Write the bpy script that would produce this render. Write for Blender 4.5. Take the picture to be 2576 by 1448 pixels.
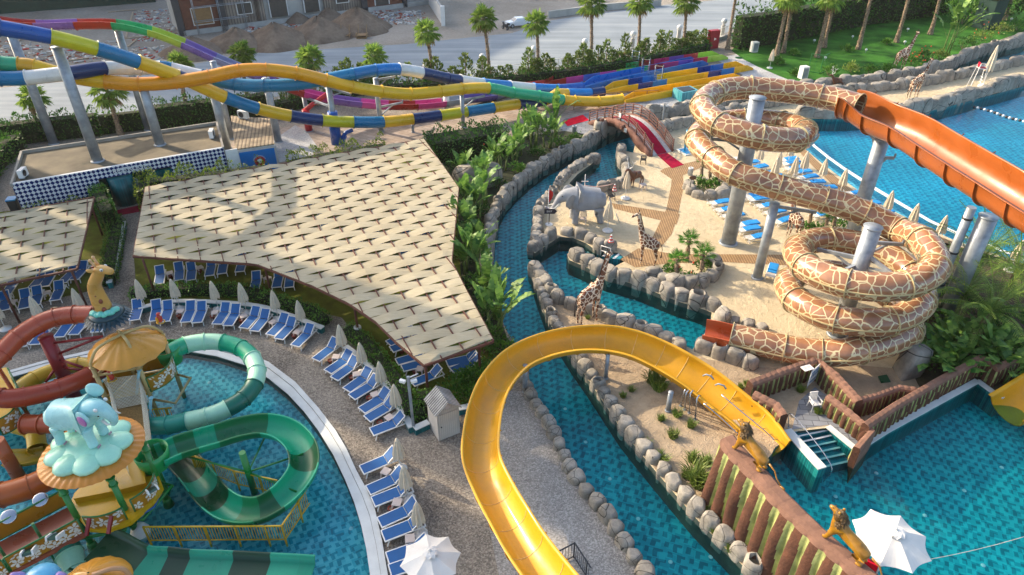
import bpy, math, random
from mathutils import Vector, Matrix
for o in list(bpy.data.objects): bpy.data.objects.remove(o)
SC = bpy.context.scene; COL = SC.collection
V = Vector; R = math.radians; rnd = random.Random(7)
# ------------------------------------------------------------------ camera, world, sun, exposure
CW, CH, CF, CZ, PITCH = 2576, 1448, 1717.0, 26.0, R(33.8)
cd = bpy.data.cameras.new('camera'); cam = bpy.data.objects.new('camera', cd); COL.objects.link(cam)
cam.location = (0, 0, CZ); cam.rotation_euler = (R(90)-PITCH, 0, 0)
cd.sensor_width = 36; cd.lens = 36*CF/CW; cd.clip_end = 3000; cd.clip_start = .5
SC.camera = cam
SUN_AZ, SUN_EL = R(150), R(27)      # direction towards the sun (math angle from +X), elevation
w = bpy.data.worlds.new("World"); SC.world = w; w.use_nodes = True
wn = w.node_tree; bg = wn.nodes['Background']
sky = wn.nodes.new('ShaderNodeTexSky'); sky.sky_type = 'NISHITA'; sky.sun_disc = False
sky.sun_elevation = SUN_EL; sky.sun_rotation = R(90)-SUN_AZ; sky.air_density = 1.0; sky.dust_density = 3.0; sky.ozone_density = .35
wn.links.new(sky.outputs[0], bg.inputs[0]); bg.inputs[1].default_value = .15
sl = bpy.data.lights.new('sun', 'SUN'); so = bpy.data.objects.new('sun', sl); COL.objects.link(so)
sl.energy = 3.0; sl.angle = R(.6); sl.color = (1, .82, .60)
so.rotation_euler = V((math.cos(SUN_AZ)*math.cos(SUN_EL), math.sin(SUN_AZ)*math.cos(SUN_EL), math.sin(SUN_EL))).to_track_quat('Z', 'Y').to_euler()
so.location = (-60, 60, 60)
SC.view_settings.view_transform = 'Standard'; SC.view_settings.look = 'None'
SC.view_settings.exposure = 1.35; SC.view_settings.gamma = 1
SC.render.engine = 'CYCLES'; SC.cycles.use_denoising = True
SC.cycles.max_bounces = 6; SC.cycles.transparent_max_bounces = 12; SC.cycles.diffuse_bounces = 3; SC.cycles.glossy_bounces = 2
# ------------------------------------------------------------------ photo measurements -> places in the world
def ray(px, py):
    x = (px-CW/2)/CF; y = -(py-CH/2)/CF; c, s = math.cos(PITCH), math.sin(PITCH)
    return V((x, c+y*s, -s+y*c))
def at(px, py, z=0.0):
    d = ray(px, py); t = (z-CZ)/d.z; return V((d.x*t, d.y*t, z))
def aty(px, py, Y):
    d = ray(px, py); t = Y/d.y; return V((d.x*t, Y, CZ+d.z*t))
def T(c, r, x, y): return (c*644+x/4, (1085.4 if r == 3 else r*362.2)+y/4)
def K(c, r, x, y, z=0.0): return at(*T(c, r, x, y), z)
def KY(c, r, x, y, Y): return aty(*T(c, r, x, y), Y)
def Wn(x, y): return ((2500+x/4.0219)/1.4907, (540+y/4.0219)/1.4907)
def ats(pts, z=0.0): return [at(p[0], p[1], z) for p in pts]
ORD = 'first second third fourth fifth sixth seventh eighth ninth tenth eleventh twelfth thirteenth fourteenth fifteenth sixteenth seventeenth eighteenth nineteenth'.split()
for a_, b_ in (('twenty', 'twentieth'), ('thirty', 'thirtieth'), ('forty', 'fortieth'), ('fifty', 'fiftieth'), ('sixty', 'sixtieth'), ('seventy', 'seventieth')): ORD += [b_]+[a_+'-'+x for x in ORD[:9]]
# ------------------------------------------------------------------ mesh builder
def frame(t):
    t = t.normalized(); s = t.cross(V((0, 0, 1)))
    if s.length < 1e-4: s = V((1, 0, 0))
    s.normalize(); return s, s.cross(t).normalized()
class MB:
    def __init__(s): s.v = []; s.f = []; s.m = []; s.s = []
    def add(s, vs, fs, m=0, sm=False):
        b = len(s.v); s.v += [V(q) for q in vs]
        for f in fs: s.f.append([b+i for i in f]); s.m.append(m); s.s.append(sm)
        return s
    def box(s, c, d, rz=0, m=0, mat=None, tp=1.0):
        M = mat or (Matrix.Translation(V(c)) @ Matrix.Rotation(rz, 4, 'Z')); x, y, z = d[0]/2, d[1]/2, d[2]/2
        vs = [M @ V((i*x*(tp if k > 0 else 1), j*y*(tp if k > 0 else 1), k*z)) for k in (-1, 1) for j in (-1, 1) for i in (-1, 1)]
        return s.add(vs, [(0, 2, 3, 1), (4, 5, 7, 6), (0, 1, 5, 4), (2, 6, 7, 3), (0, 4, 6, 2), (1, 3, 7, 5)], m)
    def bar(s, a, b, w, h=None, m=0):
        a, b = V(a), V(b); h = h or w; d = b-a
        if d.length < 1e-5: return s
        sd, up = frame(d); vs = []
        for p in (a, b):
            for i, j in ((-1, -1), (1, -1), (1, 1), (-1, 1)): vs.append(p+sd*i*w/2+up*j*h/2)
        return s.add(vs, [(3, 2, 1, 0), (4, 5, 6, 7), (0, 1, 5, 4), (1, 2, 6, 5), (2, 3, 7, 6), (3, 0, 4, 7)], m)
    def loft(s, rings, closed=True, cap=False, m=0, sm=True, loop=False):
        n = len(rings[0]); b = len(s.v)
        for r in rings: s.v += [V(q) for q in r]
        L = len(rings)
        for i in range(L if loop else L-1):
            i2 = (i+1) % L
            for j in range(n if closed else n-1):
                k = (j+1) % n
                s.f.append([b+i*n+j, b+i*n+k, b+i2*n+k, b+i2*n+j]); s.m.append(m); s.s.append(sm)
        if cap:
            s.f.append([b+j for j in range(n)][::-1]); s.m.append(m); s.s.append(False)
            s.f.append([b+(L-1)*n+j for j in range(n)]); s.m.append(m); s.s.append(False)
        return s
    def tube(s, path, r, seg=8, cap=True, m=0, sm=True):
        path = [V(p) for p in path]; rings = []
        for i, p in enumerate(path):
            t = path[min(i+1, len(path)-1)]-path[max(i-1, 0)]; sd, up = frame(t)
            rr = r[i] if isinstance(r, (list, tuple)) else r
            rings.append([p+sd*math.cos(a)*rr+up*math.sin(a)*rr for a in [2*math.pi*k/seg for k in range(seg)]])
        return s.loft(rings, True, cap, m, sm)
    def cyl(s, c, r, h, seg=16, m=0, r2=None, sm=True):
        c = V(c); r2 = r if r2 is None else r2
        return s.loft([[c+V((math.cos(a)*q, math.sin(a)*q, z)) for a in [2*math.pi*k/seg for k in range(seg)]] for q, z in ((r, 0), (r2, h))], True, True, m, sm)
    def lathe(s, c, prof, seg=16, m=0, sm=True):
        c = V(c)
        return s.loft([[c+V((math.cos(a)*q, math.sin(a)*q, z)) for a in [2*math.pi*k/seg for k in range(seg)]] for q, z in prof], True, False, m, sm)
    def ball(s, c, r, seg=12, rings=8, m=0, fn=None, M=None, sm=True):
        c = V(c); r = V(r) if hasattr(r, '__len__') else V((r, r, r)); rg = []
        for i in range(rings+1):
            th = math.pi*i/rings; q = []
            for k in range(seg):
                a = 2*math.pi*k/seg; p = V((math.sin(th)*math.cos(a), math.sin(th)*math.sin(a), math.cos(th)))
                f = fn(p) if fn else 1; p = V((p.x*r.x*f, p.y*r.y*f, p.z*r.z*f))
                if M: p = M @ p
                q.append(c+p)
            rg.append(q)
        return s.loft(rg[::-1], True, False, m, sm)
    def prism(s, poly, z0, z1, m=0, mtop=None):
        n = len(poly); a = sum(poly[i][0]*poly[(i+1) % n][1]-poly[(i+1) % n][0]*poly[i][1] for i in range(n))
        if a < 0: poly = poly[::-1]
        vs = [V((p[0], p[1], z0)) for p in poly]+[V((p[0], p[1], z1)) for p in poly]
        s.add(vs, [(i, (i+1) % n, n+(i+1) % n, n+i) for i in range(n)], m)
        b = len(s.v)-2*n
        s.f.append([b+n+i for i in range(n)]); s.m.append(m if mtop is None else mtop); s.s.append(False)
        s.f.append([b+i for i in range(n)][::-1]); s.m.append(m); s.s.append(False)
        return s
    def sheet(s, poly, z, m=0):
        n = len(poly); a = sum(poly[i][0]*poly[(i+1) % n][1]-poly[(i+1) % n][0]*poly[i][1] for i in range(n))
        if a < 0: poly = poly[::-1]
        return s.add([V((p[0], p[1], z)) for p in poly], [tuple(range(n))], m)
    def build(s, name, mats, parent=None, world=False):
        me = bpy.data.meshes.new(name)
        off = V((0, 0, 0))
        if world:
            q = parent
            while q: off += q.location; q = q.parent
        me.from_pydata([v-off for v in s.v], [], s.f)
        for q in (mats if isinstance(mats, (list, tuple)) else [mats]): me.materials.append(q)
        me.polygons.foreach_set('material_index', s.m); me.polygons.foreach_set('use_smooth', s.s); me.update()
        o = bpy.data.objects.new(name, me); COL.objects.link(o)
        if parent: o.parent = parent
        return o
def tag(o, label=None, cat=None, group=None, kind=None):
    for k, q in (('label', label), ('category', cat), ('group', group), ('kind', kind)):
        if q: o[k] = q
    return o
def thing(name, label, cat, loc=(0, 0, 0), rz=0, group=None):
    o = bpy.data.objects.new(name, None); COL.objects.link(o); o.location = loc; o.rotation_euler = (0, 0, rz); o.empty_display_size = .2
    return tag(o, label, cat, group)
KIDS = {}
def dup(root, loc, rz=0, label=None, group=None, sc=1.0):
    if root not in KIDS: KIDS[root] = [(c, list(c.children)) for c in root.children]
    r = root.copy(); COL.objects.link(r); r.location = loc; r.rotation_euler = (0, 0, rz); r.scale = (sc,)*3 if not hasattr(sc, '__len__') else sc
    if label: r['label'] = label
    if group: r['group'] = group
    for ch, gs in KIDS[root]:
        c = ch.copy(); COL.objects.link(c); c.parent = r
        for g in gs: d = g.copy(); COL.objects.link(d); d.parent = c
    return r
def place(root, used, loc, rz, label, group=None, sc=1.0):
    "the first place moves the prototype itself, later ones copy it"
    if not used:
        used.append(1); KIDS[root] = [(c, list(c.children)) for c in root.children]
        root.location = loc; root.rotation_euler = (0, 0, rz); root.scale = (sc,)*3 if not hasattr(sc, '__len__') else sc
        root['label'] = label
        if group: root['group'] = group
        return root
    return dup(root, loc, rz, label, group, sc)
def struct(name, mb, m): return tag(mb.build(name, m), kind='structure')
def cr(pts, n=8):
    pts = [V(p) for p in pts]; out = []
    P = [pts[0]*2-pts[1]]+pts+[pts[-1]*2-pts[-2]]
    for i in range(1, len(P)-2):
        a, b, c, d = P[i-1:i+3]
        for k in range(n):
            t = k/n; out.append(.5*((2*b)+(c-a)*t+(2*a-5*b+4*c-d)*t*t+(3*b-a-3*c+d)*t**3))
    out.append(pts[-1]); return out
# ------------------------------------------------------------------ materials
def L_(h):
    h = h.lstrip('#'); return tuple(((int(h[i:i+2], 16)/255+.055)/1.055)**2.4 if int(h[i:i+2], 16) > 10 else int(h[i:i+2], 16)/3294.6 for i in (0, 2, 4))
def C(c, k=1.0):
    c = L_(c) if isinstance(c, str) else c
    return tuple(min(1, q*k) for q in c[:3])+(1,)
class NT:
    def __init__(s, name):
        s.mat = bpy.data.materials.new(name); s.mat.use_nodes = True; s.nt = s.mat.node_tree
        s.b = s.nt.nodes['Principled BSDF']; s.out = s.nt.nodes['Material Output']
    def n(s, t, **k):
        q = s.nt.nodes.new('ShaderNode'+t)
        for a, v in k.items():
            if a.startswith('i_'):
                a = a[2:]; a = int(a) if a.isdigit() else a.replace('_', ' ')
                if isinstance(v, bpy.types.NodeSocket): s.nt.links.new(v, q.inputs[a])
                else: q.inputs[a].default_value = v
            else: setattr(q, a, v)
        return q
    def l(s, a, b): s.nt.links.new(a, b)
    def co(s, scale=(1, 1, 1), rot=(0, 0, 0), kind='Object'):
        tc = s.n('TexCoord'); mp = s.n('Mapping', i_Vector=tc.outputs[kind]); mp.inputs['Scale'].default_value = scale; mp.inputs['Rotation'].default_value = rot
        return mp.outputs[0]
    def noise(s, vec, scale, detail=4, rough=.55): return s.n('TexNoise', i_Vector=vec, i_Scale=scale, i_Detail=detail, i_Roughness=rough).outputs[0]
    def ramp(s, fac, stops, interp='LINEAR'):
        r = s.n('ValToRGB', i_Fac=fac); e = r.color_ramp.elements; r.color_ramp.interpolation = interp
        while len(e) < len(stops): e.new(.5)
        for q, (p, c) in zip(e, stops): q.position = p; q.color = c
        return r.outputs[0]
    def mix(s, f, a, b, mode='MIX'):
        q = s.n('Mix', data_type='RGBA', blend_type=mode)
        for i, v in ((0, f), (6, a), (7, b)):
            if isinstance(v, bpy.types.NodeSocket): s.l(v, q.inputs[i])
            else: q.inputs[i].default_value = v
        return q.outputs[2]
    def math(s, op, a, b=0.0):
        q = s.n('Math', operation=op)
        for i, v in ((0, a), (1, b)):
            if isinstance(v, bpy.types.NodeSocket): s.l(v, q.inputs[i])
            else: q.inputs[i].default_value = v
        return q.outputs[0]
    def bump(s, h, st=.3, d=.05):
        q = s.n('Bump', i_Height=h); q.inputs['Strength'].default_value = st; q.inputs['Distance'].default_value = d; s.l(q.outputs[0], s.b.inputs['Normal'])
    def fin(s, col=None, rough=.6, metal=0, spec=.5, coat=0):
        if col is not None:
            if isinstance(col, bpy.types.NodeSocket): s.l(col, s.b.inputs['Base Color'])
            else: s.b.inputs['Base Color'].default_value = col
        s.b.inputs['Roughness'].default_value = rough; s.b.inputs['Metallic'].default_value = metal
        s.b.inputs['Specular IOR Level'].default_value = spec; s.b.inputs['Coat Weight'].default_value = coat; s.b.inputs['Coat Roughness'].default_value = .12
        return s.mat
def mat(name, c, rough=.6, var=.14, scale=3, bump=0, bscale=None, metal=0, spec=.5, coat=0, detail=5, c2=None, rnd_obj=0):
    t = NT(name); v = t.co(); nz = t.noise(v, scale, detail)
    a = C(c, 1-var); b = C(c2) if c2 else C(c, 1+var)
    col = t.ramp(nz, [(.3, a), (.7, b)])
    if rnd_obj:
        oi = t.n('ObjectInfo').outputs['Random']; hs = t.n('HueSaturation', i_Color=col)
        t.l(t.math('ADD', t.math('MULTIPLY', oi, rnd_obj*2), 1-rnd_obj), hs.inputs['Value']); col = hs.outputs[0]
    if bump: t.bump(t.noise(v, bscale or scale*3, 5), bump)
    return t.fin(col, rough, metal, spec, coat)
def leafmat(name, c, c2, tr=.3, scale=1.2):
    t = NT(name); nz = t.noise(t.co(), scale, 3); oi = t.n('ObjectInfo').outputs['Random']
    g = t.n('NewGeometry').outputs['Random Per Island']
    f = t.math('ADD', t.math('MULTIPLY', nz, .6), t.math('MULTIPLY', g, .4))
    col = t.ramp(f, [(.25, C(c)), (.75, C(c2))])
    hs = t.n('HueSaturation', i_Color=col); t.l(t.math('ADD', t.math('MULTIPLY', oi, .4), .8), hs.inputs['Value']); col = hs.outputs[0]
    t.fin(col, .5, 0, .35)
    tl = t.n('BsdfTranslucent', i_Color=col); mx = t.n('MixShader'); mx.inputs[0].default_value = tr
    t.l(t.b.outputs[0], mx.inputs[1]); t.l(tl.outputs[0], mx.inputs[2]); t.l(mx.outputs[0], t.out.inputs[0])
    return t.mat
def gravelmat(name, cols, cell=22, big=.25, rough=.85, bump=.5):
    t = NT(name); v = t.co()
    vo = t.n('TexVoronoi', i_Vector=v, i_Scale=cell); h = t.n('SeparateColor', i_Color=vo.outputs['Color']).outputs[0]
    n2 = t.noise(v, big, 4); n3 = t.noise(v, cell*.35, 4)
    f = t.math('ADD', t.math('MULTIPLY', h, .55), t.math('MULTIPLY', n3, .45))
    col = t.ramp(f, [(.2, C(cols[0])), (.5, C(cols[1])), (.8, C(cols[2]))])
    col = t.mix(.35, col, t.ramp(n2, [(.35, C(cols[0])), (.65, C(cols[2]))]))
    t.bump(vo.outputs['Distance'], bump, .03); return t.fin(col, rough, 0, .2)
def sandmat(name, c, c2, c3, big=.18):
    t = NT(name); v = t.co(); a = t.noise(v, big, 5, .6); b = t.noise(v, 2.2, 6, .65); d = t.noise(v, 14, 4)
    col = t.mix(t.ramp(a, [(.38, (0, 0, 0, 1)), (.62, (1, 1, 1, 1))]), t.ramp(b, [(.3, C(c)), (.7, C(c2))]), t.ramp(b, [(.3, C(c2)), (.75, C(c3))]))
    t.bump(t.math('ADD', t.math('MULTIPLY', b, 1.0), t.math('MULTIPLY', d, .5)), .9, .14); return t.fin(col, .9, 0, .15)
def tilemat(name, c1, c2, cm, s=.3, rot=0, rough=.3, mortar=.03, ratio=.5, c3=None):
    t = NT(name); v = t.co(rot=(0, 0, rot))
    b = t.n('TexBrick', i_Vector=v, i_Color1=C(c1), i_Color2=C(c2), i_Mortar=C(cm), i_Scale=1.0); b.inputs['Brick Width'].default_value = s; b.inputs['Row Height'].default_value = s*ratio
    b.inputs['Mortar Size'].default_value = mortar*s; b.inputs['Bias'].default_value = 0
    n2 = t.noise(v, .5, 4); col = t.mix(.5, b.outputs[0], t.ramp(n2, [(.3, C('#777777')), (.7, C('#ffffff'))]), 'MULTIPLY')
    t.bump(b.outputs['Fac'], -.3, .01); return t.fin(col, rough, 0, .4)
def poolfloor(name, dark, midc, light, s=.42, rot=.3, lit=1.0):
    "mosaic of stepped motifs: two shifted brick layers and a zigzag"
    t = NT(name); v0 = t.co(rot=(0, 0, rot)); dn = t.n('TexNoise', i_Vector=v0, i_Scale=1.1, i_Detail=2.0); v = t.n('VectorMath', operation='MULTIPLY_ADD', i_0=dn.outputs['Color'], i_1=(.22, .22, 0), i_2=v0).outputs[0]; sx = t.n('SeparateXYZ', i_Vector=v)  # noise bends the mosaic lines, putting water refraction into the pattern
    x = t.math('MULTIPLY', sx.outputs[0], 1/s); y = t.math('MULTIPLY', sx.outputs[1], 1/s)
    row = t.math('FLOOR', y); xs = t.math('ADD', x, t.math('MULTIPLY', row, .37)); fx = t.math('FRACT', t.math('MULTIPLY', xs, .5)); fy = t.math('FRACT', y)
    st = t.math('FLOOR', t.math('MULTIPLY', fx, 5)); up = t.math('LESS_THAN', t.math('MULTIPLY', fy, 3.6), t.math('ADD', t.math('MODULO', t.math('MULTIPLY', st, 2), 5), .45))
    vo = t.n('TexVoronoi', i_Vector=v, i_Scale=1/(s*.5), distance='CHEBYCHEV'); vo.inputs['Randomness'].default_value = .05
    h = t.n('SeparateColor', i_Color=vo.outputs['Color']).outputs[0]
    f = t.math('ADD', t.math('MULTIPLY', up, .5), t.math('MULTIPLY', h, .5))
    col = t.ramp(f, [(.15, C(dark)), (.5, C(midc)), (.9, C(light))])
    n2 = t.noise(v, .12, 3); col = t.mix(.35, col, t.ramp(n2, [(.35, C('#8a8a8a')), (.65, C('#ffffff'))]), 'MULTIPLY')  # broad brightness noise paints ripple light into the floor colour
    return t.fin(col, .5, 0, .3)
def watermat(name, tint, rip=5.0, st=.08):
    t = NT(name); v = t.co(); nz = t.noise(v, rip, 3, .6)
    bp = t.n('Bump', i_Height=nz); bp.inputs['Strength'].default_value = st; bp.inputs['Distance'].default_value = .1
    tr = t.n('BsdfTransparent', i_Color=C(tint)); gl = t.n('BsdfGlossy', i_Roughness=.04); t.l(bp.outputs[0], gl.inputs['Normal'])
    fr = t.n('Fresnel', i_IOR=1.25); t.l(bp.outputs[0], fr.inputs['Normal']); mx = t.n('MixShader', i_0=t.math('MULTIPLY', fr.outputs[0], .7))
    t.l(tr.outputs[0], mx.inputs[1]); t.l(gl.outputs[0], mx.inputs[2]); t.l(mx.outputs[0], t.out.inputs[0]); return t.mat
def giraffemat(name, line, c1, c2, scale, w, rough=.35, coat=.4):
    t = NT(name); v = t.co(); dn = t.n('TexNoise', i_Vector=v, i_Scale=scale*1.6); vv = t.n('VectorMath', operation='MULTIPLY_ADD', i_0=dn.outputs['Color'], i_1=(.12/scale*2,)*3, i_2=v).outputs[0]
    e = t.n('TexVoronoi', i_Vector=vv, i_Scale=scale, feature='DISTANCE_TO_EDGE').outputs['Distance']
    col = t.mix(t.ramp(e, [(w*.75, (0, 0, 0, 1)), (w*1.35, (1, 1, 1, 1))]), C(line), t.ramp(t.noise(v, 1.2, 3), [(.35, C(c1)), (.65, C(c2))]))
    return t.fin(col, rough, 0, .5, coat)
def stripes(name, c1, c2, freq, axis=0, sharp=.5, rough=.5, bump=0, rot=0, metal=0, noise=.3):
    t = NT(name); v = t.co(rot=(0, 0, rot)); sx = t.n('SeparateXYZ', i_Vector=v).outputs[axis]
    f = t.math('FRACT', t.math('MULTIPLY', sx, freq)); tri = t.math('ABSOLUTE', t.math('SUBTRACT', f, .5))
    col = t.ramp(tri, [(max(0, sharp*.5-.06), C(c1)), (min(1, sharp*.5+.06), C(c2))])
    n2 = t.noise(v, 1.3, 5); col = t.mix(noise, col, t.ramp(n2, [(.3, C('#555555')), (.7, C('#ffffff'))]), 'MULTIPLY')
    if bump: t.bump(tri, bump, .05)
    return t.fin(col, rough, metal, .4)
def frp(name, c, k=1.0, rough=.3):
    "gel-coated fibreglass: slightly chalky with faint weathering"
    t = NT(name); v = t.co(); n1 = t.noise(v, .8, 5); n2 = t.noise(v, 9, 4)
    f = t.math('ADD', t.math('MULTIPLY', n1, .75), t.math('MULTIPLY', n2, .25)); col = t.ramp(f, [(.3, C(c, .85*k)), (.7, C(c, 1.12*k))])
    t.l(t.ramp(n1, [(.3, C((rough*.7,)*3)), (.7, C((rough*1.6,)*3))]), t.b.inputs['Roughness'])
    m = t.fin(col, rough, 0, .45, .1); return m
# ------------------------------------------------------------------ setting: land, water, paving
M = {}
M['gravel'] = gravelmat('gravel_deck', ('#4a4540', '#7d7469', '#aba191'), 16, .22)
M['gravel_blue'] = gravelmat('washed_gravel', ('#66625c', '#8d8982', '#bdb8b0'), 18, .15)
M['sand'] = sandmat('beach_sand', '#b0a184', '#c2b394', '#d0c2a3')
M['dirt'] = sandmat('sandy_soil', '#8d7c66', '#a59278', '#b8a58a', .3)
def roadmat():
    t = NT('asphalt'); a = t.noise(t.co(scale=(.035, .55, 1), rot=(0, 0, -R(24))), 1, 6, .6); b = t.noise(t.co(), .16, 6, .6); d = t.noise(t.co(), 9, 4)
    f = t.math('ADD', t.math('MULTIPLY', a, .55), t.math('ADD', t.math('MULTIPLY', b, .3), t.math('MULTIPLY', d, .15)))
    return t.fin(t.ramp(f, [(.32, C('#6d767b')), (.5, C('#868f95')), (.66, C('#9aa1a4'))]), .88, 0, .2)
M['asphalt'] = roadmat()
M['yard'] = sandmat('yard_dirt', '#7d766b', '#958e83', '#aaa398', .09)
M['lawn'] = mat('lawn', '#23511a', .9, .35, .35, .8, 16, spec=.1, c2='#457c2c', detail=10)
M['grass_olive'] = mat('olive_grass', '#5a5228', .9, .4, .6, .9, 14, spec=.1, c2='#6f7a2c', detail=8)  # mottled brown to olive green
M['paving'] = tilemat('stone_paving', '#a08f7f', '#b3a394', '#8a7b6d', 1.2, .52, .7)
M['paving_grey'] = tilemat('grey_flagstones', '#7d8187', '#93969b', '#5e6166', .8, .1, .7)
M['terrazzo'] = gravelmat('pale_terrazzo', ('#7e7f82', '#a2a3a4', '#c8c8c4'), 14, .3)
M['curb'] = mat('pool_coping', '#c9ccc8', .5, .1, 1.5, .1)
M['earth'] = mat('earth', '#6b5f4f', .95)
M['white'] = mat('white_paint', '#dcdcd8', .45, .06, 4)
M['steel'] = mat('galvanised_steel', '#7f8891', .45, .18, 1.2, metal=.35, c2='#a8b0b6')
M['steel_dark'] = mat('dark_steel', '#2a2c30', .5)
M['chrome'] = mat('polished_tube', '#b9bdc2', .22, .05, metal=.9)
M['boards'] = stripes('boardwalk_boards', '#8d6f4b', '#caa978', 5.2, 0, .86, .7, .5)
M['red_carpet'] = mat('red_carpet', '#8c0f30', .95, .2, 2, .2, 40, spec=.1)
M['red_sunlit'] = mat('red_carpet_sunlit', '#c8152f', .95, .2, 2, .2, 40, spec=.1)  # lit copy of red_carpet, sunshine put into the colour
W_ = lambda x, y: V((x, y, 0))
WB = ats([(1868, 1122), (1895, 1150), (1940, 1195), (1975, 1235), (2018, 1277), (2070, 1327), (2127, 1377), (2187, 1427), (2252, 1480)], 2.8)
base = MB().sheet([(-600, -60), (700, -60), (700, 900), (-600, 900)], -1.6); struct('ground', base, M['earth'])
curb_in = [(931, 1520), (931, 1447), (922, 1385), (909, 1325), (891, 1265), (869, 1210), (838, 1145), (801, 1085), (765, 1037), (724, 993), (676, 954), (622, 922), (545, 898), (475, 886), (400, 886), (312, 893), (225, 904), (110, 928), (32, 950), (-80, 990)]
curb_out = [(980, 1520), (976, 1447), (962, 1365), (944, 1285), (923, 1235), (896, 1185), (872, 1132), (844, 1085), (802, 1030), (744, 965), (676, 914), (622, 893), (545, 873), (475, 863), (400, 864), (312, 871), (225, 886), (110, 912), (32, 934), (-80, 970)]
west = ats(curb_in)+[W_(-75, 38), W_(-420, 60), W_(-420, 700), W_(520, 700), W_(520, 160), at(2800, 60)]
west += ats([(2576, 110), (2464, 139), (2382, 174), (2307, 196), (2257, 206), (2182, 214), (2119, 220), (2010, 236), (1880, 255), (1838, 264), (1735, 287), (1663, 300), (1590, 318), (1535, 333), (1512, 345), (1500, 352), (1475, 368), (1440, 382), (1383, 412), (1335, 445), (1296, 480), (1270, 510), (1250, 550), (1240, 600), (1233, 660), (1242, 720), (1252, 770), (1272, 830), (1298, 870), (1325, 930), (1340, 985), (1372, 1040), (1402, 1085), (1432, 1150), (1472, 1220), (1522, 1275), (1562, 1335), (1602, 1395), (1645, 1452), (1690, 1520)])
M['bank'] = mat('submerged_bank', '#3d4a44', .9, .3, 2, .4, 6)
struct('pool_deck', MB().prism(west, -1.5, 0, 1, 0), [M['gravel'], M['bank']])
east = ats([(1593, 385), (1600, 352), (1668, 325), (1745, 308), (1830, 285), (1900, 270), (2040, 245), (2119, 236), (2190, 227), (2257, 220), (2362, 203), (2432, 187), (2492, 175), (2576, 155), (2800, 105)])
east += ats([(2800, 160), (2576, 217), (2464, 247), (2382, 269), (2317, 285), (2200, 296), (2110, 300), (2019, 299), (1988, 306), (1992, 340), (2026, 376), (2062, 407), (2100, 436), (2145, 470), (2182, 495), (2244, 530), (2322, 570), (2400, 605), (2480, 632), (2576, 664), (2800, 740)])
east += ats([(2800, 880), (2576, 966), (2518, 1003), (2462, 962), (2232, 1088), (2157, 1136), (2085, 1077), (1995, 1087), (1985, 1100), (1948, 1128), (1936, 1150)])+[W_(p.x, p.y) for p in WB]+ats([(1950, 1520), (1895, 1452), (1855, 1410), (1805, 1360), (1755, 1310), (1703, 1250), (1652, 1190), (1602, 1130), (1562, 1080), (1522, 1020), (1482, 960), (1442, 905), (1403, 845), (1382, 815), (1362, 765), (1345, 715), (1338, 680), (1350, 672), (1380, 712), (1420, 757), (1503, 782), (1545, 803), (1585, 818), (1648, 837), (1713, 866), (1742, 880), (1755, 862), (1788, 820)])
east += ats([(1790, 787), (1750, 772), (1713, 762), (1670, 745), (1613, 722), (1560, 706), (1528, 698), (1495, 683), (1463, 668), (1432, 655), (1426, 640), (1440, 632), (1475, 645), (1515, 663), (1545, 672), (1578, 655), (1555, 637), (1525, 634), (1498, 630), (1473, 612), (1440, 599), (1408, 597), (1385, 612), (1345, 638), (1338, 630), (1336, 600), (1340, 578), (1342, 552), (1347, 524), (1368, 500), (1388, 475), (1406, 450), (1438, 425), (1478, 402), (1502, 398), (1490, 412), (1452, 440), (1432, 462), (1460, 482), (1512, 486), (1560, 476), (1590, 462), (1590, 430), (1575, 402), (1570, 380)])
struct('beach', MB().prism(east, -1.5, 0.01, 1, 0), [M['sand'], M['bank']])
# pool and river floors and water
def pool(nm, poly, zw, zf, fm, wm):
    struct(nm+'_floor', MB().sheet(poly, zf), fm); struct(nm+'_water', MB().sheet(poly, zw), wm)
river = ats([(1180, 420), (1330, 400), (1500, 300), (1660, 280), (1880, 235), (2100, 205), (2300, 180), (2440, 130), (2800, 40), (2800, 130), (2500, 190), (2200, 240), (1960, 280), (1700, 340), (1660, 470), (1700, 640), (1850, 800), (1800, 900), (1700, 1000), (1750, 1200), (1960, 1520), (1600, 1520), (1180, 900)])
pool('river', river, -.32, -1.25, poolfloor('river_mosaic', '#007082', '#0096a6', '#22bac6', .5, .35), watermat('river_water_surface', '#c2f0f1'))
bigp = ats([(1960, 270), (2800, 110), (3400, 60), (3400, 800), (2576, 700), (2200, 545), (1960, 420)])
pool('swimming_pool', bigp, -.25, -1.35, poolfloor('pool_mosaic', '#009abc', '#00b6d4', '#3ad6e8', .55, .5), watermat('pool_water_surface', '#caf3f8', 4, .1))
splash = ats([(1900, 1040), (2250, 1060), (2470, 930), (2800, 820), (3300, 900), (3000, 1580), (2260, 1600), (2080, 1500), (1850, 1230)])
pool('landing_pool', splash, -.3, -1.4, poolfloor('landing_mosaic', '#007a88', '#00a2ae', '#26c4ca', .45, .42), watermat('landing_water_surface', '#c2f0f1'))
kids = ats([(1040, 1540), (1000, 1447), (900, 1150), (700, 900), (540, 860), (400, 860), (32, 920), (-400, 1000), (-700, 1540)])
pool('kids_pool', kids, -.1, -.5, poolfloor('kids_mosaic', '#068898', '#1cb0c0', '#7ad6dc', .42, -.5), watermat('kids_water_surface', '#c4ebf0', 7, .12))
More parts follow.
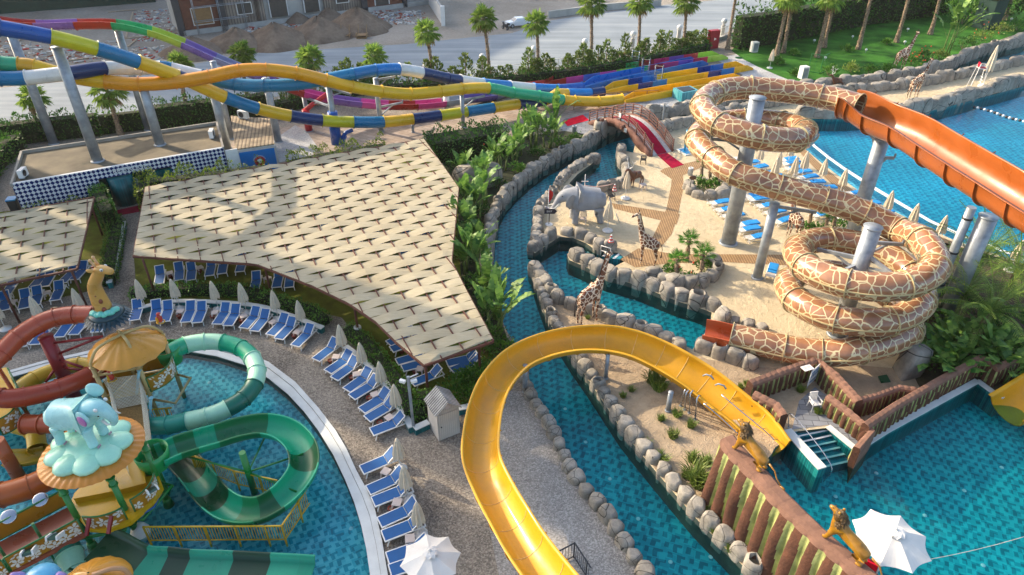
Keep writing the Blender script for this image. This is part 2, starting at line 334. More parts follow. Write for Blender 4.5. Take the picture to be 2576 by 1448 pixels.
# coping of the kids pool
ci, co_ = ats(curb_in), ats(curb_out); mb = MB()
for k in (0, 1):
    a = [p.lerp(q, k*.62) for p, q in zip(ci, co_)]; b_ = [p.lerp(q, .6+k*.4) for p, q in zip(ci, co_)]
    mb.loft([[V((p.x, p.y, .02+.05*k)), V((p.x, p.y, .06+.05*k)), V((q.x, q.y, .06+.05*k)), V((q.x, q.y, .02+.05*k))] for p, q in zip(a, b_)], True, True, 0, False)
struct('pool_coping', mb, M['curb'])
def patch(nm, pts, z, m, world=False): return struct(nm, MB().sheet(pts if world else ats(pts), z), M[m] if isinstance(m, str) else m)
patch('gravel_path', [(1335, 985), (1366, 1045), (1396, 1090), (1426, 1155), (1466, 1225), (1516, 1280), (1556, 1340), (1596, 1400), (1640, 1456), (1680, 1520), (1270, 1520), (1255, 1448), (1225, 1300), (1210, 1150), (1230, 1040), (1280, 985)], .006, 'gravel_blue')
patch('road', [(-900, 420), (-300, 372), (0, 336), (300, 318), (620, 256), (900, 211), (1160, 200), (1290, 184), (1480, 160), (1790, 100), (1850, 72), (2300, -20), (2700, -100), (2400, -140), (1930, -10), (1700, 10), (1538, 30), (1388, 52), (1288, 84), (1019, 112), (644, 135), (325, 190), (0, 222), (-300, 240), (-900, 300)], .008, 'asphalt')
patch('building_yard', [(-900, 310), (-300, 244), (0, 226), (325, 194), (644, 139), (1019, 116), (1288, 88), (1388, 56), (1538, 34), (1700, 14), (1930, -6), (1930, -170), (400, -200), (-900, -150)], .004, 'yard')
patch('paved_terrace', [(560, 400), (620, 300), (700, 322), (790, 312), (1000, 300), (1200, 272), (1450, 240), (1480, 226), (1560, 222), (1600, 250), (1560, 300), (1500, 340), (1400, 400), (1100, 360), (900, 400), (700, 420)], .005, 'paving')
patch('terrazzo_walk', [(700, 345), (742, 316), (770, 330), (800, 372), (785, 392), (690, 412), (682, 380)], .012, 'terrazzo')
patch('gravel_runout', [(1600, 262), (1720, 280), (1850, 262), (1930, 238), (2010, 215), (2000, 200), (1880, 130), (1800, 150), (1870, 190), (1780, 225), (1680, 235)], .009, 'terrazzo')
patch('flagstone_path', [(1395, 322), (1420, 300), (1500, 280), (1560, 258), (1640, 256), (1620, 270), (1580, 290), (1470, 345), (1440, 345), (1420, 332)], .011, 'paving_grey')
patch('lawn', [(1840, 128), (1870, 150), (1905, 168), (1960, 192), (2010, 212), (2030, 218), (2119, 208), (2257, 193), (2340, 175), (2400, 150), (2460, 120), (2576, 80), (2900, 0), (2900, -160), (2300, -160), (1900, 60)], .01, 'lawn')
patch('pergola_lawn', [(340, 690), (336, 640), (372, 490), (560, 440), (1060, 372), (1180, 480), (1180, 660), (1200, 720), (1290, 880), (1300, 935), (1260, 985), (1150, 1040), (1060, 1050), (1010, 1020), (900, 850), (860, 800), (760, 775), (560, 760), (420, 765), (345, 780)], .006, 'grass_olive')
patch('side_lawn', [(-60, 540), (230, 510), (300, 530), (306, 560), (284, 700), (240, 730), (150, 750), (-60, 800)], .006, 'grass_olive')
patch('river_planting_bed', [(1095, 375), (1420, 330), (1505, 343), (1440, 378), (1335, 440), (1270, 506), (1240, 600), (1236, 720), (1275, 850), (1300, 880), (1230, 880), (1160, 720), (1150, 480)], .012, mat('bed_soil', '#2e2a1c', .95, .5, 3, .6, 12, c2='#2c3a18'))
patch('sandy_bank', ats([(1345, 685), (1385, 722), (1420, 765), (1503, 792), (1585, 826), (1713, 874), (1742, 888), (1780, 905), (1910, 925), (2000, 930), (2160, 920), (2400, 940), (2470, 960), (2240, 1080), (2160, 1130), (2085, 1072), (1990, 1082), (1950, 1126), (1938, 1148)])+[W_(p.x-.05, p.y) for p in WB]+ats([(1955, 1515), (1810, 1360), (1655, 1190), (1525, 1020), (1405, 845), (1365, 765)]), .016, 'dirt', True)
patch('palm_bed', [(2370, 610), (2600, 672), (2700, 720), (2700, 900), (2576, 962), (2520, 996), (2462, 955), (2330, 1010), (2290, 930), (2310, 840), (2350, 740)], .02, mat('palm_bed_soil', '#3a3020', .95, .4, 2, .5, 10, c2='#4d4128'))
patch('entry_paving', [(1992, 1082), (2010, 1010), (2050, 975), (2130, 1035), (2175, 1090), (2160, 1128), (2085, 1070)], .024, 'paving_grey')
patch('boardwalk_path', [(1672, 424), (1755, 405), (1770, 420), (1718, 442), (1720, 470), (1706, 540), (1690, 590), (1662, 624), (1628, 626), (1660, 560), (1676, 528), (1688, 470), (1690, 452), (1660, 432)], .02, 'boards')
patch('boardwalk_branch', [(1538, 512), (1560, 516), (1710, 540), (1702, 566), (1545, 526)], .024, 'boards')
patch('boardwalk_landing', [(1560, 654), (1605, 626), (1630, 628), (1640, 630), (1690, 640), (1980, 642), (2010, 640), (2010, 668), (1960, 668), (1815, 660), (1680, 664), (1598, 674)], .022, 'boards')
patch('beach_boardwalk', [(2000, 372), (2020, 372), (2062, 412), (2132, 470), (2182, 502), (2244, 537), (2322, 577), (2400, 611), (2380, 622), (2300, 585), (2230, 555), (2170, 522), (2110, 480), (2050, 425)], .02, 'boards')
patch('red_walkway', [T(0, 1, 1130, 680), T(0, 1, 1440, 612), T(0, 1, 1440, 680), T(0, 1, 1175, 728)], .014, 'red_carpet')
# shallow tiled beach entry of the big pool and its white gutter
sh = ats([(1992, 340), (2026, 376), (2062, 407), (2100, 436), (2145, 470), (2182, 495), (2244, 530), (2322, 570), (2400, 605), (2480, 632), (2576, 664), (2800, 740)])
gu = ats([(2030, 330), (2048, 362), (2084, 391), (2122, 418), (2168, 448), (2206, 472), (2262, 505), (2342, 551), (2424, 588), (2505, 617), (2576, 646), (2800, 720)])
struct('beach_entry', MB().loft([[V((a.x, a.y, -.22)), V((b.x, b.y, -.29))] for a, b in zip(sh, gu)], False, False, 0, False), poolfloor('entry_mosaic', '#1c80a0', '#2f98b4', '#58b4c8', .4, .5))
struct('pool_gutter', MB().loft([[V((a.x, a.y, -.27)).lerp(V((b.x, b.y, -.27)), .93), V((a.x, a.y, -.24)).lerp(V((b.x, b.y, -.24)), .95), V((a.x, a.y, -.24)).lerp(V((b.x, b.y, -.24)), 1.17), V((a.x, a.y, -1.3)).lerp(V((b.x, b.y, -1.3)), 1.19)] for a, b in zip(sh, gu)], False, False, 0, False), M['white'])
# teal tiled wall faces of the pools are the sides of floors seen through water
teal_tile = tilemat('teal_mosaic', '#0d5f66', '#23908f', '#0a4047', .16, .2)
for nm, pts in (('pool_wall', [(1936, 1150), (1948, 1128), (1985, 1100)]), ('pool_wall', [(2085, 1077), (2157, 1136), (2232, 1088), (2462, 962), (2518, 1003), (2576, 966), (2700, 920)]), ('pool_wall', [(2019, 300), (2110, 301), (2200, 297), (2317, 286), (2382, 270), (2464, 248), (2576, 218), (2700, 186)])):
    p = ats(pts); struct(nm, MB().loft([[V((q.x, q.y-.03, -1.4)), V((q.x, q.y-.03, .012))] for q in p], False, False, 0, False), teal_tile)
cop = ats([(1995, 1087), (2085, 1077), (2157, 1136), (2232, 1088), (2462, 962), (2518, 1003), (2576, 966), (2700, 920)], .05)
mb = MB()
for i, (a, b) in enumerate(zip(cop[1:-1], cop[2:])): mb.bar(a+V((0, .12, .001*i)), b+V((0, .12, .001*i)), .34, .07)
struct('coping_edge', mb, M['curb'])
# ------------------------------------------------------------------ plants
M['frond'] = leafmat('palm_frond', '#43702a', '#9db552', .38, .6)
M['frond_dry'] = leafmat('dry_frond', '#6f5a34', '#a58a55', .1)
M['fan'] = leafmat('fan_frond', '#245a22', '#6fae3c', .3)
M['bark'] = mat('palm_bark', '#5d4e40', .95, .35, 5, 1, 14, c2='#a8937a')
M['banana'] = leafmat('banana_leaf', '#2c5c22', '#7fa348', .3, .8)
M['stalk'] = mat('green_stalk', '#5c7033', .7, .3, 3)
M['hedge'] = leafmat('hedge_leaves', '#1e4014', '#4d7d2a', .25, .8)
M['hedge_lit'] = leafmat('sunlit_hedge_leaves', '#3a5a18', '#93a030', .25, .7)  # lit copy of the hedge leaves, sunlight put into the colour
M['conifer'] = leafmat('conifer_leaves', '#3c5a26', '#86984a', .3, .8)
M['bush'] = leafmat('bush_leaves', '#28561c', '#6c9a38', .28, .9)
M['grassy'] = leafmat('grass_blades', '#4d6a25', '#93a24a', .3, 1)
M['flower'] = mat('orange_flowers', '#d2451c', .6)
def qleaf(mb, p, d, up, L, w, m=0, fold=.0):
    "one leaf: four-sided blade from p along d"
    sd = d.cross(up)
    if sd.length < 1e-4: sd = V((1, 0, 0))
    sd.normalize(); mid = p+d*L*.45
    mb.add([p, mid+sd*w/2+up*fold, p+d*L, mid-sd*w/2+up*fold], [(0, 1, 2, 3)], m)
def rdir(r):
    z = r.uniform(-1, 1); a = r.uniform(0, 2*math.pi); q = math.sqrt(1-z*z); return V((q*math.cos(a), q*math.sin(a), z))
def fanleaf(mb, r, p, az, el, pet, rad, n=13, m=0, droop=.25, lw=.17):
    d = V((math.cos(az)*math.cos(el), math.sin(az)*math.cos(el), math.sin(el))); sd = V((-math.sin(az), math.cos(az), 0)); up = sd.cross(d)*-1
    if up.z < 0: up = -up
    c = p+d*pet-V((0, 0, 1))*droop*pet*.25; mb.bar(p, c, .035, .02, m)
    fd = (d-V((0, 0, droop))).normalized()
    for k in range(n):
        a = R(-115+230*k/(n-1)); q = (fd*math.cos(a)+sd*math.sin(a)+up*.12*math.cos(a*2)).normalized(); l = rad*(1-.25*(abs(a)/2)**2)*r.uniform(.88, 1.08)
        w = rad*lw; s2 = q.cross(up).normalized(); e = c+q*l-V((0, 0, 1))*(l*droop*.9*(.5+.5*abs(math.sin(a))))
        mid = c+q*l*.55+up*.02
        mb.add([c, mid+s2*w/2, e, mid-s2*w/2], [(0, 1, 2), (0, 2, 3)], m)
def palm(name, label, h, seed, rad=1.0, nl=34, lean=(0, 0), r0=.26, dry=8, group=None, petl=.9):
    r = random.Random(seed); t = thing(name, label, 'palm tree', group=group)
    top = V((lean[0], lean[1], h)); mb = MB(); n = 26; rings = []
    for i in range(n+1):
        f = i/n; c = V((lean[0]*f*f, lean[1]*f*f, h*f)); rr = r0*(1.35-.6*min(1, f*4) if f < .25 else .78-.12*f)*(1+.14*(i % 2))
        rings.append([c+V((math.cos(a)*rr*r.uniform(.88, 1.12), math.sin(a)*rr*r.uniform(.88, 1.12), r.uniform(-.04, .04))) for a in [2*math.pi*k/9 for k in range(9)]])
    mb.loft(rings, True, True, 0, False)
    for i in range(int(h*9)):
        z = h*r.uniform(.1, 1); a = r.uniform(0, 6.28); f = z/h; c = V((lean[0]*f*f, lean[1]*f*f, z)); d = V((math.cos(a), math.sin(a), .9)).normalized()
        qleaf(mb, c+V((math.cos(a), math.sin(a), 0))*r0*.62, d, V((0, 0, 1)), .3, .13, 0)
    mb.build('trunk', M['bark'], t)
    cr_ = MB()
    for i in range(nl):
        el = R(80-115*(i/nl)+r.uniform(-8, 8)); fanleaf(cr_, r, top+V((0, 0, r.uniform(-.15, .15))), i*2.4+r.uniform(-.3, .3), el, petl*r.uniform(.8, 1.15)*rad, .95*rad*r.uniform(.85, 1.1), 11, 0, .18+.3*(i/nl))
    for i in range(dry): fanleaf(cr_, r, top-V((0, 0, .25)), i*2.4, R(-38+r.uniform(-15, 10)), .7*rad, .7*rad, 8, 1, .5)
    cr_.build('crown', [M['frond'], M['frond_dry']], t); return t
def fanpalm(label, h, seed, rad=.62, group=None):
    r = random.Random(seed); t = thing('fan_palm', label, 'palm tree', group=group); mb = MB()
    mb.tube([V((.04*math.sin(i), .03*math.cos(i*2), h*i/6)) for i in range(7)], [.15, .14, .15, .14, .15, .16, .15], 8, True, 0, False)
    for i in range(40):
        a = r.uniform(0, 6.28); qleaf(mb, V((math.cos(a)*.12, math.sin(a)*.12, h*r.uniform(.2, 1))), V((math.cos(a), math.sin(a), .6)).normalized(), V((0, 0, 1)), .16, .1)
    mb.build('trunk', M['bark'], t); c = MB()
    for i in range(15): fanleaf(c, r, V((0, 0, h)), i*2.4, R(76-95*i/15+r.uniform(-6, 6)), 1.0*rad*r.uniform(.8, 1.2), rad*r.uniform(.9, 1.1), 15, 0, .10, .085)
    c.build('crown', M['fan'], t); return t
def paddle(mb, r, p, az, el, stem, L, w, m=0, tears=3):
    d = V((math.cos(az)*math.cos(el), math.sin(az)*math.cos(el), math.sin(el))); sd = V((-math.sin(az), math.cos(az), 0))
    q = p+d*stem; mb.tube([p, p.lerp(q, .5), q], [.035, .025, .02], 5, False, 1)
    n = 7; cs = []; cur = q; dd = d.copy()
    for i in range(n+1):
        cs.append(cur.copy()); cur = cur+dd*L/n; dd = (dd-V((0, 0, r.uniform(.10, .2)))).normalized()
    pr = [.12, .62, .92, 1, .95, .8, .5, .04]
    for s_ in (-1, 1):
        for i in range(n):
            u = sd.cross(dd); a, b = cs[i], cs[i+1]; wa, wb = w/2*pr[i], w/2*pr[i+1]; dr = V((0, 0, -.10*w)) if r.random() < .75 else V((0, 0, .06*w)); g = .03*L if i in (2, 4, 5) and r.random() < .6 else 0
            b2 = b+(a-b).normalized()*g
            mb.add([a, b, b2+sd*s_*wb+dr, a+sd*s_*wa+dr], [(0, 1, 2, 3)], m)
def bananaplant(name, label, seed, h=2.2, n=9, L=1.1, w=.5, spread=.25, cat='plant', group=None, stems=3, elr=(45, 85)):
    r = random.Random(seed); t = thing(name, label, cat, group=group); mb = MB(); st = MB()
    for s_ in range(stems):
        a = r.uniform(0, 6.28); b = V((math.cos(a)*spread*r.random(), math.sin(a)*spread*r.random(), 0)); hh = h*r.uniform(.5, 1); tp = b+V((math.cos(a)*.15, math.sin(a)*.15, hh*.6))
        st.tube([b, b.lerp(tp, .5), tp], [.1, .08, .06], 7, True)
        for i in range(max(3, n//stems+1)): paddle(mb, r, tp-V((0, 0, r.uniform(0, hh*.25))), a+i*2.2+r.uniform(-.4, .4), R(r.uniform(*elr)), hh*r.uniform(.2, .45), L*r.uniform(.75, 1.15), w*r.uniform(.8, 1.15))
    st.build('stem', M['stalk'], t); mb.build('foliage', [M['banana'], M['stalk']], t); return t
def datepalm(label, seed, h=1.6, L=2.3, n=20, group=None):
    r = random.Random(seed); t = thing('feather_palm', label, 'palm tree', group=group)
    MB().tube([V((0, 0, 0)), V((0, 0, h*.5)), V((0, 0, h))], [.26, .22, .2], 9, True, 0, False).build('trunk', M['bark'], t); mb = MB()
    for i in range(n):
        az = i*2.4+r.uniform(-.2, .2); el = R(82-72*i/n); d = V((math.cos(az)*math.cos(el), math.sin(az)*math.cos(el), math.sin(el))); p = V((0, 0, h)); pts = [p]
        for k in range(9): p = p+d*L/9; d = (d-V((0, 0, .12))).normalized(); pts.append(p.copy())
        mb.tube(pts, .018, 3, False)
        sd = V((-math.sin(az), math.cos(az), 0))
        for k in range(2, 30):
            f = k/30*9; i0 = min(8, int(f)); q = pts[i0].lerp(pts[i0+1], f-i0); tn = (pts[i0+1]-pts[i0]).normalized(); ll = .42*math.sin(math.pi*(.12+.86*k/30))+.06
            for s_ in (-1, 1): qleaf(mb, q, (sd*s_+tn*.7-V((0, 0, .35))).normalized(), V((0, 0, 1)), ll, .055)
    mb.build('crown', M['frond'], t); return t
def leafcloud(mb, r, n, fn, size, m=0, up=.5):
    for i in range(n):
        p, nd = fn(r); d = (rdir(r)*.8+nd*.9+V((0, 0, up))).normalized(); qleaf(mb, p, d, rdir(r), size*r.uniform(.7, 1.3), size*r.uniform(.4, .65), m)
def ell(c, rad, lump=.25):
    c = V(c)
    def fn(r):
        d = rdir(r); d.z = abs(d.z)*1.0 if r.random() < .85 else d.z; k = r.uniform(.72, 1.0)*(1+lump*math.sin(d.x*5+c.x)*math.sin(d.y*6+c.y)+.1*math.sin(d.z*7))
        return c+V((d.x*rad[0], d.y*rad[1], d.z*rad[2]))*k, d
    return fn
def bush(name, label, seed, rad, n=260, size=.16, m='bush', cat='bush', group=None, balls=3, flowers=0):
    r = random.Random(seed); t = thing(name, label, cat, group=group); mb = MB()
    for k in range(balls):
        c = (r.uniform(-.4, .4)*rad[0], r.uniform(-.4, .4)*rad[1], rad[2]*r.uniform(.1, .45)) if k else (0, 0, rad[2]*.2)
        s_ = 1 if k == 0 else r.uniform(.5, .75); leafcloud(mb, r, n//balls, ell(c, [q*s_*.8 for q in rad]), size)
    for k in range(flowers): p, d = ell((0, 0, rad[2]*.3), rad)(r); mb.ball(p+d*.08, .09, 5, 4, 1)
    mb.build('foliage', [M[m], M['flower']], t)
    st = MB()
    for k in range(5): a = k*1.256; st.tube([V((0, 0, 0)), V((math.cos(a)*rad[0]*.4, math.sin(a)*rad[1]*.4, rad[2]*.7))], [.03, .012], 4, False)
    st.build('stems', M['bark'], t); return t
def hedge(name, label, path, width, h, seed, m='hedge', size=.16, dens=60, group=None, cat='hedge', wave=.12, z0=0.0):
    "a clipped run: leaf-covered walls and top following a line on the ground"
    r = random.Random(seed); path = [V(p) for p in path]; o = path[0].copy(); t = thing(name, label, cat, o, group=group); mb = MB(); core = MB()
    for a, b in zip(path[:-1], path[1:]):
        L = (b-a).length; d = (b-a)/L; sd = V((-d.y, d.x, 0))
        core.bar(a+V((0, 0, z0+h*.44)), b+V((0, 0, z0+h*.44)), width*.72, h*.86)
        for i in range(int(L*(2*h+width)*dens)):
            u = r.uniform(-.03, L+.03); q = r.uniform(0, 2*h+width); wv = 1+wave*math.sin(u*2.1+o.x)+wave*.7*math.sin(u*5.3+1)
            if q < h: s_, z, nd = -1, q, -sd
            elif q > h+width: s_, z, nd = 1, q-h-width, sd
            else: s_, z, nd = (q-h)/width*2-1, h, V((0, 0, 1))
            p = a+d*u+sd*s_*width/2*(1+.08*math.sin(u*3+z*4))+V((0, 0, z0+z*wv+r.uniform(-.06, .05)))
            dd = (rdir(r)*.9+nd*.8+V((0, 0, .35))).normalized(); qleaf(mb, p, dd, rdir(r), size*r.uniform(.7, 1.3), size*r.uniform(.4, .65))
    for e, q in ((path[0], path[0]-path[1]), (path[-1], path[-1]-path[-2])):
        q = q.normalized(); sd = V((-q.y, q.x, 0))
        for i in range(int(h*width*dens*1.2)+4): qleaf(mb, e+sd*r.uniform(-.5, .5)*width+q*r.uniform(-.05, .12)+V((0, 0, z0+r.uniform(0, 1)*h)), (rdir(r)*.9+q*.8+V((0, 0, .35))).normalized(), rdir(r), size*r.uniform(.7, 1.3), size*r.uniform(.4, .65))
    core.build('branches', M['hedge_core'], t, True); mb.build('foliage', M[m], t, True); return t
M['hedge_core'] = mat('twiggy_core', '#141f0c', .95, .4, 3, .6, 12, c2='#233313')
def tuft(name, label, seed, rad=.5, h=.6, n=160, group=None, cat='grass tuft', m='grassy'):
    r = random.Random(seed); mb = MB()
    for i in range(n):
        a = r.uniform(0, 6.28); q = rad*.45*math.sqrt(r.random()); d = V((math.cos(a)*r.uniform(.1, .8), math.sin(a)*r.uniform(.1, .8), 1)).normalized(); l = h*r.uniform(.5, 1.15); p = V((math.cos(a*3)*q, math.sin(a*3)*q, 0)); s_ = V((-math.sin(a), math.cos(a), 0))*.018
        mid = p+d*l*.6; e = p+d*l+V((d.x, d.y, -.35))*l*.35
        mb.add([p-s_, p+s_, mid+s_, mid-s_, e], [(0, 1, 2, 3), (3, 2, 4)])
    return tag(mb.build(name, M[m]), label, cat, group)
# ------------------------------------------------------------------ furniture
M['sling'] = stripes('blue_sling', '#00508c', '#005c9c', 30, 0, .5, .55, .1, noise=.25)
M['cushion'] = mat('azure_cushion', '#1583c8', .7, .12, 3, .15)
M['plastic'] = mat('white_plastic', '#d6d4cf', .4, .06, 3)
M['plastic_pink'] = mat('pale_table_plastic', '#c9bcb4', .45, .08, 3)
M['terracotta'] = mat('terracotta_pot', '#8a3522', .7, .15, 4)
M['canvas'] = mat('ivory_canvas', '#cfc3ad', .9, .1, 3, .3, 30)
M['canvas_white'] = mat('white_canvas', '#d8d5ce', .85, .05, 2, .15, 40)
def make_lounger():
    "length along +x: foot at 0, bend at 1.28, raised back to 1.85"
    t = thing('sun_lounger', 'x', 'sun lounger'); w = .62; fr = MB(); zz = .34
    for s_ in (-1, 1):
        fr.bar((0, s_*w/2, zz), (1.9, s_*w/2, zz-.02), .05, .06); fr.bar((1.45, s_*(w/2+.0), zz-.04), (1.78, s_*(w/2-.06), .62), .03, .03)
    fr.bar((.02, -w/2, zz), (.02, w/2, zz), .05, .055); fr.bar((1.88, -w/2, zz-.02), (1.88, w/2, zz-.02), .05, .055); fr.bar((1.26, -w/2, zz-.02), (1.26, w/2, zz-.02), .04)
    fr.build('frame', M['white'], t)
    MB().box((.645, 0, zz+.02), (1.2, w-.06, .03)).build('seat_sling', M['sling'], t)
    bk = MB(); a, b = V((1.28, 0, zz+.03)), V((1.78, 0, .80)); d = (b-a); sd = V((0, 1, 0))
    for s_ in (-1, 1): bk.bar(a+sd*s_*(w/2-.02), b+sd*s_*(w/2-.02), .045)
    bk.bar(b-sd*(w/2), b+sd*(w/2), .045); bo = bk.build('backrest_frame', M['white'], t)
    MB().bar(a+d*.03, b-d*.03, w-.09, .025).build('backrest_sling', M['sling'], bo)
    for x, xt, s_ in ((.22, .08, -1), (.22, .08, 1), (1.75, 1.92, -1), (1.75, 1.92, 1)):
        MB().bar((x, s_*(w/2-.02), zz), (xt, s_*(w/2+.03), 0), .045).build('leg', M['white'], t)
    return t
def make_beach_lounger():
    t = thing('beach_lounger', 'x', 'sun lounger'); w = .64; fr = MB(); zz = .3
    for s_ in (-1, 1):
        fr.tube([V((-.02, s_*w/2, .12)), V((.12, s_*w/2, zz)), V((.6, s_*w/2, zz+.03)), V((1.3, s_*w/2, zz)), V((1.9, s_*w/2, zz+.02))], .035, 6)
        fr.tube([V((.1, s_*w/2, zz)), V((-.02, s_*w/2, .42)), V((-.06, s_*w/2, .56))], .025, 6)
        fr.tube([V((.2, s_*w/2, .05)), V((.5, s_*w/2, .2)), V((.95, s_*w/2, .05)), V((1.3, s_*w/2, .2)), V((1.7, s_*w/2, .05))], .025, 6)
    for k in range(12): fr.bar((.12+k*.15, -w/2, zz+.03), (.12+k*.15, w/2, zz+.03), .09, .02)
    fr.build('frame', M['plastic'], t)
    cu = MB(); cu.box((1.42, 0, .4), (.95, w-.04, .1)); cu.box((.78, 0, .375), (.32, w-.06, .05)); cu.build('cushion', M['cushion'], t)
    for x, s_ in ((.2, -1), (.2, 1), (1.65, -1), (1.65, 1)): MB().bar((x, s_*(w/2-.02), zz), (x+(.05 if x > 1 else -.05), s_*w/2, 0), .05).build('leg', M['plastic'], t)
    return t
def make_table():
    t = thing('side_table', 'x', 'side table'); mb = MB().box((0, 0, .4), (.42, .42, .05))
    for k in range(7): mb.box((0, -.18+k*.06, .43), (.4, .035, .012))
    mb.build('table_top', M['plastic_pink'], t)
    for i in (-1, 1):
        for j in (-1, 1): MB().bar((i*.16, j*.16, .38), (i*.2, j*.2, 0), .07).build('leg', M['plastic_pink'], t)
    return t
def make_pot():
    t = thing('ash_pot', 'x', 'flower pot'); MB().lathe((0, 0, 0), [(.0, .0), (.1, 0), (.14, .2), (.155, .2), (.155, .25), (.12, .25), (.11, .17), (0, .17)], 12).build('pot', M['terracotta'], t)
    MB().lathe((0, 0, .168), [(0, .012), (.112, .012)], 12).build('sand_fill', M['dirt'], t); return t
def make_closed_umbrella(h=2.25):
    t = thing('closed_parasol', 'x', 'parasol')
    MB().cyl((0, 0, 0), .022, h, 8).build('pole', M['white'], t)
    b = MB().lathe((0, 0, 0), [(0, 0), (.34, 0), (.36, .04), (.34, .09), (.12, .12), (.06, .2), (0, .2)], 18).build('base', M['plastic'], t)
    n = 16; rings = []
    for f, q in ((0, .30), (.12, .32), (.35, .27), (.6, .21), (.82, .13), (.95, .06), (1, .015)):
        z = h*.42+f*h*.58; rings.append([V((math.cos(a)*q*(1 if k % 2 else .62), math.sin(a)*q*(1 if k % 2 else .62), z-(.1 if k % 2 and f == 0 else 0))) for k, a in [(k, 2*math.pi*k/n) for k in range(n)]])
    c = MB().loft(rings, True, False, 0, False); c.build('canopy', M['canvas'], t)
    MB().loft([[V((math.cos(a)*q, math.sin(a)*q, z)) for a in [2*math.pi*k/8 for k in range(8)]] for q, z in ((.1, h*.93), (.05, h*.985), (.01, h*1.01))], True, False).build('cap', M['canvas'], t); return t
def open_umbrella(label, loc, rad=1.35, h=2.45, rz=0, tilt=0):
    t = thing('open_parasol', label, 'parasol', loc, rz)
    MB().cyl((0, 0, 0), .025, h, 8).build('pole', M['white'], t)
    MB().lathe((0, 0, 0), [(0, 0), (.3, 0), (.32, .05), (.1, .1), (.05, .2), (0, .2)], 16).build('base', M['plastic'], t)
    mb = MB(); n = 8; rg = []
    for f in (1, .75, .5, .25, .02):
        ring = []
        for k in range(n*6):
            a = 2*math.pi*k/(n*6); fr = (k % 6)/6; sag = 1-.055*f*math.sin(math.pi*fr)*2*.7
            q = rad*f*math.cos(math.pi/n)/math.cos(((k % 6)/6-.5)*2*math.pi/n)*sag; ring.append(V((math.cos(a)*q, math.sin(a)*q, h-.52*f**1.25*rad/1.35-.03*math.sin(math.pi*fr)*f)))
        rg.append(ring)
    mb.loft(rg, True, False, 0, False); mb.build('canopy', M['canvas_white'], t); rb = MB()
    for k in range(n): a = 2*math.pi*k/n; rb.bar((0, 0, h-.03), (math.cos(a)*rad*.98, math.sin(a)*rad*.98, h-.53*rad/1.35), .02)
    rb.build('ribs', M['white'], t)
    v = MB(); rg = []
    for f in (.38, .26, .12, .02):
        rg.append([V((math.cos(a)*f*rad/1.35*(1 if k % 2 else .84), math.sin(a)*f*rad/1.35*(1 if k % 2 else .84), h+.10-.2*f-(.05 if k % 2 and f > .3 else 0)+(.02 if k % 2 == 0 else 0))) for k, a in [(k, 2*math.pi*k/16) for k in range(16)]])
    v.loft(rg, True, False, 0, False); v.ball((0, 0, h+.12), .06, 8, 6); v.build('vent', M['canvas_white'], t); return t
def make_armchair(name, label, m):
    t = thing(name, label, 'chair'); MB().box((0, 0, .42), (.46, .46, .05)).build('seat', m, t)
    mb = MB()
    for k in range(6): mb.bar((-.2+k*.08, .22, .45), (-.2+k*.08, .32, .9), .05, .025)
    mb.bar((-.23, .32, .9), (.23, .32, .9), .05, .06); mb.build('backrest', m, t)
    for s_ in (-1, 1): MB().bar((s_*.25, -.22, .64), (s_*.25, .28, .66), .05, .03).build('armrest', m, t)
    for i in (-1, 1):
        for j in (-1, 1): MB().bar((i*.22, j*.2, .64 if j < 0 else .42), (i*.25, j*.25, 0), .045).build('leg', m, t)
    return t
# ------------------------------------------------------------------ moulded rocks along the water
def rockmat():
    t = NT('moulded_rock'); v = t.co(); a = t.noise(v, 1.1, 5, .6); b = t.noise(v, 7, 5)
    col = t.ramp(t.math('ADD', t.math('MULTIPLY', a, .7), t.math('MULTIPLY', b, .3)), [(.3, C('#656159')), (.5, C('#8d887e')), (.7, C('#aaa396'))])
    e = t.n('TexVoronoi', i_Vector=t.n('VectorMath', operation='ADD', i_0=v, i_1=t.n('ObjectInfo').outputs['Location']).outputs[0], i_Scale=.8, feature='DISTANCE_TO_EDGE').outputs['Distance']
    crk = t.ramp(e, [(.004, (0, 0, 0, 1)), (.016, (1, 1, 1, 1))]); col = t.mix(crk, C('#3a3833'), col)
    hs = t.n('HueSaturation', i_Color=col); t.l(t.math('ADD', t.math('MULTIPLY', t.n('ObjectInfo').outputs['Random'], .36), .82), hs.inputs['Value']); col = hs.outputs[0]
    t.bump(t.math('ADD', t.math('MULTIPLY', b, .6), crk), .5, .04); return t.fin(col, .85, 0, .25)
M['rock'] = rockmat(); M['rock_soil'] = mat('planter_soil', '#6a5f4c', .95, .3, 6)
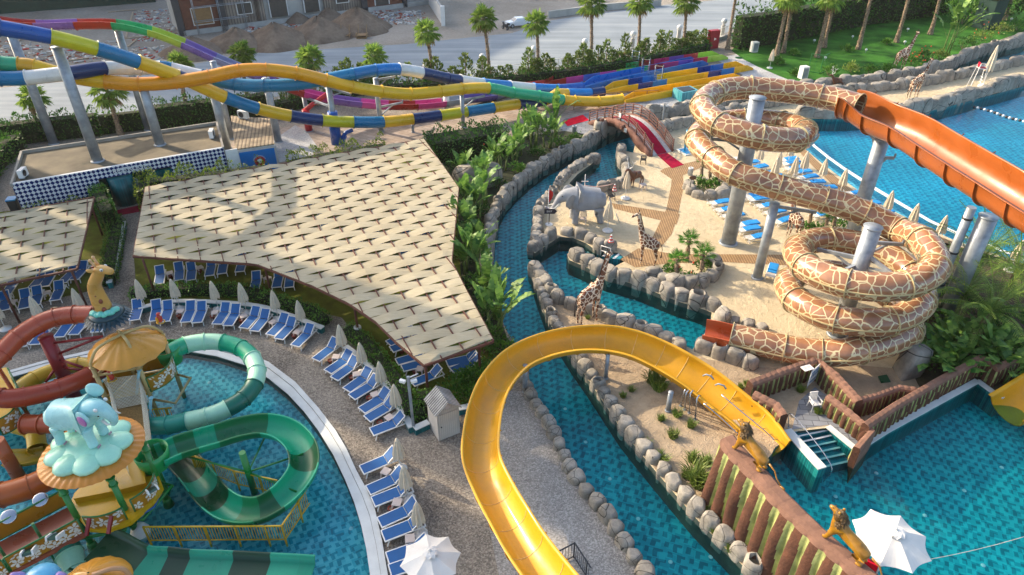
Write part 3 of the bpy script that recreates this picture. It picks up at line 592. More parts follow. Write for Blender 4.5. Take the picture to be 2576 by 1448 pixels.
def rockmesh(seed, hollow=False):
    r = random.Random(seed); mb = MB(); n = 6; ph = [r.uniform(-.3, .3) for _ in range(n)]; rr = [r.uniform(.84, 1.14) for _ in range(n)]
    tl = (r.uniform(-.12, .12), r.uniform(-.12, .12)); sub = 4; rings = []
    prof = [(.92, -.9), (1.0, -.25), (1.04, .1), (1.03, .42), (.97, .64), (.86, .77), (.66, .84)]
    def ring(q, z):
        out = []
        for k in range(n*sub):
            i, f = divmod(k, sub); f /= sub; a0 = 2*math.pi*i/n+ph[i]; a1 = 2*math.pi*((i+1) % n)/n+ph[(i+1) % n]+(2*math.pi if i == n-1 else 0)
            p0 = V((math.cos(a0)*rr[i], math.sin(a0)*rr[i], 0)); p1 = V((math.cos(a1)*rr[(i+1) % n], math.sin(a1)*rr[(i+1) % n], 0)); p = p0.lerp(p1, f); p *= 1+.05*math.sin(math.pi*f)
            out.append(V((p.x*.56*q, p.y*.5*q, z*(1+.14*(p.x*tl[0]*4+p.y*tl[1]*4) if z > 0 else 1))))
        return out
    mb.loft([ring(q, z) for q, z in prof], True, False)
    if hollow: mb.loft([ring(.66, .84), ring(.6, .82), ring(.56, .45)], True, False); top = ring(.56, .45)
    else: mb.loft([ring(.66, .84), ring(.4, .87)], True, False); top = ring(.4, .87)
    mb.add(top, [tuple(range(len(top)))], 1 if hollow else 0, False); return mb
ROCKS = [tag(rockmesh(k, k in (3, 6)).build('boulder', [M['rock'], M['rock_soil']]), 'x', 'boulder') for k in range(7)]
rused = [0]*7
def rocks(desc, pts, off=.32, sp=.98, sc=1.0, zs=1.0, group=None, seed=1, world=False):
    r = random.Random(seed); p = pts if world else ats(pts); p = cr(p, 6); acc = 0; i = 0; k = 0
    L = [0]
    for a, b in zip(p[:-1], p[1:]): L.append(L[-1]+(b-a).length)
    s_ = sp*.5
    while s_ < L[-1]:
        j = max(q for q in range(len(L)) if L[q] <= s_); j = min(j, len(p)-2); f = (s_-L[j])/max(1e-6, L[j+1]-L[j]); d = (p[j+1]-p[j]).normalized(); pos = p[j].lerp(p[j+1], f)+V((-d.y, d.x, 0))*off+V((0, 0, -.02))
        h = r.choice((0, 1, 2, 4, 5, 0, 1, 2, 4, 5, 0, 1, 2, 4, 3, 6)); q = sc*r.uniform(.85, 1.12); o = ROCKS[h]
        if rused[h]: o = o.copy(); COL.objects.link(o)
        rused[h] = 1; o.location = pos; o.rotation_euler = (r.uniform(-.06, .06), r.uniform(-.06, .06), math.atan2(d.y, d.x)+r.choice((0, math.pi))+r.uniform(-.25, .25)); o.scale = (q*sp/.98*1.14, q*.95, q*zs*r.uniform(.85, 1.2))
        o['label'] = '%s grey moulded %sboulder %s' % (ORD[k], 'hollow ' if h in (3, 6) else '', desc); o['group'] = group or 'moulded boulders along the water'
        k += 1; s_ += sp*r.uniform(.88, 1.12)
rocks('from the bridge on the planted river bank', [(1512, 345), (1475, 368), (1440, 382), (1383, 412), (1335, 445), (1296, 480), (1270, 510), (1250, 550), (1240, 600), (1233, 660), (1242, 720), (1250, 765)], -.3, 1.0, 1.05, .95, seed=2)
rocks('down the gravel side of the river', [(1322, 925), (1340, 985), (1372, 1040), (1402, 1085), (1432, 1150), (1472, 1220), (1522, 1275), (1562, 1335), (1602, 1395), (1645, 1452), (1665, 1480)], -.26, .78, .78, .8, seed=3)
rocks('down the sandy side of the river', [(1336, 678), (1345, 715), (1362, 765), (1382, 815), (1403, 845), (1442, 905), (1482, 960), (1522, 1020), (1562, 1080), (1602, 1130), (1652, 1190), (1703, 1250), (1755, 1310), (1805, 1360), (1855, 1410), (1895, 1452)], .3, .84, .84, .82, seed=4)
rocks('from the tip of the giraffe islet beside the lagoon', [(1352, 676), (1380, 712), (1420, 757), (1503, 782), (1545, 803), (1585, 818), (1648, 837), (1713, 866), (1742, 880)], -.35, .98, 1.0, .85, seed=5)
rocks('along the spit from its tip to the tube exit', [(1430, 650), (1463, 668), (1495, 683), (1528, 698), (1560, 706), (1613, 722), (1670, 745), (1713, 762), (1750, 772), (1790, 787), (1800, 812)], .42, 1.04, 1.05, .92, seed=6)
rocks('around the elephant island from the lagoon spit', [(1502, 398), (1478, 402), (1438, 425), (1406, 450), (1388, 475), (1368, 500), (1347, 524), (1342, 552), (1340, 578), (1336, 600), (1338, 630)], .4, .95, .95, .85, seed=7)
rocks('along the front edge of the elephant island', [(1345, 638), (1385, 612), (1408, 597), (1440, 599), (1473, 612), (1498, 630), (1525, 634), (1540, 636)], .42, .98, 1.0, .9, seed=8)
rocks('from the bridge foot down the lagoon shore', [(1574, 378), (1572, 402), (1588, 430), (1588, 455)], -.4, .95, 1.0, .9, seed=9)
rocks('by the parasol behind the elephant', [(1578, 470), (1555, 478), (1515, 486)], -.45, 1.0, 1.05, .9, seed=10)
rocks('from the bridge along the far canal bank', [(1512, 342), (1535, 331), (1590, 316), (1663, 299), (1735, 286), (1838, 263), (1880, 254), (2010, 236), (2119, 220), (2182, 214), (2257, 206), (2307, 196), (2382, 174), (2464, 139), (2576, 110)], .42, 1.25, 1.35, 1.1, seed=11)
rocks('from the bridge along the near canal bank', [(1612, 350), (1668, 325), (1745, 308), (1830, 285), (1900, 270), (2040, 245), (2119, 236), (2190, 227), (2257, 220), (2362, 203), (2432, 187), (2492, 175), (2590, 152)], -.45, 1.25, 1.25, 1.05, seed=12)
rocks('along the sand strip above the swimming pool', [(2010, 296), (2110, 299), (2200, 295), (2317, 284), (2382, 268), (2464, 246), (2576, 216)], .5, 1.35, 1.45, 1.0, seed=13)
rocks('beside the giraffe tube exit', [K(2, 2, 1850, 620), K(2, 2, 1960, 640), K(2, 2, 2120, 700), K(2, 2, 2290, 760), K(2, 2, 2440, 820)], 0, .92, 1.05, 1.0, seed=14, world=True)
rocks('behind the giraffe tube exit', [K(2, 2, 2050, 290), K(2, 2, 2180, 340), K(2, 2, 2350, 390), K(2, 2, 2480, 420), K(2, 2, 2570, 450)], 0, .8, .8, .7, seed=15, world=True)
rocks('ringing the three-palm planter', [K(2, 1, 1340, 1350), K(2, 1, 1450, 1360), K(2, 1, 1560, 1430), K(2, 1, 1680, 1445), K(2, 1, 1830, 1440), K(2, 1, 1930, 1400), K(2, 1, 2040, 1330), K(2, 1, 2060, 1260), K(2, 1, 1990, 1210)], 0, 1.0, 1.1, .9, seed=16, world=True)
rocks('ringing the beach shrub planter', [K(2, 1, 1770, 420), K(2, 1, 1800, 500), K(2, 1, 1890, 540), K(2, 1, 2010, 545), K(2, 1, 2130, 530), K(2, 1, 2160, 450)], 0, 1.0, 1.1, .8, seed=17, world=True)
o = rockmesh(40).build('boulder', [M['rock'], M['rock_soil']]); o.location = K(3, 2, 1420, 830); o.scale = (2.4, 1.5, 1.9); o.rotation_euler = (.1, .1, .9)
tag(o, 'large smooth boulder below the bottom coil of the giraffe tube', 'boulder')
# ------------------------------------------------------------------ animals
def skinmesh(nodes, sub=2, root=0):
    "nodes: (pos, radius | (rx, ry), parent index)"
    me = bpy.data.meshes.new('tmp'); me.from_pydata([n[0] for n in nodes], [(i, n[2]) for i, n in enumerate(nodes) if n[2] is not None], []); o = bpy.data.objects.new('tmp', me); COL.objects.link(o)
    md = o.modifiers.new('s', 'SKIN'); md.use_smooth_shade = True
    for i, n in enumerate(nodes):
        q = n[1] if hasattr(n[1], '__len__') else (n[1], n[1]); me.skin_vertices[0].data[i].radius = q; me.skin_vertices[0].data[i].use_root = (i == root)
    s_ = o.modifiers.new('u', 'SUBSURF'); s_.levels = s_.render_levels = sub
    dg = bpy.context.evaluated_depsgraph_get(); m2 = bpy.data.meshes.new_from_object(o.evaluated_get(dg)); vs = [v.co.copy() for v in m2.vertices]; fs = [tuple(p.vertices) for p in m2.polygons]
    bpy.data.objects.remove(o); bpy.data.meshes.remove(me); bpy.data.meshes.remove(m2); return vs, fs
M['giraffe'] = giraffemat('giraffe_hide', '#d8c8b0', '#5a3522', '#7d4c30', 3.2, .07, .6, 0)
M['giraffe_dark'] = mat('giraffe_mane', '#2e1d14', .7)
def giraffe(label, loc, rz, h=4.0, head=.25):
    t = thing('giraffe_statue', label, 'giraffe statue', loc, rz); k = h/4.4; t.scale = (.93, .78, 1.0)
    N_ = [((0, 0, 1.95), (.40, .48), None), ((.42, 0, 2.08), (.40, .48), 0), ((-.45, 0, 1.85), (.36, .42), 0), ((-.72, 0, 1.78), (.24, .3), 2),
          ((.68, 0, 2.35), (.30, .36), 1), ((.86, 0, 2.85), (.2, .22), 4), ((1.02, 0, 3.4), (.155, .17), 5), ((1.16, 0, 3.92), (.13, .14), 6), ((1.24, 0, 4.18), (.15, .15), 7), ((1.42, head*.5, 4.14), (.13, .14), 8), ((1.66, head, 3.98), (.085, .085), 9), ((1.74, head*1.15, 3.94), (.08, .07), 10)]
    for s_ in (-1, 1):
        b = len(N_); N_ += [((.56, s_*.22, 1.72), (.2, .2), 1), ((.58, s_*.22, 1.1), (.09, .09), b), ((.56, s_*.22, .95), (.085, .085), b+1), ((.57, s_*.22, .2), (.05, .05), b+2), ((.6, s_*.22, .05), (.085, .075), b+3)]
        b = len(N_); N_ += [((-.55, s_*.22, 1.55), (.22, .22), 2), ((-.50, s_*.22, 1.15), (.11, .11), b), ((-.64, s_*.22, .85), (.08, .08), b+1), ((-.58, s_*.22, .2), (.05, .05), b+2), ((-.55, s_*.22, .05), (.085, .075), b+3)]
    vs, fs = skinmesh(N_, 2); mb = MB().add([v*k for v in vs], fs, 0, True)
    for s_ in (-1, 1):
        mb.tube([V((1.22, s_*.06, 4.26))*k, V((1.18, s_*.08, 4.46))*k], .03*k, 6, True, 1); mb.ball(V((1.18, s_*.08, 4.48))*k, .045*k, 6, 5, 1)
        mb.ball(V((1.16, s_*.2, 4.2))*k, V((.05, .13, .07))*k, 6, 5, 0); mb.ball(V((1.40, s_*.125+head*.45, 4.2))*k, .03*k, 6, 5, 1)
    for i in range(16): f = i/15; p = V((.48, 0, 2.45)).lerp(V((1.06, 0, 4.18)), f); mb.box(p*k, (.06*k, .05*k, .16*k), 0, 1)
    mb.build('body', [M['giraffe'], M['giraffe_dark']], t)
    MB().tube([V((-.92, 0, 1.9))*k, V((-1.02, 0, 1.5))*k, V((-1.0, 0, 1.1))*k, V((-1.0, 0, .8))*k], [.035*k, .025*k, .03*k, .06*k], 6).build('tail', M['giraffe_dark'], t); return t
M['eleph'] = mat('elephant_concrete', '#8f9296', .85, .16, 1.4, .5, 6)
M['ivory'] = mat('ivory_tusk', '#d9d5c8', .4)
def elephant(label, loc, rz, k=1.0, body='eleph', name='elephant_statue', toon=False):
    t = thing(name, label, 'elephant statue', loc, rz)
    N_ = [((0, 0, 1.85), (.82, .78), None), ((.75, 0, 1.95), (.78, .72), 0), ((-.75, 0, 1.75), (.72, .68), 0), ((-1.15, 0, 1.6), (.5, .5), 2), ((1.35, 0, 2.1), (.52, .55), 1), ((1.8, 0, 2.05), (.42, .46), 4), ((2.1, 0, 1.7), (.25, .27), 5), ((2.3, 0, 1.35), (.18, .18), 6), ((2.5, 0, 1.1), (.13, .13), 7), ((2.8, 0, 1.12), (.1, .1), 8), ((3.0, 0, 1.3), (.075, .075), 9)]
    if toon: N_[4:] = [((1.3, 0, 2.35), (.55, .56), 1), ((1.72, 0, 2.45), (.5, .5), 4), ((2.12, 0, 2.1), (.33, .34), 5), ((2.3, 0, 1.7), (.25, .25), 6), ((2.2, 0, 1.4), (.19, .19), 7), ((2.0, 0, 1.32), (.15, .15), 8)]
    for s_ in (-1, 1):
        b = len(N_); N_ += [((.85, s_*.45, 1.3), (.34, .34), 1), ((.88, s_*.45, .7), (.25, .25), b), ((.88, s_*.45, .12), (.26, .26), b+1), ((.9, s_*.45, .02), (.27, .27), b+2)]
        b = len(N_); N_ += [((-.9, s_*.45, 1.25), (.38, .36), 2), ((-.82, s_*.45, .68), (.25, .25), b), ((-.95, s_*.45, .12), (.25, .25), b+1), ((-.93, s_*.45, .02), (.27, .27), b+2)]
    vs, fs = skinmesh(N_, 2); mb = MB().add([v*k for v in vs], fs, 0, True)
    for s_ in (-1, 1):
        Mx = Matrix.Rotation(s_*.45, 3, 'Z') @ Matrix.Rotation(s_*-.25, 3, 'X')
        mb.ball(V((1.22, s_*.68, 2.2 if s_ < 0 else 2.9))*k if toon else V((1.32, s_*.66, 1.85))*k, V((.46, .12, .5))*k if toon else V((.42, .07, .66))*k, 12, 8, 0, lambda p: 1-.25*max(0, -p.z)*(p.x > 0), Matrix.Rotation(s_*.2, 3, 'Z') if toon else Mx); mb.ball(V((1.86, s_*.37, 2.2))*k, .05*k, 6, 5, 1)
    mb.build('body', [M[body], M['giraffe_dark']], t)
    for s_ in (-1, 1): MB().tube([V(q)*k for q in (((1.95, s_*.34, 1.9), (2.2, s_*.42, 1.72), (2.42, s_*.4, 1.74)) if toon else ((2.0, s_*.25, 1.6), (2.35, s_*.34, 1.28), (2.75, s_*.3, 1.25)))], [.09*k, .07*k, .015*k] if toon else [.07*k, .055*k, .015*k], 8).build('tusk', M['ivory'], t)
    MB().tube([V((-1.55, 0, 1.75))*k, V((-1.75, 0, 1.3))*k, V((-1.72, 0, .9))*k], [.05*k, .035*k, .05*k], 6).build('tail', M[body], t); return t
M['bronze'] = mat('brown_cast_statue', '#5d3a28', .45, .25, 3)
def deer(label, loc, rz):
    t = thing('deer_statue', label, 'deer statue', loc, rz)
    N_ = [((0, 0, 1.1), (.27, .3), None), ((.45, 0, 1.15), (.27, .31), 0), ((-.45, 0, 1.1), (.26, .28), 0), ((.75, 0, 1.4), (.15, .18), 1), ((.95, 0, 1.75), (.11, .13), 3), ((1.15, 0, 1.78), (.11, .11), 4), ((1.4, 0, 1.65), (.065, .06), 5)]
    for s_ in (-1, 1):
        for x, p, kx in ((.48, 1, 0), (-.5, 2, -.1)): b = len(N_); N_ += [((x, s_*.14, .85), (.12, .12), p), ((x+kx, s_*.14, .45), (.06, .06), b), ((x, s_*.14, .06), (.045, .045), b+1), ((x+.03, s_*.14, .02), (.06, .05), b+2)]
    vs, fs = skinmesh(N_, 2); mb = MB().add(vs, fs, 0, True); mb.build('body', M['bronze'], t)
    for s_ in (-1, 1):
        a = MB(); p = [V((1.0, s_*.06, 1.86)), V((.85, s_*.3, 2.1)), V((.9, s_*.42, 2.45)), V((1.05, s_*.36, 2.7))]; a.tube(p, [.03, .03, .022, .012], 6)
        a.tube([p[1], p[1]+V((.3, s_*.05, .25))], [.022, .01], 5); a.tube([p[2], p[2]+V((-.15, s_*.2, .25))], [.02, .01], 5); a.build('antler', M['white'], t)
    return t
M['lion'] = mat('golden_lion_paint', '#8a6012', .35, .2, 3, .2, 14, coat=.3, c2='#a97a1a'); M['mane'] = mat('dark_mane_paint', '#33260f', .4, .4, 8, 1, 18, c2='#6b4f1f')
def lion(label, loc, rz, k=1.0, pitch=0.0):
    t = thing('lion_statue', label, 'lion statue', loc, rz); t.rotation_euler = (0, -pitch, rz); t.scale = (1.25, .9, .95)
    N_ = [((0, 0, .82), (.24, .26), None), ((.42, 0, 1.02), (.23, .28), 0), ((-.42, 0, .70), (.18, .2), 0), ((-.6, 0, .64), (.15, .17), 2), ((.56, 0, 1.28), (.18, .2), 1), ((.64, 0, 1.56), (.16, .17), 4), ((.82, 0, 1.6), (.115, .115), 5), ((.95, 0, 1.56), (.09, .085), 6)]
    for s_ in (-1, 1):
        b = len(N_); N_ += [((.5, s_*.2, .75), (.13, .13), 1), ((.56, s_*.2, .4), (.085, .085), b), ((.62, s_*.2, .1), (.075, .075), b+1), ((.74, s_*.2, .05), (.09, .06), b+2)]
        b = len(N_); N_ += [((-.5, s_*.2, .52), (.16, .15), 2), ((-.34, s_*.2, .36), (.1, .1), b), ((-.6, s_*.2, .14), (.065, .065), b+1), ((-.42, s_*.2, .05), (.09, .06), b+2)]
    vs, fs = skinmesh(N_, 2); mb = MB().add([v*k for v in vs], fs, 0, True)
    for s_ in (-1, 1): mb.ball(V((.8, s_*.1, 1.68))*k, .025*k, 6, 4, 1); mb.ball(V((.56, s_*.16, 1.75))*k, V((.05, .06, .07))*k, 6, 5, 0)
    mb.build('body', [M['lion'], M['mane']], t)
    r = random.Random(5); mn = MB()
    mn.ball(V((.54, 0, 1.46))*k, V((.2, .24, .33))*k, 12, 9, 0, lambda p: 1+.1*math.sin(p.z*9+p.y*6)); mn.ball(V((.46, 0, 1.15))*k, V((.2, .25, .3))*k, 12, 8)
    for i in range(90):
        d = rdir(r); d.x = -abs(d.x)*.9+.1; p = V((.52, 0, 1.38))+V((d.x*.2, d.y*.26, d.z*.36)); qleaf(mn, p*k, (d*.5+V((-.3, 0, -.9))).normalized(), d, .26*k, .1*k)
    mn.build('mane', M['mane'], t)
    tl = MB(); tl.tube([V(q)*k for q in ((-.72, 0, .72), (-1.0, 0, .6), (-1.15, 0, .3), (-1.4, 0, .12))], [.05*k, .035*k, .03*k, .03*k], 7); tl.ball(V((-1.45, 0, .1))*k, V((.12, .06, .06))*k, 8, 6); tl.build('tail', M['lion'], t); return t
# ------------------------------------------------------------------ pergolas with woven cloth roofs
M['cloth'] = None
def clothmat(ang):
    t = NT('woven_shade_cloth'); v = t.co(scale=(.55, 9, 9), rot=(0, 0, -ang)); n = t.noise(v, 1.6, 4); n2 = t.noise(t.co(), .5, 3)
    col = t.mix(.5, t.ramp(n, [(.3, C('#aa9f82')), (.7, C('#c5bb9f'))]), t.ramp(n2, [(.3, C('#b0a488')), (.7, C('#c8bfa5'))]))
    hs = t.n('HueSaturation', i_Color=col); t.l(t.math('ADD', t.math('MULTIPLY', t.n('ObjectInfo').outputs['Random'], .16), .92), hs.inputs['Value']); col = hs.outputs[0]; t.bump(n, .8, .06); m = t.fin(col, .9, 0, .1)
    tl = t.n('BsdfTranslucent', i_Color=col); mx = t.n('MixShader'); mx.inputs[0].default_value = .18; t.l(t.b.outputs[0], mx.inputs[1]); t.l(tl.outputs[0], mx.inputs[2]); t.l(mx.outputs[0], t.out.inputs[0]); return m
M['wood_dark'] = mat('reddish_timber', '#5a3326', .75, .25, 2, .4, 20)
def cross_(poly, o, d, nrm):
    "where the line o + s*d meets the polygon: sorted s pairs"
    ss = []
    for a, b in zip(poly, poly[1:]+poly[:1]):
        fa, fb = (a-o).dot(nrm), (b-o).dot(nrm)
        if (fa > 0) != (fb > 0): ss.append((a.lerp(b, fa/(fa-fb))-o).dot(d))
    ss.sort(); return [(ss[i], ss[i+1]) for i in range(0, len(ss)-1, 2)]
def pergola(label, poly, ua, ub, z, posts, rowsp=.86, raft=1.3):
    u = (ub-ua); u.z = 0; u.normalize(); v = V((-u.y, u.x, 0)); o = poly[0].copy()
    t = thing('shade_pergola', label, 'pergola', (posts[0].x, posts[0].y, 0)); cm = clothmat(math.atan2(u.y, u.x))
    f0 = min((p-o).dot(v) for p in poly); f1 = max((p-o).dot(v) for p in poly); g0 = min((p-o).dot(u) for p in poly); g1 = max((p-o).dot(u) for p in poly)
    nrow = int((f1-f0)/rowsp); rowsp = (f1-f0)/nrow
    for j in range(nrow):
        q = f0+(j+.5)*rowsp; mb = MB()
        e0, e1 = [cross_(poly, o+v*(q+e*rowsp*.46), u, v) for e in (-1, 1)]; em = cross_(poly, o+v*q, u, v)
        for k, (s0, s1) in enumerate(em):
            a0, a1 = (e0[k] if k < len(e0) else (s0, s1)); b0, b1 = (e1[k] if k < len(e1) else (s0, s1)); n = max(4, int((s1-s0)/.163)); rg = []
            for i in range(n+1):
                fr = i/n; row = []
                for e, (x0, x1) in ((-1, (a0, a1)), (0, (s0, s1)), (1, (b0, b1))):
                    s_ = x0+(x1-x0)*fr; edge = min(1, min(fr, 1-fr)*n/4)
                    w_ = .5*(1-abs(((s_-g0)/raft+j) % 2-1)*2); w_ = math.copysign(abs(w_*2), w_)*(.068+.022*math.sin(j*1.7+i*.13))*edge
                    p = o+v*(q+e*rowsp*(.47-.03*abs(w_)*4))+u*s_; row.append(V((p.x, p.y, z+.1+w_+(.012 if e == 0 else 0))))
                rg.append(row)
            mb.loft(rg, False, False, 0, False)
        mb.build('cloth_strip', cm, t, True)
    x = g0+raft*.5
    x = g0
    while x < g1:
        for s0, s1 in cross_(poly, o+u*x, v, u):
            a, b = o+u*x+v*s0, o+u*x+v*s1
            if s1-s0 > .3: MB().bar((a.x, a.y, z+.1), (b.x, b.y, z+.1), .065, .08).build('rafter', M['wood_dark'], t, True)
        x += raft
    for k in range(1, nrow//3+1):
        for s0, s1 in cross_(poly, o+v*(f0+k*3*rowsp), u, v):
            a, b = o+v*(f0+k*3*rowsp)+u*s0, o+v*(f0+k*3*rowsp)+u*s1; MB().bar((a.x, a.y, z-.02), (b.x, b.y, z-.02), .11, .14).build('cross_beam', M['wood_dark'], t, True)
    for a, b in zip(poly, poly[1:]+poly[:1]): MB().bar((a.x, a.y, z+.0), (b.x, b.y, z+.02), .11, .14).build('edge_beam', M['wood_dark'], t, True)
    for p in posts: MB().tube([V((p.x, p.y, 0)), V((p.x, p.y, z))], .075, 8).build('post', M['wood_dark'], t, True)
    return t
PZ = 3.0
big = [at(*q, PZ) for q in ((367, 473), (1066, 352), (1154, 476), (1136, 660), (1167, 722), (1241, 860), (1068, 922), (1000, 866), (945, 812), (879, 767), (786, 722), (644, 667), (336, 647))]
def und(p): return V((p.x, p.y, 0))
pergola('large pergola roofed with woven beige cloth strips beside the river plants', big, big[0], big[1], PZ, [und(big[k].lerp(big[j], .03)) for k, j in ((6, 1), (12, 5), (0, 5), (1, 6), (2, 12), (3, 12), (5, 0), (9, 1), (11, 1))]+[und(at(880, 560, PZ)), und(at(640, 560, PZ)), und(at(1020, 700, PZ))])
small = [at(*q, PZ) for q in ((237, 498), (194, 678), (0, 720), (-320, 790), (-320, 598), (0, 541))]
pergola('smaller pergola of woven beige cloth strips in front of the checkered building', small, small[5], small[0], PZ, [und(small[k].lerp(small[j], .03)) for k, j in ((1, 4), (0, 3), (2, 5), (5, 2), (3, 0), (4, 1))])
# ------------------------------------------------------------------ restroom building
def checkmat(ang, s=.33):
    t = NT('checkered_wall_tiles'); v = t.co(rot=(0, 0, -ang)); sx = t.n('SeparateXYZ', i_Vector=v); x, z = sx.outputs[0], sx.outputs[2]
    a = t.math('FLOOR', t.math('MULTIPLY', t.math('ADD', x, z), 1/s)); b = t.math('FLOOR', t.math('MULTIPLY', t.math('SUBTRACT', x, z), 1/s))
    f = t.math('ABSOLUTE', t.math('MODULO', t.math('ADD', a, b), 2)); return t.fin(t.mix(f, C('#ced2d6'), C('#14245e')), .25, 0, .5)
def txt(s, size, m, name, parent, loc, rot, ext=.03):
    c = bpy.data.curves.new('t', 'FONT'); c.body = s; c.size = size; c.extrude = ext; c.align_x = 'CENTER'; c.align_y = 'CENTER'; o = bpy.data.objects.new('t', c); COL.objects.link(o)
    me = bpy.data.meshes.new_from_object(o.evaluated_get(bpy.context.evaluated_depsgraph_get())); bpy.data.objects.remove(o); me.materials.clear(); me.materials.append(m)
    q = bpy.data.objects.new(name, me); COL.objects.link(q); q.parent = parent; off = V((0, 0, 0)); p = parent
    while p: off += p.location; p = p.parent
    q.location = V(loc)-off; q.rotation_euler = rot; return q
RZ = 3.3
FL, FR = at(28, 464, RZ), at(561, 372, RZ); BL, BR = at(54, 381, RZ), at(545, 308, RZ)
d = (FR-FL).normalized(); ang = math.atan2(d.y, d.x); nrm = V((d.y, -d.x, 0))
def onfront(tx): f = tx*.25; return at(f, 464-(f-28)/533*92, RZ)
t = thing('restroom_building', 'low flat-roofed building with blue and white checkered wall lettered RESTROOM', 'building', (FL.x, FL.y, 0)); ck = checkmat(ang)
O1, O2 = onfront(950), onfront(1690)
def wallseg(a, b, z0, z1, th, m, nm):
    n_ = -nrm; mb = MB().prism([a, b, b+n_*th, a+n_*th], z0, z1); return mb.build(nm, m, t, True)
wallseg(FL, O1, 0, RZ, .25, ck, 'front_wall'); wallseg(O2, FR, 0, RZ, .25, ck, 'front_wall'); wallseg(O1, O2, RZ-.85, RZ, .25, ck, 'lintel')
M['render'] = mat('grey_render', '#8d8a82', .9, .15, 1); M['roof'] = mat('weathered_roof_felt', '#4c4739', .9, .3, .4, .2, 8, c2='#7d725c', detail=8)
e = -nrm*.26
MB().prism([FL+e, FR+e, BR, BL], 2.85, 3.08, 0).build('roof', M['roof'], t, True)
pr = MB(); pr.bar((FL.x, FL.y, 0), (FL.x, FL.y, .01), .01)
for a, b in ((FL, BL), (BL, BR), (FR, BR)): pr.bar(V((a.x, a.y, 3.2)), V((b.x, b.y, 3.2)), .18, .3)
pr.build('parapet', M['render'], t, True)
for a, b, nm in ((FL+e, BL, 'side_wall'), (BL, BR, 'back_wall'), (FR+e, BR, 'side_wall')): MB().bar(V((a.x, a.y, 1.42)), V((b.x, b.y, 1.42)), .2, 2.84).build(nm, M['render'], t, True)
M['teal'] = tilemat('teal_wall_tiles', '#0c5a5c', '#117072', '#083f42', .2, 0)
n_ = -nrm; bk = [O1+n_*1.6, O2+n_*1.6]; MB().bar(V((bk[0].x, bk[0].y, 1.4)), V((bk[1].x, bk[1].y, 1.4)), .1, 2.8).build('inner_wall', M['teal'], t, True)
cc = O1.lerp(O2, .28)+n_*.2; MB().cyl((cc.x, cc.y, 0), .95, 2.4, 20).build('curved_screen', M['teal'], t, True)
wallseg(O1.lerp(O2, .66)-n_*.02, O2-n_*.02, .0, 2.3, .2, M['teal'], 'tiled_panel')
dr = O1.lerp(O2, .46)-n_*.02; de = dr+(d*.35+nrm*.9).normalized()*.95; do = MB().bar(V((dr.x, dr.y, 1.05)), V((de.x, de.y, 1.05)), .05, 2.1).build('door', mat('grey_door', '#8f959b', .5), t, True)
hp = dr.lerp(de, .88); MB().ball((hp.x-.05, hp.y-.05, 1.0), .05, 8, 6).build('handle', M['chrome'], do, True)
tc = onfront(1300)+nrm*.03; txt('RESTROOM', .52, M['white'], 'lettering', t, (tc.x, tc.y, RZ-.42), (R(90), 0, ang), .04)
def acunit(label, loc, rz, cat='air conditioner', s_=1.0):
    a = thing('air_conditioner', label, cat, loc, rz); MB().box((0, 0, .42*s_), (.9*s_, .35*s_, .64*s_)).build('casing', M['white'], a)
    f = MB(); f.lathe((0, 0, 0), [(.0, 0), (.24*s_, 0), (.26*s_, .02)], 16); o = f.build('fan_grille', M['steel_dark'], a); o.location = (-.1*s_, -.18*s_, .42*s_); o.rotation_euler = (R(90), 0, 0)
    for i in (-1, 1): MB().box((i*.3*s_, 0, .05*s_), (.06, .36*s_, .1*s_)).build('foot', M['steel'], a)
acunit('white air conditioner at the left end of the checkered building roof', at(62, 447, 3.08), ang+1.2)
acunit('white air conditioner beside the steel post at the right end of the flat roof', KY(0, 0, 2140, 1400, at(535, 350, 3.08).y)*1.0 if False else at(535, 347, 3.08), ang+1.3)
# kiosk with corrugated roof and poster wall
def Q5(x, y): return ((820+x/4.025)/1.4907, (360+y/4.025)/1.4907)
M['corr'] = stripes('corrugated_roofing', '#7d6c57', '#b3a083', 3.1, 0, .35, .7, .6, -.25, 0, .65)
k4 = [at(*Q5(*q), 2.9) for q in ((180, 300), (770, 345), (838, 722), (252, 806))]
t = thing('ticket_kiosk', 'small kiosk with a striped corrugated metal roof behind the blue poster', 'kiosk', (k4[3].x, k4[3].y, 0))
MB().prism(k4, 2.8, 2.9).build('roof', M['corr'], t, True)
for a, b in zip(k4, k4[1:]+k4[:1]):
    c = sum(k4, V((0, 0, 0)))/4; a2, b2 = a.lerp(c, .05), b.lerp(c, .05); MB().bar((a2.x, a2.y, 1.4), (b2.x, b2.y, 1.4), .1, 2.78).build('wall', M['white'], t, True)
acunit('grey air conditioner standing on the corrugated kiosk roof', at(*Q5(385, 350), 2.9), -.3, s_=1.1)
pa, pb = k4[3].lerp(k4[2], .06), k4[3].lerp(k4[2], .97); t = thing('poster_board', 'bright blue poster with a round red emblem on a white frame', 'poster', (pa.x, pa.y, 0)); pd = (pb-pa).normalized(); pn = V((pd.y, -pd.x, 0)); pang = math.atan2(pd.y, pd.x)
fr_ = MB().bar(V((pa.x, pa.y, 1.35))-pd*.18+pn*.1, V((pb.x, pb.y, 1.35))+pd*.18+pn*.1, .08, 2.7); fr_.build('frame', mat('poster_frame', '#b7b2aa', .6), t, True)
MB().bar(V((pa.x, pa.y, 1.35))+pn*.15, V((pb.x, pb.y, 1.35))+pn*.15, .03, 2.45).build('poster_sheet', mat('poster_blue', '#0a6fb5', .5, .1, .8), t, True)
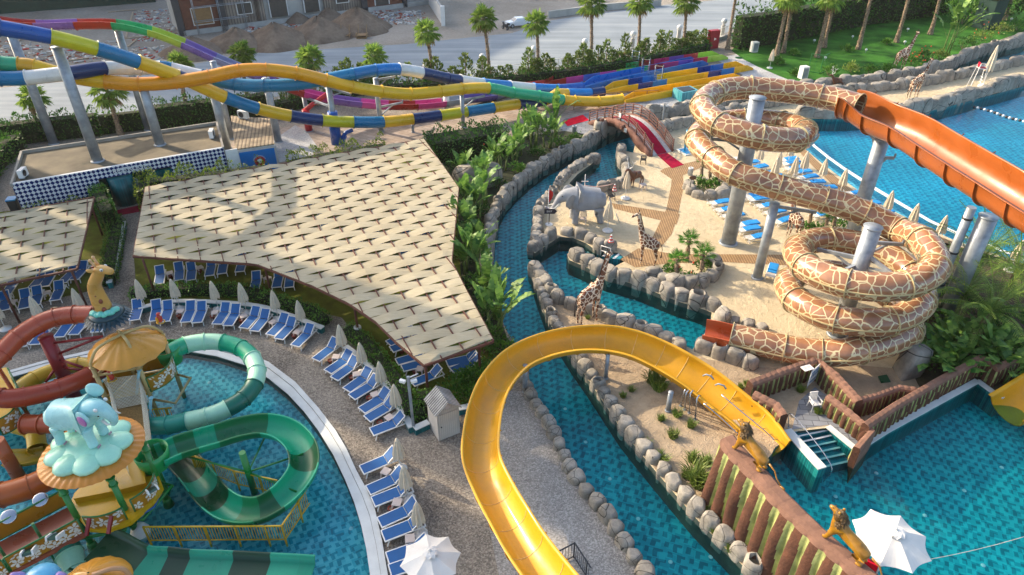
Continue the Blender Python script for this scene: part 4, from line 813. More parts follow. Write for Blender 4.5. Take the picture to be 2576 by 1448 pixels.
em = pa.lerp(pb, .53)+pn*.19; q = MB(); q.lathe((0, 0, 0), [(.0, .012), (.44, .012), (.46, 0)], 28, 0); q.lathe((0, 0, .016), [(0, 0), (.3, 0)], 20, 1); q.ball((0, .02, .03), (.13, .22, .02), 10, 6, 2); q.ball((-.13, .1, .03), (.09, .1, .02), 8, 5, 2); q.ball((.13, .1, .03), (.09, .1, .02), 8, 5, 2)
for k in range(17): a = R(20+k*140/16); q.box((math.cos(a)*.52, math.sin(a)*.52, .01), (.03, .08, .015), a-1.57, 2)
o = q.build('emblem', [mat('emblem_red', '#b3202c', .5), mat('emblem_dark_red', '#7d1220', .5), M['white']], t); o.location = V((em.x, em.y, 1.55))-t.location; o.rotation_euler = (R(90), 0, pang)
wa, wb = K(0, 1, 2262, 68, 3.0), K(0, 1, 2385, 48, 3.0); t = MB().bar((wa.x, wa.y, 1.5), (wb.x, wb.y, 1.5), .15, 3.0).build('screen_wall', M['white']); tag(t, 'plain white wall between the checkered wall and the blue poster', 'wall')
# ------------------------------------------------------------------ water slides
FR = {}
def fr(c, k=1.0):
    if (c, k) not in FR: FR[(c, k)] = frp('fibreglass_'+c.strip('#'), c, k)
    return FR[(c, k)]
def circ(r, n=20): return [(math.cos(a)*r, math.sin(a)*r) for a in [2*math.pi*k/n for k in range(n)]]
def trough(r, lip=.12, th=.05, wall=0.0, n=12, flat=1.0):
    "closed U section, (side, up) with the rim at up=wall"
    p = [(r*math.cos(a), r*math.sin(a)*flat) for a in [math.pi+math.pi*k/n for k in range(n+1)]]
    if wall: p = [(-r, wall)]+p+[(r, wall)]
    o = [(x*(r+th)/r, (y*(r+th)/r if y < 0 else y)) for x, y in p][::-1]
    h = wall; return p+[(r+lip, h), (r+lip, h-.05), (r+th, h-.05)]+o[1:-1]+[(-r-th, h-.05), (-r-lip, h-.05), (-r-lip, h)]
def sweep(path, prof, bank=None, wid=None):
    rg = []; L = len(path)
    for i, p in enumerate(path):
        t = path[min(i+1, L-1)]-path[max(i-1, 0)]; sd, up = frame(t); b = bank(i/(L-1)) if bank else 0
        if b: sd, up = sd*math.cos(b)+up*math.sin(b), up*math.cos(b)-sd*math.sin(b)
        k = wid(i/(L-1)) if wid else 1; rg.append([p+sd*x*k+up*y*k for x, y in prof])
    return rg
def slide(name, label, pts, cols, prof, per=6, flange=0, flm=None, seam=0, closed=True, bank=None, group=None, cat='water slide', rimc=None, ribs=0, capend=True, wid=None):
    "pts: control points at the joints; cols: one colour (or material) per interval, None leaves it out"
    t = thing(name, label, cat, pts[0], 0, group); path = cr(pts, per); rg = sweep(path, prof, bank, wid); n_ = len(prof); LN = len(rg)
    NR = [[(rg[min(i+1, LN-1)][j]-rg[max(i-1, 0)][j]).cross(rg[i][(j+1) % n_]-rg[i][j-1]).normalized()*-1 for j in range(n_)] for i in range(LN)]
    def smooth_(o, i):
        me = o.data; ns = [v for r in NR[i*per:i*per+per+1] for v in r]; k = 1 if me.polygons[0].normal.dot(ns[0]+ns[1]) > 0 else -1; me.normals_split_custom_set_from_vertices([v*k for v in ns])
    for i, c in enumerate(cols):
        if c is None: continue
        m = fr(c) if isinstance(c, str) else c
        s_ = rg[i*per:i*per+per+1]
        mb = MB().loft(s_, True, capend and not flange, 0, True)
        if flange:
            rr = max(math.hypot(*q) for q in prof); k = 1+flange/rr
            a = path[i*per]; tn = (path[i*per+1]-a).normalized(); o = mb.build('slide_section', m, t, True); smooth_(o, i)
            for e, sg in ((i*per, 1), (i*per+per, -1)):
                q = rg[e]; c0 = path[e]; tn = (path[min(e+1, len(path)-1)]-path[max(e-1, 0)]).normalized()*.05*sg
                big_ = [c0+(v-c0)*k for v in q]; f = MB().loft([[v for v in q], big_, [v+tn for v in big_], [v+tn for v in q]], True, False, 0, False)
                if e == i*per or i == len(cols)-1 or cols[i+1] is None: f.build('flange', flm or m, o, True)
            if seam:
                sm = MB()
                for a_ in (0, math.pi):
                    pr = [(math.cos(a_)*rr+x, y) for x, y in ((-.02, -.035), (seam, -.035), (seam, .035), (-.02, .035))] if a_ == 0 else [(-rr-x, y) for x, y in ((-.02, -.035), (seam, -.035), (seam, .035), (-.02, .035))]
                    sm.loft(sweep(path, pr)[i*per:i*per+per+1], True, False, 0, False)
                sm.build('seam', flm or m, o, True)
        else:
            o = mb.build('slide_section', m, t, True); smooth_(o, i)
            if ribs:
                rr = max(abs(q[0]) for q in prof); c0 = path[i*per]; q = rg[i*per]; tn = (path[i*per+1]-path[max(0, i*per-1)]).normalized()*.05
                n_ = len(q)//2; out = q[n_:]; big_ = [c0+(v-c0)*(1+ribs/rr) for v in out]
                MB().loft([out, big_, [v+tn for v in big_], [v+tn for v in out]], False, False, 0, False).build('rib', rimc or m, o, True)
    return t, path
def column(label, base, top, r=.3, m='steel', arms=(), cap=True, name='support_column', group='slide support columns'):
    t = thing(name, label, 'column', base, 0, group); h = top.z-base.z
    MB().cyl((0, 0, 0), r, h, 18, 0, r*.95).build('shaft', M[m] if isinstance(m, str) else m, t)
    MB().cyl((0, 0, -.02), r*1.35, .14, 18, 0, r*1.2).build('base_collar', M['steel'], t)
    if cap: MB().lathe((0, 0, h), [(r*1.02, -.05), (r*1.05, .02), (0, .04)], 18).build('top_plate', M['steel'], t)
    for z, e in arms:
        a = V((0, 0, z)); e = V(e)-base; b = MB().bar(a, e, .16, .2); b.bar(a-V((0, 0, .9)), a.lerp(e, .62), .1, .12); b.bar(e, e+V((0, 0, .3)), .1); b.build('bracket_arm', M['steel'], t)
    return t
BL, YE, NV, WH, LM, AM, GR, RD, PK, PU, GY, TL, LI = '#006b98', '#d6ab1c', '#042a5e', '#cfd0cc', '#b8b41c', '#d08a0c', '#1d9a62', '#93251a', '#b5357c', '#6c55a0', '#8390a0', '#1a7299', '#86b53a'
S0 = [(0, 0, q) for q in ()]
def P3(lst):
    return [aty(*T(c, r, x, y), Y) for c, r, x, y, Y in lst]
# tube with blue, yellow and navy sections
A_ = P3([(0, 0, -500, 190, 50), (0, 0, 0, 282, 51), (0, 0, 510, 375, 52.5), (0, 0, 970, 492, 54), (0, 0, 1385, 625, 56), (0, 0, 1785, 770, 58), (0, 0, 1890, 812, 58.4), (0, 0, 2260, 980, 60), (1, 0, 18, 1095, 61.5), (1, 0, 348, 1170, 62.8), (1, 0, 668, 1215, 63.8), (1, 0, 980, 1232, 64.8), (1, 0, 1285, 1230, 66), (1, 0, 1580, 1200, 67.3), (1, 0, 1857, 1165, 68.5), (1, 0, 2122, 1128, 69.8), (1, 0, 2388, 1088, 71.2), (2, 0, 65, 1050, 73), (2, 0, 320, 1020, 74.5), (2, 0, 450, 950, 76.5), (2, 0, 560, 945, 77.5), (2, 0, 795, 940, 78.3), (2, 0, 915, 925, 79)])
slide('tube_slide', 'long enclosed tube slide of blue, yellow and navy sections dipping lowest of the tubes', A_, [YE, '#0f4c95', LM, BL, YE, NV, YE, BL, YE, NV, LM, BL, YE, NV, LM, BL, YE, NV, YE, YE, '#1376c0', NV, ][:22], circ(.56), 5, .09, seam=.05)
B_ = P3([(0, 0, -400, 600, 53), (0, 0, 0, 640, 54), (0, 0, 185, 655, 54.4), (0, 0, 335, 672, 54.7), (0, 0, 700, 770, 55.5), (0, 0, 1060, 825, 56), (0, 0, 1395, 850, 56.5), (0, 0, 1760, 828, 57.5), (0, 0, 2105, 775, 58.5), (0, 0, 2400, 715, 59.5), (1, 0, 100, 706, 60.5), (1, 0, 400, 740, 61.3), (1, 0, 700, 810, 62.5), (1, 0, 962, 875, 63.6), (1, 0, 1260, 925, 65), (1, 0, 1555, 948, 66.4), (1, 0, 1850, 922, 67.8), (1, 0, 2068, 898, 69.2), (1, 0, 2340, 890, 70.5), (2, 0, 5, 935, 72), (2, 0, 268, 970, 73.2), (2, 0, 515, 1008, 74.3), (2, 0, 630, 1018, 74.6), (2, 0, 870, 1025, 75.2), (2, 0, 1110, 1000, 76)])
slide('tube_slide', 'amber and yellow tube slide with green sections weaving in front of the other tubes', B_, ['#2f9a72', '#2f9a72', '#c9971c', YE, '#d0a30e', AM, AM, AM, '#d98f0a', '#d98f0a', '#d5960e', '#d5960e', '#d8a414', YE, YE, YE, YE, YE, '#25a06f', '#25a06f', '#25a06f', YE, YE, YE], circ(.56), 5, .09, seam=.05)
C_ = P3([(0, 0, -400, 770, 52), (0, 0, 0, 790, 53), (0, 0, 265, 785, 53.5), (0, 0, 680, 740, 54.6), (0, 0, 1055, 690, 56.5), (0, 0, 1395, 690, 59), (0, 0, 1600, 680, 60.2), (0, 0, 1725, 695, 60.8), (0, 0, 2030, 770, 61.2), (0, 0, 2360, 850, 61.3), (1, 0, 85, 865, 61.5), (1, 0, 410, 850, 62), (1, 0, 715, 800, 63), (1, 0, 975, 750, 64.3), (1, 0, 1205, 710, 65.6), (1, 0, 1438, 700, 66.8), (1, 0, 1670, 735, 68.3), (1, 0, 1925, 790, 70), (1, 0, 2050, 810, 71), (1, 0, 2285, 845, 73), (1, 0, 2550, 868, 75), (2, 0, 215, 890, 77), (2, 0, 465, 900, 78.5), (2, 0, 705, 880, 80)])
slide('tube_slide', 'blue and white tube slide arching highest at the middle', C_, [BL, BL, WH, NV, WH, WH, BL, WH, TL, TL, TL, TL, TL, '#15689c', '#1170b4', WH, NV, NV, WH, '#1575b8', WH, '#1376c0', '#1557a5'], circ(.56), 5, .09, seam=.05)
D_ = P3([(0, 0, -400, 120, 64), (0, 0, 0, 200, 65), (0, 0, 345, 235, 66), (0, 0, 757, 225, 67), (0, 0, 1142, 228, 67.5), (0, 0, 1508, 300, 67.8), (0, 0, 1848, 425, 68), (0, 0, 2165, 570, 68.2), (0, 0, 2480, 700, 68.5), (1, 0, 200, 815, 69), (1, 0, 490, 920, 69.7), (1, 0, 780, 985, 70.3), (1, 0, 1065, 1025, 71), (1, 0, 1345, 1045, 71.8), (1, 0, 1620, 1045, 72.8), (1, 0, 1893, 1020, 74.3), (1, 0, 2120, 985, 76), (1, 0, 2400, 955, 78), (2, 0, 0, 890, 80), (2, 0, 160, 860, 81), (2, 0, 350, 835, 82)])
slide('open_slide', 'open half-pipe slide in rainbow colours running behind the tubes', D_, ['#8f2f22', '#96281c', '#85609f', '#a8331a', '#1e9a5e', '#98b03c', '#6f5aa0', '#7d84a5', '#6a4f95', '#8f2418', '#b83a86', '#6d4f98', '#c04a92', '#8f2418', '#b83a80', '#8b93a0', '#5c4f93', '#7d84a5', '#9aa4b0', '#9d2c1e'], trough(.62, .1, .06, .15), 5, ribs=.08)
# landing lanes: pairs of coloured walls with a shallow channel
def lane(label, a, b, w, cols, h=.8, taper=2.6, cols2=None):
    d = b-a; L = d.length; d.normalize(); s_ = V((-d.y, d.x, 0)); t = thing('landing_lane', label, 'slide lane', a, 0, 'landing lanes at the foot of the tubes')
    n = len(cols); u = 0
    for k, c in enumerate(cols):
        p, q = a+d*L*k/n, a+d*L*(k+1)/n; mb = MB(); th = .06
        for e in (-1, 1):
            h0 = h*(.45 if k == 0 else 1); h1 = h
            ee = w/2*(.35 if k == 0 else 1); P_ = p+s_*e*ee; Q_ = q+s_*e*w/2
            mb.add([P_, Q_, Q_+V((0, 0, h1)), P_+V((0, 0, h0)), P_+s_*e*th, Q_+s_*e*th, Q_+s_*e*th+V((0, 0, h1)), P_+s_*e*th+V((0, 0, h0))], [(0, 1, 2, 3), (5, 4, 7, 6), (3, 2, 6, 7), (0, 3, 7, 4), (1, 5, 6, 2)])
        e0 = w/2*(.35 if k == 0 else 1)
        mb.add([p-s_*e0+V((0, 0, .15)), q-s_*w/2+V((0, 0, .15)), q+s_*w/2+V((0, 0, .15)), p+s_*e0+V((0, 0, .15))], [(0, 1, 2, 3)])
        mb.build('lane_section', fr(c), t, True)
    e_ = MB(); q = a+d*L
    e_.add([q-s_*(w/2), q-s_*(w/2)+d*1.2, q+s_*(w/2)+d*1.2, q+s_*(w/2), q-s_*(w/2)+V((0, 0, h)), q-s_*(w/2)+d*1.2+V((0, 0, .25)), q+s_*(w/2)+d*1.2+V((0, 0, .25)), q+s_*(w/2)+V((0, 0, h))], [(0, 1, 5, 4), (1, 2, 6, 5), (2, 3, 7, 6), (0, 3, 2, 1)]); e_.build('end_stop', fr(cols[-1]), t, True)
def gl(x, y): return K(2, 0, x, y, 0)
lane('rainbow striped landing lane farthest from the pool', gl(330, 852), gl(2055, 592), 2.0, ['#96281c', '#b83a80', '#4f60ab', '#b8408c', '#7fae35', '#179455', '#8f2020', '#b02c5c', '#6b4493', '#b02048', '#93bd45'])
lane('all blue landing lane beside the rainbow lane', gl(715, 892), gl(1850, 652), 2.1, ['#1264b0']*8)
lane('landing lane of yellow, navy and blue sections', gl(915, 940), gl(2300, 700), 2.0, [YE, '#cfa612', '#12377e', '#1570b5', '#d0b01c', '#d8ac12', '#d8ac12', '#12307a', '#1668b0', '#dca912'])
lane('plain yellow landing lane nearest the river', gl(1120, 1030), gl(2280, 825), 1.9, ['#dca912']*7)
for x0, y0, x1, y1, q in ((1230, 690, 1262, 575, 'first'), (1330, 780, 1390, 640, 'second'), (1460, 850, 1520, 715, 'third')):
    p = gl(x0, y0); t = thing('step_ladder', '%s steel ladder frame from the left standing over the landing lanes' % q, 'ladder', p, -.35, 'ladders over the landing lanes')
    for s_ in (-.45, .45): MB().tube([V((s_, 0, 0)), V((s_, 0, 2.2)), V((s_, .7, 2.2)), V((s_, .7, 0))], .035, 6).build('rail', M['chrome'], t)
    MB().bar((-.45, 0, 2.2), (.45, 0, 2.2), .04).build('top_bar', M['chrome'], t)
    for k in range(5): MB().bar((-.45, 0, .3+k*.3), (.45, 0, .3+k*.3), .05, .03).build('rung', M['steel'], t)
# steel columns under the tubes
def col(label, c, r_, bx, by, tx, ty, zb=0.0, r=.32, arms=(), m='steel'):
    b = at(*T(c, r_, bx, by), zb); tp = aty(*T(c, 0, tx, ty), b.y); return column(label, b, V((b.x, b.y, tp.z)), r, m, arms)
col('tall steel column through the roof near the left end holding the blue and yellow tube', 0, 1, 985, 175, 522, 475, 3.08, .42)
col('steel column standing through the middle of the flat roof under the amber tube', 0, 1, 1612, 12, 1390, 800, 3.08, .4, )
col('steel column at the right end of the checkered building under the amber tube', 0, 1, 2290, 60, 2108, 862, 0, .4)
col('leaning-looking grey column behind the left of the flat roof', 0, 1, 545, 0, 20, 360, 0, .42)
col('tall grey column under the red and green open slide', 0, 0, 1495, 1310, 1155, 305, 0, .36)
col('pale grey column rising behind the kiosk to the open slide', 0, 0, 2330, 1400, 2130, 620, 0, .3)
col('steel column with a painted blue foot beside the kiosk', 1, 0, 225, 1430, 85, 790, 0, .36)
b0 = K(1, 0, 815, 1448); col('steel column rising from the blue bracket post', 1, 0, 815, 1440, 715, 870, 0, .3, [(5.6, KY(1, 0, 955, 955, 64))])
col('thin steel column beside the red pipe', 1, 0, 530, 1250, 470, 980, 0, .24, [(2.9, KY(1, 0, 730, 1070, 66))])
col('steel column under the top of the blue and white tube', 1, 0, 1262, 1330, 1196, 790, 0, .26, [(5.4, KY(1, 0, 1400, 775, 67.5)), (2.6, KY(1, 0, 1475, 1035, 71))])
col('steel column rising from the clipped hedge to the yellow tube', 1, 0, 2085, 1285, 2065, 960, 0, .22, [(2.9, KY(1, 0, 2300, 970, 70.5))])
col('short cream column under the end of the pink slide', 1, 0, 1920, 1110, 1912, 960, 0, .36, m='white')
col('short grey column under the yellow section above the terrace', 1, 0, 1580, 1335, 1578, 1262, 0, .14)
col('short turquoise column under the green tube section', 2, 0, 237, 1105, 235, 1025, 0, .2, m=mat('turquoise_steel', '#2a9a8c', .4))
t = thing('bracket_post', 'bright blue sleeve post with a forked arm holding the low tube', 'post', b0, 0); bm = fr('#0d4fa0'); MB().cyl((0, 0, 0), .55, 3.3, 18, 0, .48).build('sleeve', bm, t)
e = KY(1, 0, 975, 1310, b0.y+.4)-b0; ab = MB(); ab.tube([V((.4, 0, e.z-.9)), V((e.x*.6, e.y*.6, e.z-.2)), e], .2, 8); ab.tube([V((.35, 0, e.z-2.0)), V((e.x*.55, e.y*.5, e.z-.5))], .15, 8); ab.build('forked_arm', bm, t)
p = K(1, 0, 535, 1320); t = thing('water_pipe', 'short red pipe elbow rising from the paved terrace', 'pipe', p); rp = mat('red_pipe_paint', '#b3202a', .4)
MB().cyl((0, 0, 0), .38, 2.3, 16).build('riser', rp, t); MB().tube([V((0, 0, 2.2)), V((.7, .4, 2.7)), V((2.3, 1.2, 3.6))], .24, 12).build('branch', rp, t); MB().cyl((0, 0, 0), .5, .08, 16).build('foot_flange', M['steel'], t)
# giraffe-patterned tube
GM = giraffemat('giraffe_tube', '#c8ba90', '#80583f', '#9a6e4e', 1.7, .042, .22, .35); GF = frp('tube_flange_cream', '#b5a67c')
c1, c2, RR = V((16.4, 44.9, 0)), V((20.2, 33.6, 0)), 3.5
def hel(c, a, z, r=RR): return V((c.x+math.cos(R(a))*r, c.y+math.sin(R(a))*r, z))
G_ = [aty(2163, 268, 45.0), aty(2065, 243, 47.0)]+[hel(c1, a, z) for a, z in ((80, 10.75), (125, 10.6), (170, 10.4), (215, 10.1), (260, 9.75), (305, 9.4), (350, 9.05), (35, 8.7), (80, 8.4), (125, 8.2), (172, 8.05))]
G_ += [hel(c1, 215, 7.8, RR*1.02)]+[aty(1850, 437, 40.6), aty(1957, 472, 39.6), aty(2072, 502, 38.7), aty(2174, 536, 37.8), aty(2260, 580, 36.6)]
G_ += [hel(c2, a, z) for a, z in ((10, 6.35), (-35, 6.2), (-80, 5.95), (-125, 5.65), (-170, 5.35), (-215, 5.05), (-260, 4.8), (-305, 4.55), (-350, 4.2), (-395, 3.9), (-440, 3.6), (-485, 3.3), (-530, 3.0), (-575, 2.7), (-620, 2.45), (-665, 2.2), (-710, 1.95), (-755, 1.65))]
G_ += [aty(2165, 880, 29.9), aty(2070, 888, 30.3), aty(1974, 877, 31.0), aty(1838, 846, 32.2)]
gt, gpath = slide('giraffe_tube_slide', 'giraffe-patterned tube slide coiling down around two steel columns', G_, [GM]*(len(G_)-1), circ(.8, 26), 6, .075, GF, .06)
ex = [aty(1838, 846, 32.2), aty(1806, 838, 32.5), aty(1772, 832, 32.8)]; slide('slide_exit', 'short orange open chute where the giraffe tube empties into the lagoon', [q-V((0, 0, .1)) for q in ex], [fr('#b3522a')]*2, trough(.8, .08, .05, .35), 6)
OR = [aty(2128, 258, 45.9), aty(2158, 268, 45.2), aty(2207, 298, 43.6), aty(2282, 330, 41), aty(2357, 377, 38), aty(2432, 424, 35.3), aty(2507, 470, 33), aty(2590, 522, 30.8), aty(2720, 600, 27.5)]
OM = frp('orange_gelcoat', '#96501f')
slide('open_raft_slide', 'wide open orange flume sloping over the big pool at the right edge', OR, [OM]*8, trough(1.18, .15, .06, .62, 16, .85), 6, ribs=.14, bank=lambda f: R(-11)*min(1, f*4))
MB()
t = column('thick steel column inside the upper giraffe coil', c1, V((c1.x, c1.y, 11.2)), .55, 'steel', [(10.1, hel(c1, 60, 9.9, 2.7)), (9.3, hel(c1, 250, 9.0, 2.7)), (9.6, hel(c1, -20, 8.7, 2.7)), (8.1, hel(c1, 140, 7.6, 2.7))])
t = column('steel column inside the lower giraffe coil', c2, V((c2.x, c2.y, 7.6)), .5, 'steel', [(6.6, hel(c2, 20, 5.9, 2.8)), (5.5, hel(c2, 130, 4.9, 2.8)), (5.9, hel(c2, -60, 5.3, 2.8)), (5.2, hel(c2, 200, 4.6, 2.8))])
b = K(2, 1, 2465, 1350); column('slim steel column under the long straight of the giraffe tube', b, V((b.x, b.y, aty(*T(3, 1, 55, 600), b.y).z)), .32, 'steel', [(5.6, aty(*T(3, 1, 480, 690), b.y+.6))])
b = at(2128, 640); column('steel column under the mouth of the orange flume', b, V((b.x, b.y, aty(2205, 350, b.y).z)), .5, 'steel', [(8.4, aty(2185, 330, b.y+1.0)), (7.6, aty(2250, 398, b.y-.5))])
b = at(2376, 800); column('tall steel column carrying the orange flume at the right', b, V((b.x, b.y, aty(2480, 545, b.y).z)), .52, 'steel')
t = thing('drain_pipe', 'grey drain pipe running down beside the right steel column', 'pipe', (b.x-.9, b.y+.4, 0)); h = aty(2455, 530, b.y).z; MB().cyl((0, 0, 0), .26, h, 14).build('pipe', M['steel'], t)
for z in (h*.3, h*.6, h*.9): MB().cyl((0, 0, z), .29, .12, 14).build('clamp', M['steel_dark'], t)
# big open yellow slide in front
Yp = [(2, 2, 2625, 1620, .4), (2, 2, 2420, 1350, .75), (2, 2, 2150, 1130, 1.05), (2, 2, 1920, 945, 1.35), (2, 2, 1700, 800, 1.65), (2, 2, 1480, 680, 1.85), (2, 2, 1230, 575, 2.05), (2, 2, 960, 520, 2.2), (2, 2, 640, 525, 2.35), (2, 2, 330, 590, 2.5), (2, 2, 60, 715, 2.65), (1, 2, 2440, 920, 2.8), (1, 2, 2330, 1150, 2.95), (1, 2, 2270, 1448, 3.1), (1, 3, 2270, 290, 3.3), (1, 3, 2400, 600, 3.5), (1, 3, 2545, 860, 3.7), (2, 3, 130, 1130, 3.9), (2, 3, 340, 1420, 4.1), (2, 3, 560, 1700, 4.3)]
YP = [K(*q[:4], q[4]) for q in Yp]; YM = frp('yellow_gelcoat', '#cd981a', 1.0, .42)
ybank = lambda f: R(20)*max(0, 1-abs(f-.36)/.28)+R(8)*max(0, 1-abs(f-.12)/.2)
ywid = lambda f: 1.0+.24*max(0, 1-max(0, f-.12)/.3)
yt, ypath = slide('open_yellow_slide', 'broad open yellow slide curving over the river in the foreground', YP, [YM]*(len(YP)-1), trough(.74, .12, .06, .14, 16), 6, ribs=.05, bank=ybank, wid=ywid)
M['seamline'] = mat('pale_joint_sealant', '#e4c98a', .6)
for k in range(1, len(YP)-1):
    p = ypath[k*6]; sd, up = frame(ypath[k*6+1]-ypath[k*6-1]); f_ = k/(len(YP)-1); b_ = ybank(f_); w_ = ywid(f_); sd, up = (sd*math.cos(b_)+up*math.sin(b_))*w_, (up*math.cos(b_)-sd*math.sin(b_))*w_; MB().tube([p+sd*math.cos(a)*.735+up*math.sin(a)*.735 for a in [math.pi+math.pi*j/12 for j in range(13)]], .013, 4, False).build('joint_line', M['seamline'], yt, True)
for lb, q, zt, r in (('grey post under the middle of the yellow slide', K(2, 2, 942, 915), 1.75, .12), ('thicker grey post under the straight of the yellow slide', K(2, 2, 1568, 1240), 1.35, .14), ('grey post under the yellow slide beside the river rocks', K(2, 2, 130, 1045), 1.9, .14)): column(lb, q, V((q.x, q.y, zt)), r)
b = K(1, 3, 2520, 900); 
for k, (x0, y0, x1, y1) in enumerate(((1695, 1190, 1735, 1040), (1735, 1228, 1755, 1060), (1780, 1262, 1795, 1065), (1843, 1325, 1860, 1115))):
    a = K(2, 2, x0, y0); tp = aty(*T(2, 2, x1, y1), a.y); t = thing('grab_post', '%s bent steel handrail post beside the yellow slide' % ORD[k], 'handrail', a, 0, 'bent posts along the yellow slide'); MB().tube([V((0, 0, 0)), tp-a, tp-a+V((.12, .12, .08)), tp-a+V((.25, .2, 0))], .045, 8).build('post', M['chrome'], t); MB().cyl((0, 0, 0), .09, .04, 10).build('foot', M['steel'], t)
for lb, ps in (('chrome ladder rail lying along the right lip of the yellow slide', [(2105, 1075), (2300, 1240), (2520, 1420), (2640, 1530)]), ('chrome ladder rail lying along the left lip of the yellow slide', [(1930, 1165), (2080, 1290), (2230, 1430), (2330, 1530)])):
    p = [K(2, 2, x, y, 1.55-.3*i) for i, (x, y) in enumerate(ps)]; t = thing('slide_handrail', lb, 'handrail', p[0]); mb = MB().tube(cr(p, 4), .03, 6); mb.build('rail', M['chrome'], t, True)
    for q in cr(p, 2): MB().bar(q, q+V((.22, .12, -.1)), .03).build('bracket', M['chrome'], t, True)
for k, (x, y) in enumerate(((1975, 905), (2100, 1000))): p = K(2, 2, x, y, 1.5); t = tag(MB().tube([V((-.25, .15, 0)), V((-.12, .07, .16)), V((.12, -.07, .16)), V((.25, -.15, 0))], .05, 8).build('grab_handle', M['steel']), None); t.parent = yt; t.location = p-yt.location
# ------------------------------------------------------------------ children's water play structure
TAN, TGR, TRED = fr('#b39a63'), fr('#1d7a35'), fr('#8a1c20')
M['panel_gold'] = fr('#a5741a'); M['petal'] = mat('white_petal_paint', '#d9d6cc', .5, .05); M['deck_yel'] = fr('#c49a12'); M['green_rail'] = mat('green_rail_paint', '#1f6a36', .4)
def rail(mb, p, r=.05, seg=8): mb.tube(p, r, seg)
def flower_panel(t, A, B, z0, z1, bulge=.25, n=7, seed=1, rim='green_rail', out=None):
    r = random.Random(seed); d = (B-A); d.z = 0; L = d.length; d.normalize(); o = V((d.y, -d.x, 0)) if out is None else out; N_ = 12
    def P(u, v, k=0.0): b = bulge*4*u*(1-u); return V((A.x, A.y, 0))+d*(L*u)+o*(b+k)+V((0, 0, z0+(z1-z0)*v))
    mb = MB().loft([[P(i/N_, 0), P(i/N_, 1), P(i/N_, 1, .05), P(i/N_, 0, .05)] for i in range(N_+1)], True, True, 0, False); pn = mb.build('flower_panel', M['panel_gold'], t, True)
    fl = MB(); H = z1-z0; cs = []
    for k in range(n*6):
        u, v = r.uniform(.08, .92), r.uniform(.2, .8); s_ = r.uniform(.2, .27)*min(1, H/.9)
        if any(math.hypot((u-a)*L, (v-b)*H) < s_*1.45 for a, b in cs) or len(cs) >= n: continue
        cs.append((u, v)); a0 = r.uniform(0, 6)
        for q in range(5):
            a = a0+q*2*math.pi/5; pts = []
            for j in range(9):
                f = j/8; w = (f-.5)*1.15; rr = s_*(.25+.75*math.sin(math.pi*f)**.6) if 0 < j < 8 else s_*.14
                pts.append(P(min(.98, max(.02, u+math.cos(a+w)*rr/L)), min(.96, max(.04, v+math.sin(a+w)*rr/H)), .062))
            fl.add([P(u+math.cos(a)*s_*.12/L, v+math.sin(a)*s_*.12/H, .062)]+pts, [(0, j, j+1) for j in range(1, 9)])
    for k in range(n*3):
        u, v, a = r.uniform(.05, .95), r.uniform(.08, .92), r.uniform(0, 6)
        if any(math.hypot((u-x)*L, (v-y)*H) < .24 for x, y in cs): continue
        c, s_ = math.cos(a), math.sin(a); q = [(-.1, 0), (0, .035), (.1, 0), (0, -.035)]; fl.add([P(min(.98, max(.02, u+(x*c-y*s_)/L)), min(.97, max(.03, v+(x*s_+y*c)/H)), .06) for x, y in q], [(0, 1, 2, 3)])
    fl.build('flower_print', M['petal'], pn, True); rb = MB()
    for v in (0, 1): rb.tube([P(i/N_, v, .03) for i in range(N_+1)], .04, 6)
    for u in (0, 1): rb.tube([P(u, 0, .03), P(u, 1, .03)], .04, 6)
    rb.build('frame', M[rim], pn, True); return pn
def ribdome(c, r, h, n=22, m=None, petals=0, edge=.03):
    mb = MB(); rg = []; S = n*4
    for f in (1.0, .97, .8, .6, .4, .2, .03):
        rg.append([V(c)+V((math.cos(a)*r*f*(1+(.05*math.cos(petals*a) if petals else 0)), math.sin(a)*r*f*(1+(.05*math.cos(petals*a) if petals else 0)), h*(1-f**1.7)+edge*f*abs(math.sin(n*a/2))-(.05 if f == 1 else 0))) for a in [2*math.pi*k/S for k in range(S)]])
    return mb.loft(rg, True, False, 0, True)
def bolts(mb, p, r): 
    mb.cyl(p-V((0, 0, .03)), r*1.45, .06, 12)
# tower with the tan frame and the giraffe
J = [K(0, 2, 930, 800, 3.9), K(0, 2, 1368, 722, 3.9), K(0, 2, 1632, 480, 3.9)]; J.append(J[0]+J[2]-J[1])
c = sum(J, V((0, 0, 0)))/4; t1 = thing('play_tower', 'tan framed play tower with an orange leaf canopy under the giraffe head', 'play tower', (c.x, c.y, -.5)); tc = c.copy()
for p in J:
    f = MB(); f.tube([V((p.x, p.y, -.5)), V((p.x, p.y, 3.9))], .11, 12); bolts(f, p, .11); bolts(f, p-V((0, 0, .55)), .11); bolts(f, p-V((0, 0, 1.9)), .11); f.build('column', TAN, t1, True)
ap = V((c.x, c.y, 5.0))
for p in J: q = p.lerp(ap, .32)+V((0, 0, .55)); MB().tube(cr([p, p+V((0, 0, .25)), q, ap-V((0, 0, .02))], 5), .075, 10).build('roof_arm', TAN, t1, True)
for a, b in zip(J, J[1:]+J[:1]): MB().tube([a-V((0, 0, .55)), b-V((0, 0, .55))], .075, 10).build('cross_tube', TAN, t1, True)
ribdome((c.x, c.y, 4.0), 1.78, .85, 16, None, 2, .08).build('canopy', fr('#c58a2e'), t1, True)
dk = [p-V((0, 0, 2.2)) for p in J]; MB().prism([c+(p-c)*1.05 for p in dk], 1.55, 1.7).build('deck', M['deck_yel'], t1, True)
flower_panel(t1, V((J[1].x+.1, J[1].y, 0)), V((J[2].x+.1, J[2].y, 0)), 1.75, 2.65, .45, 9, 3)
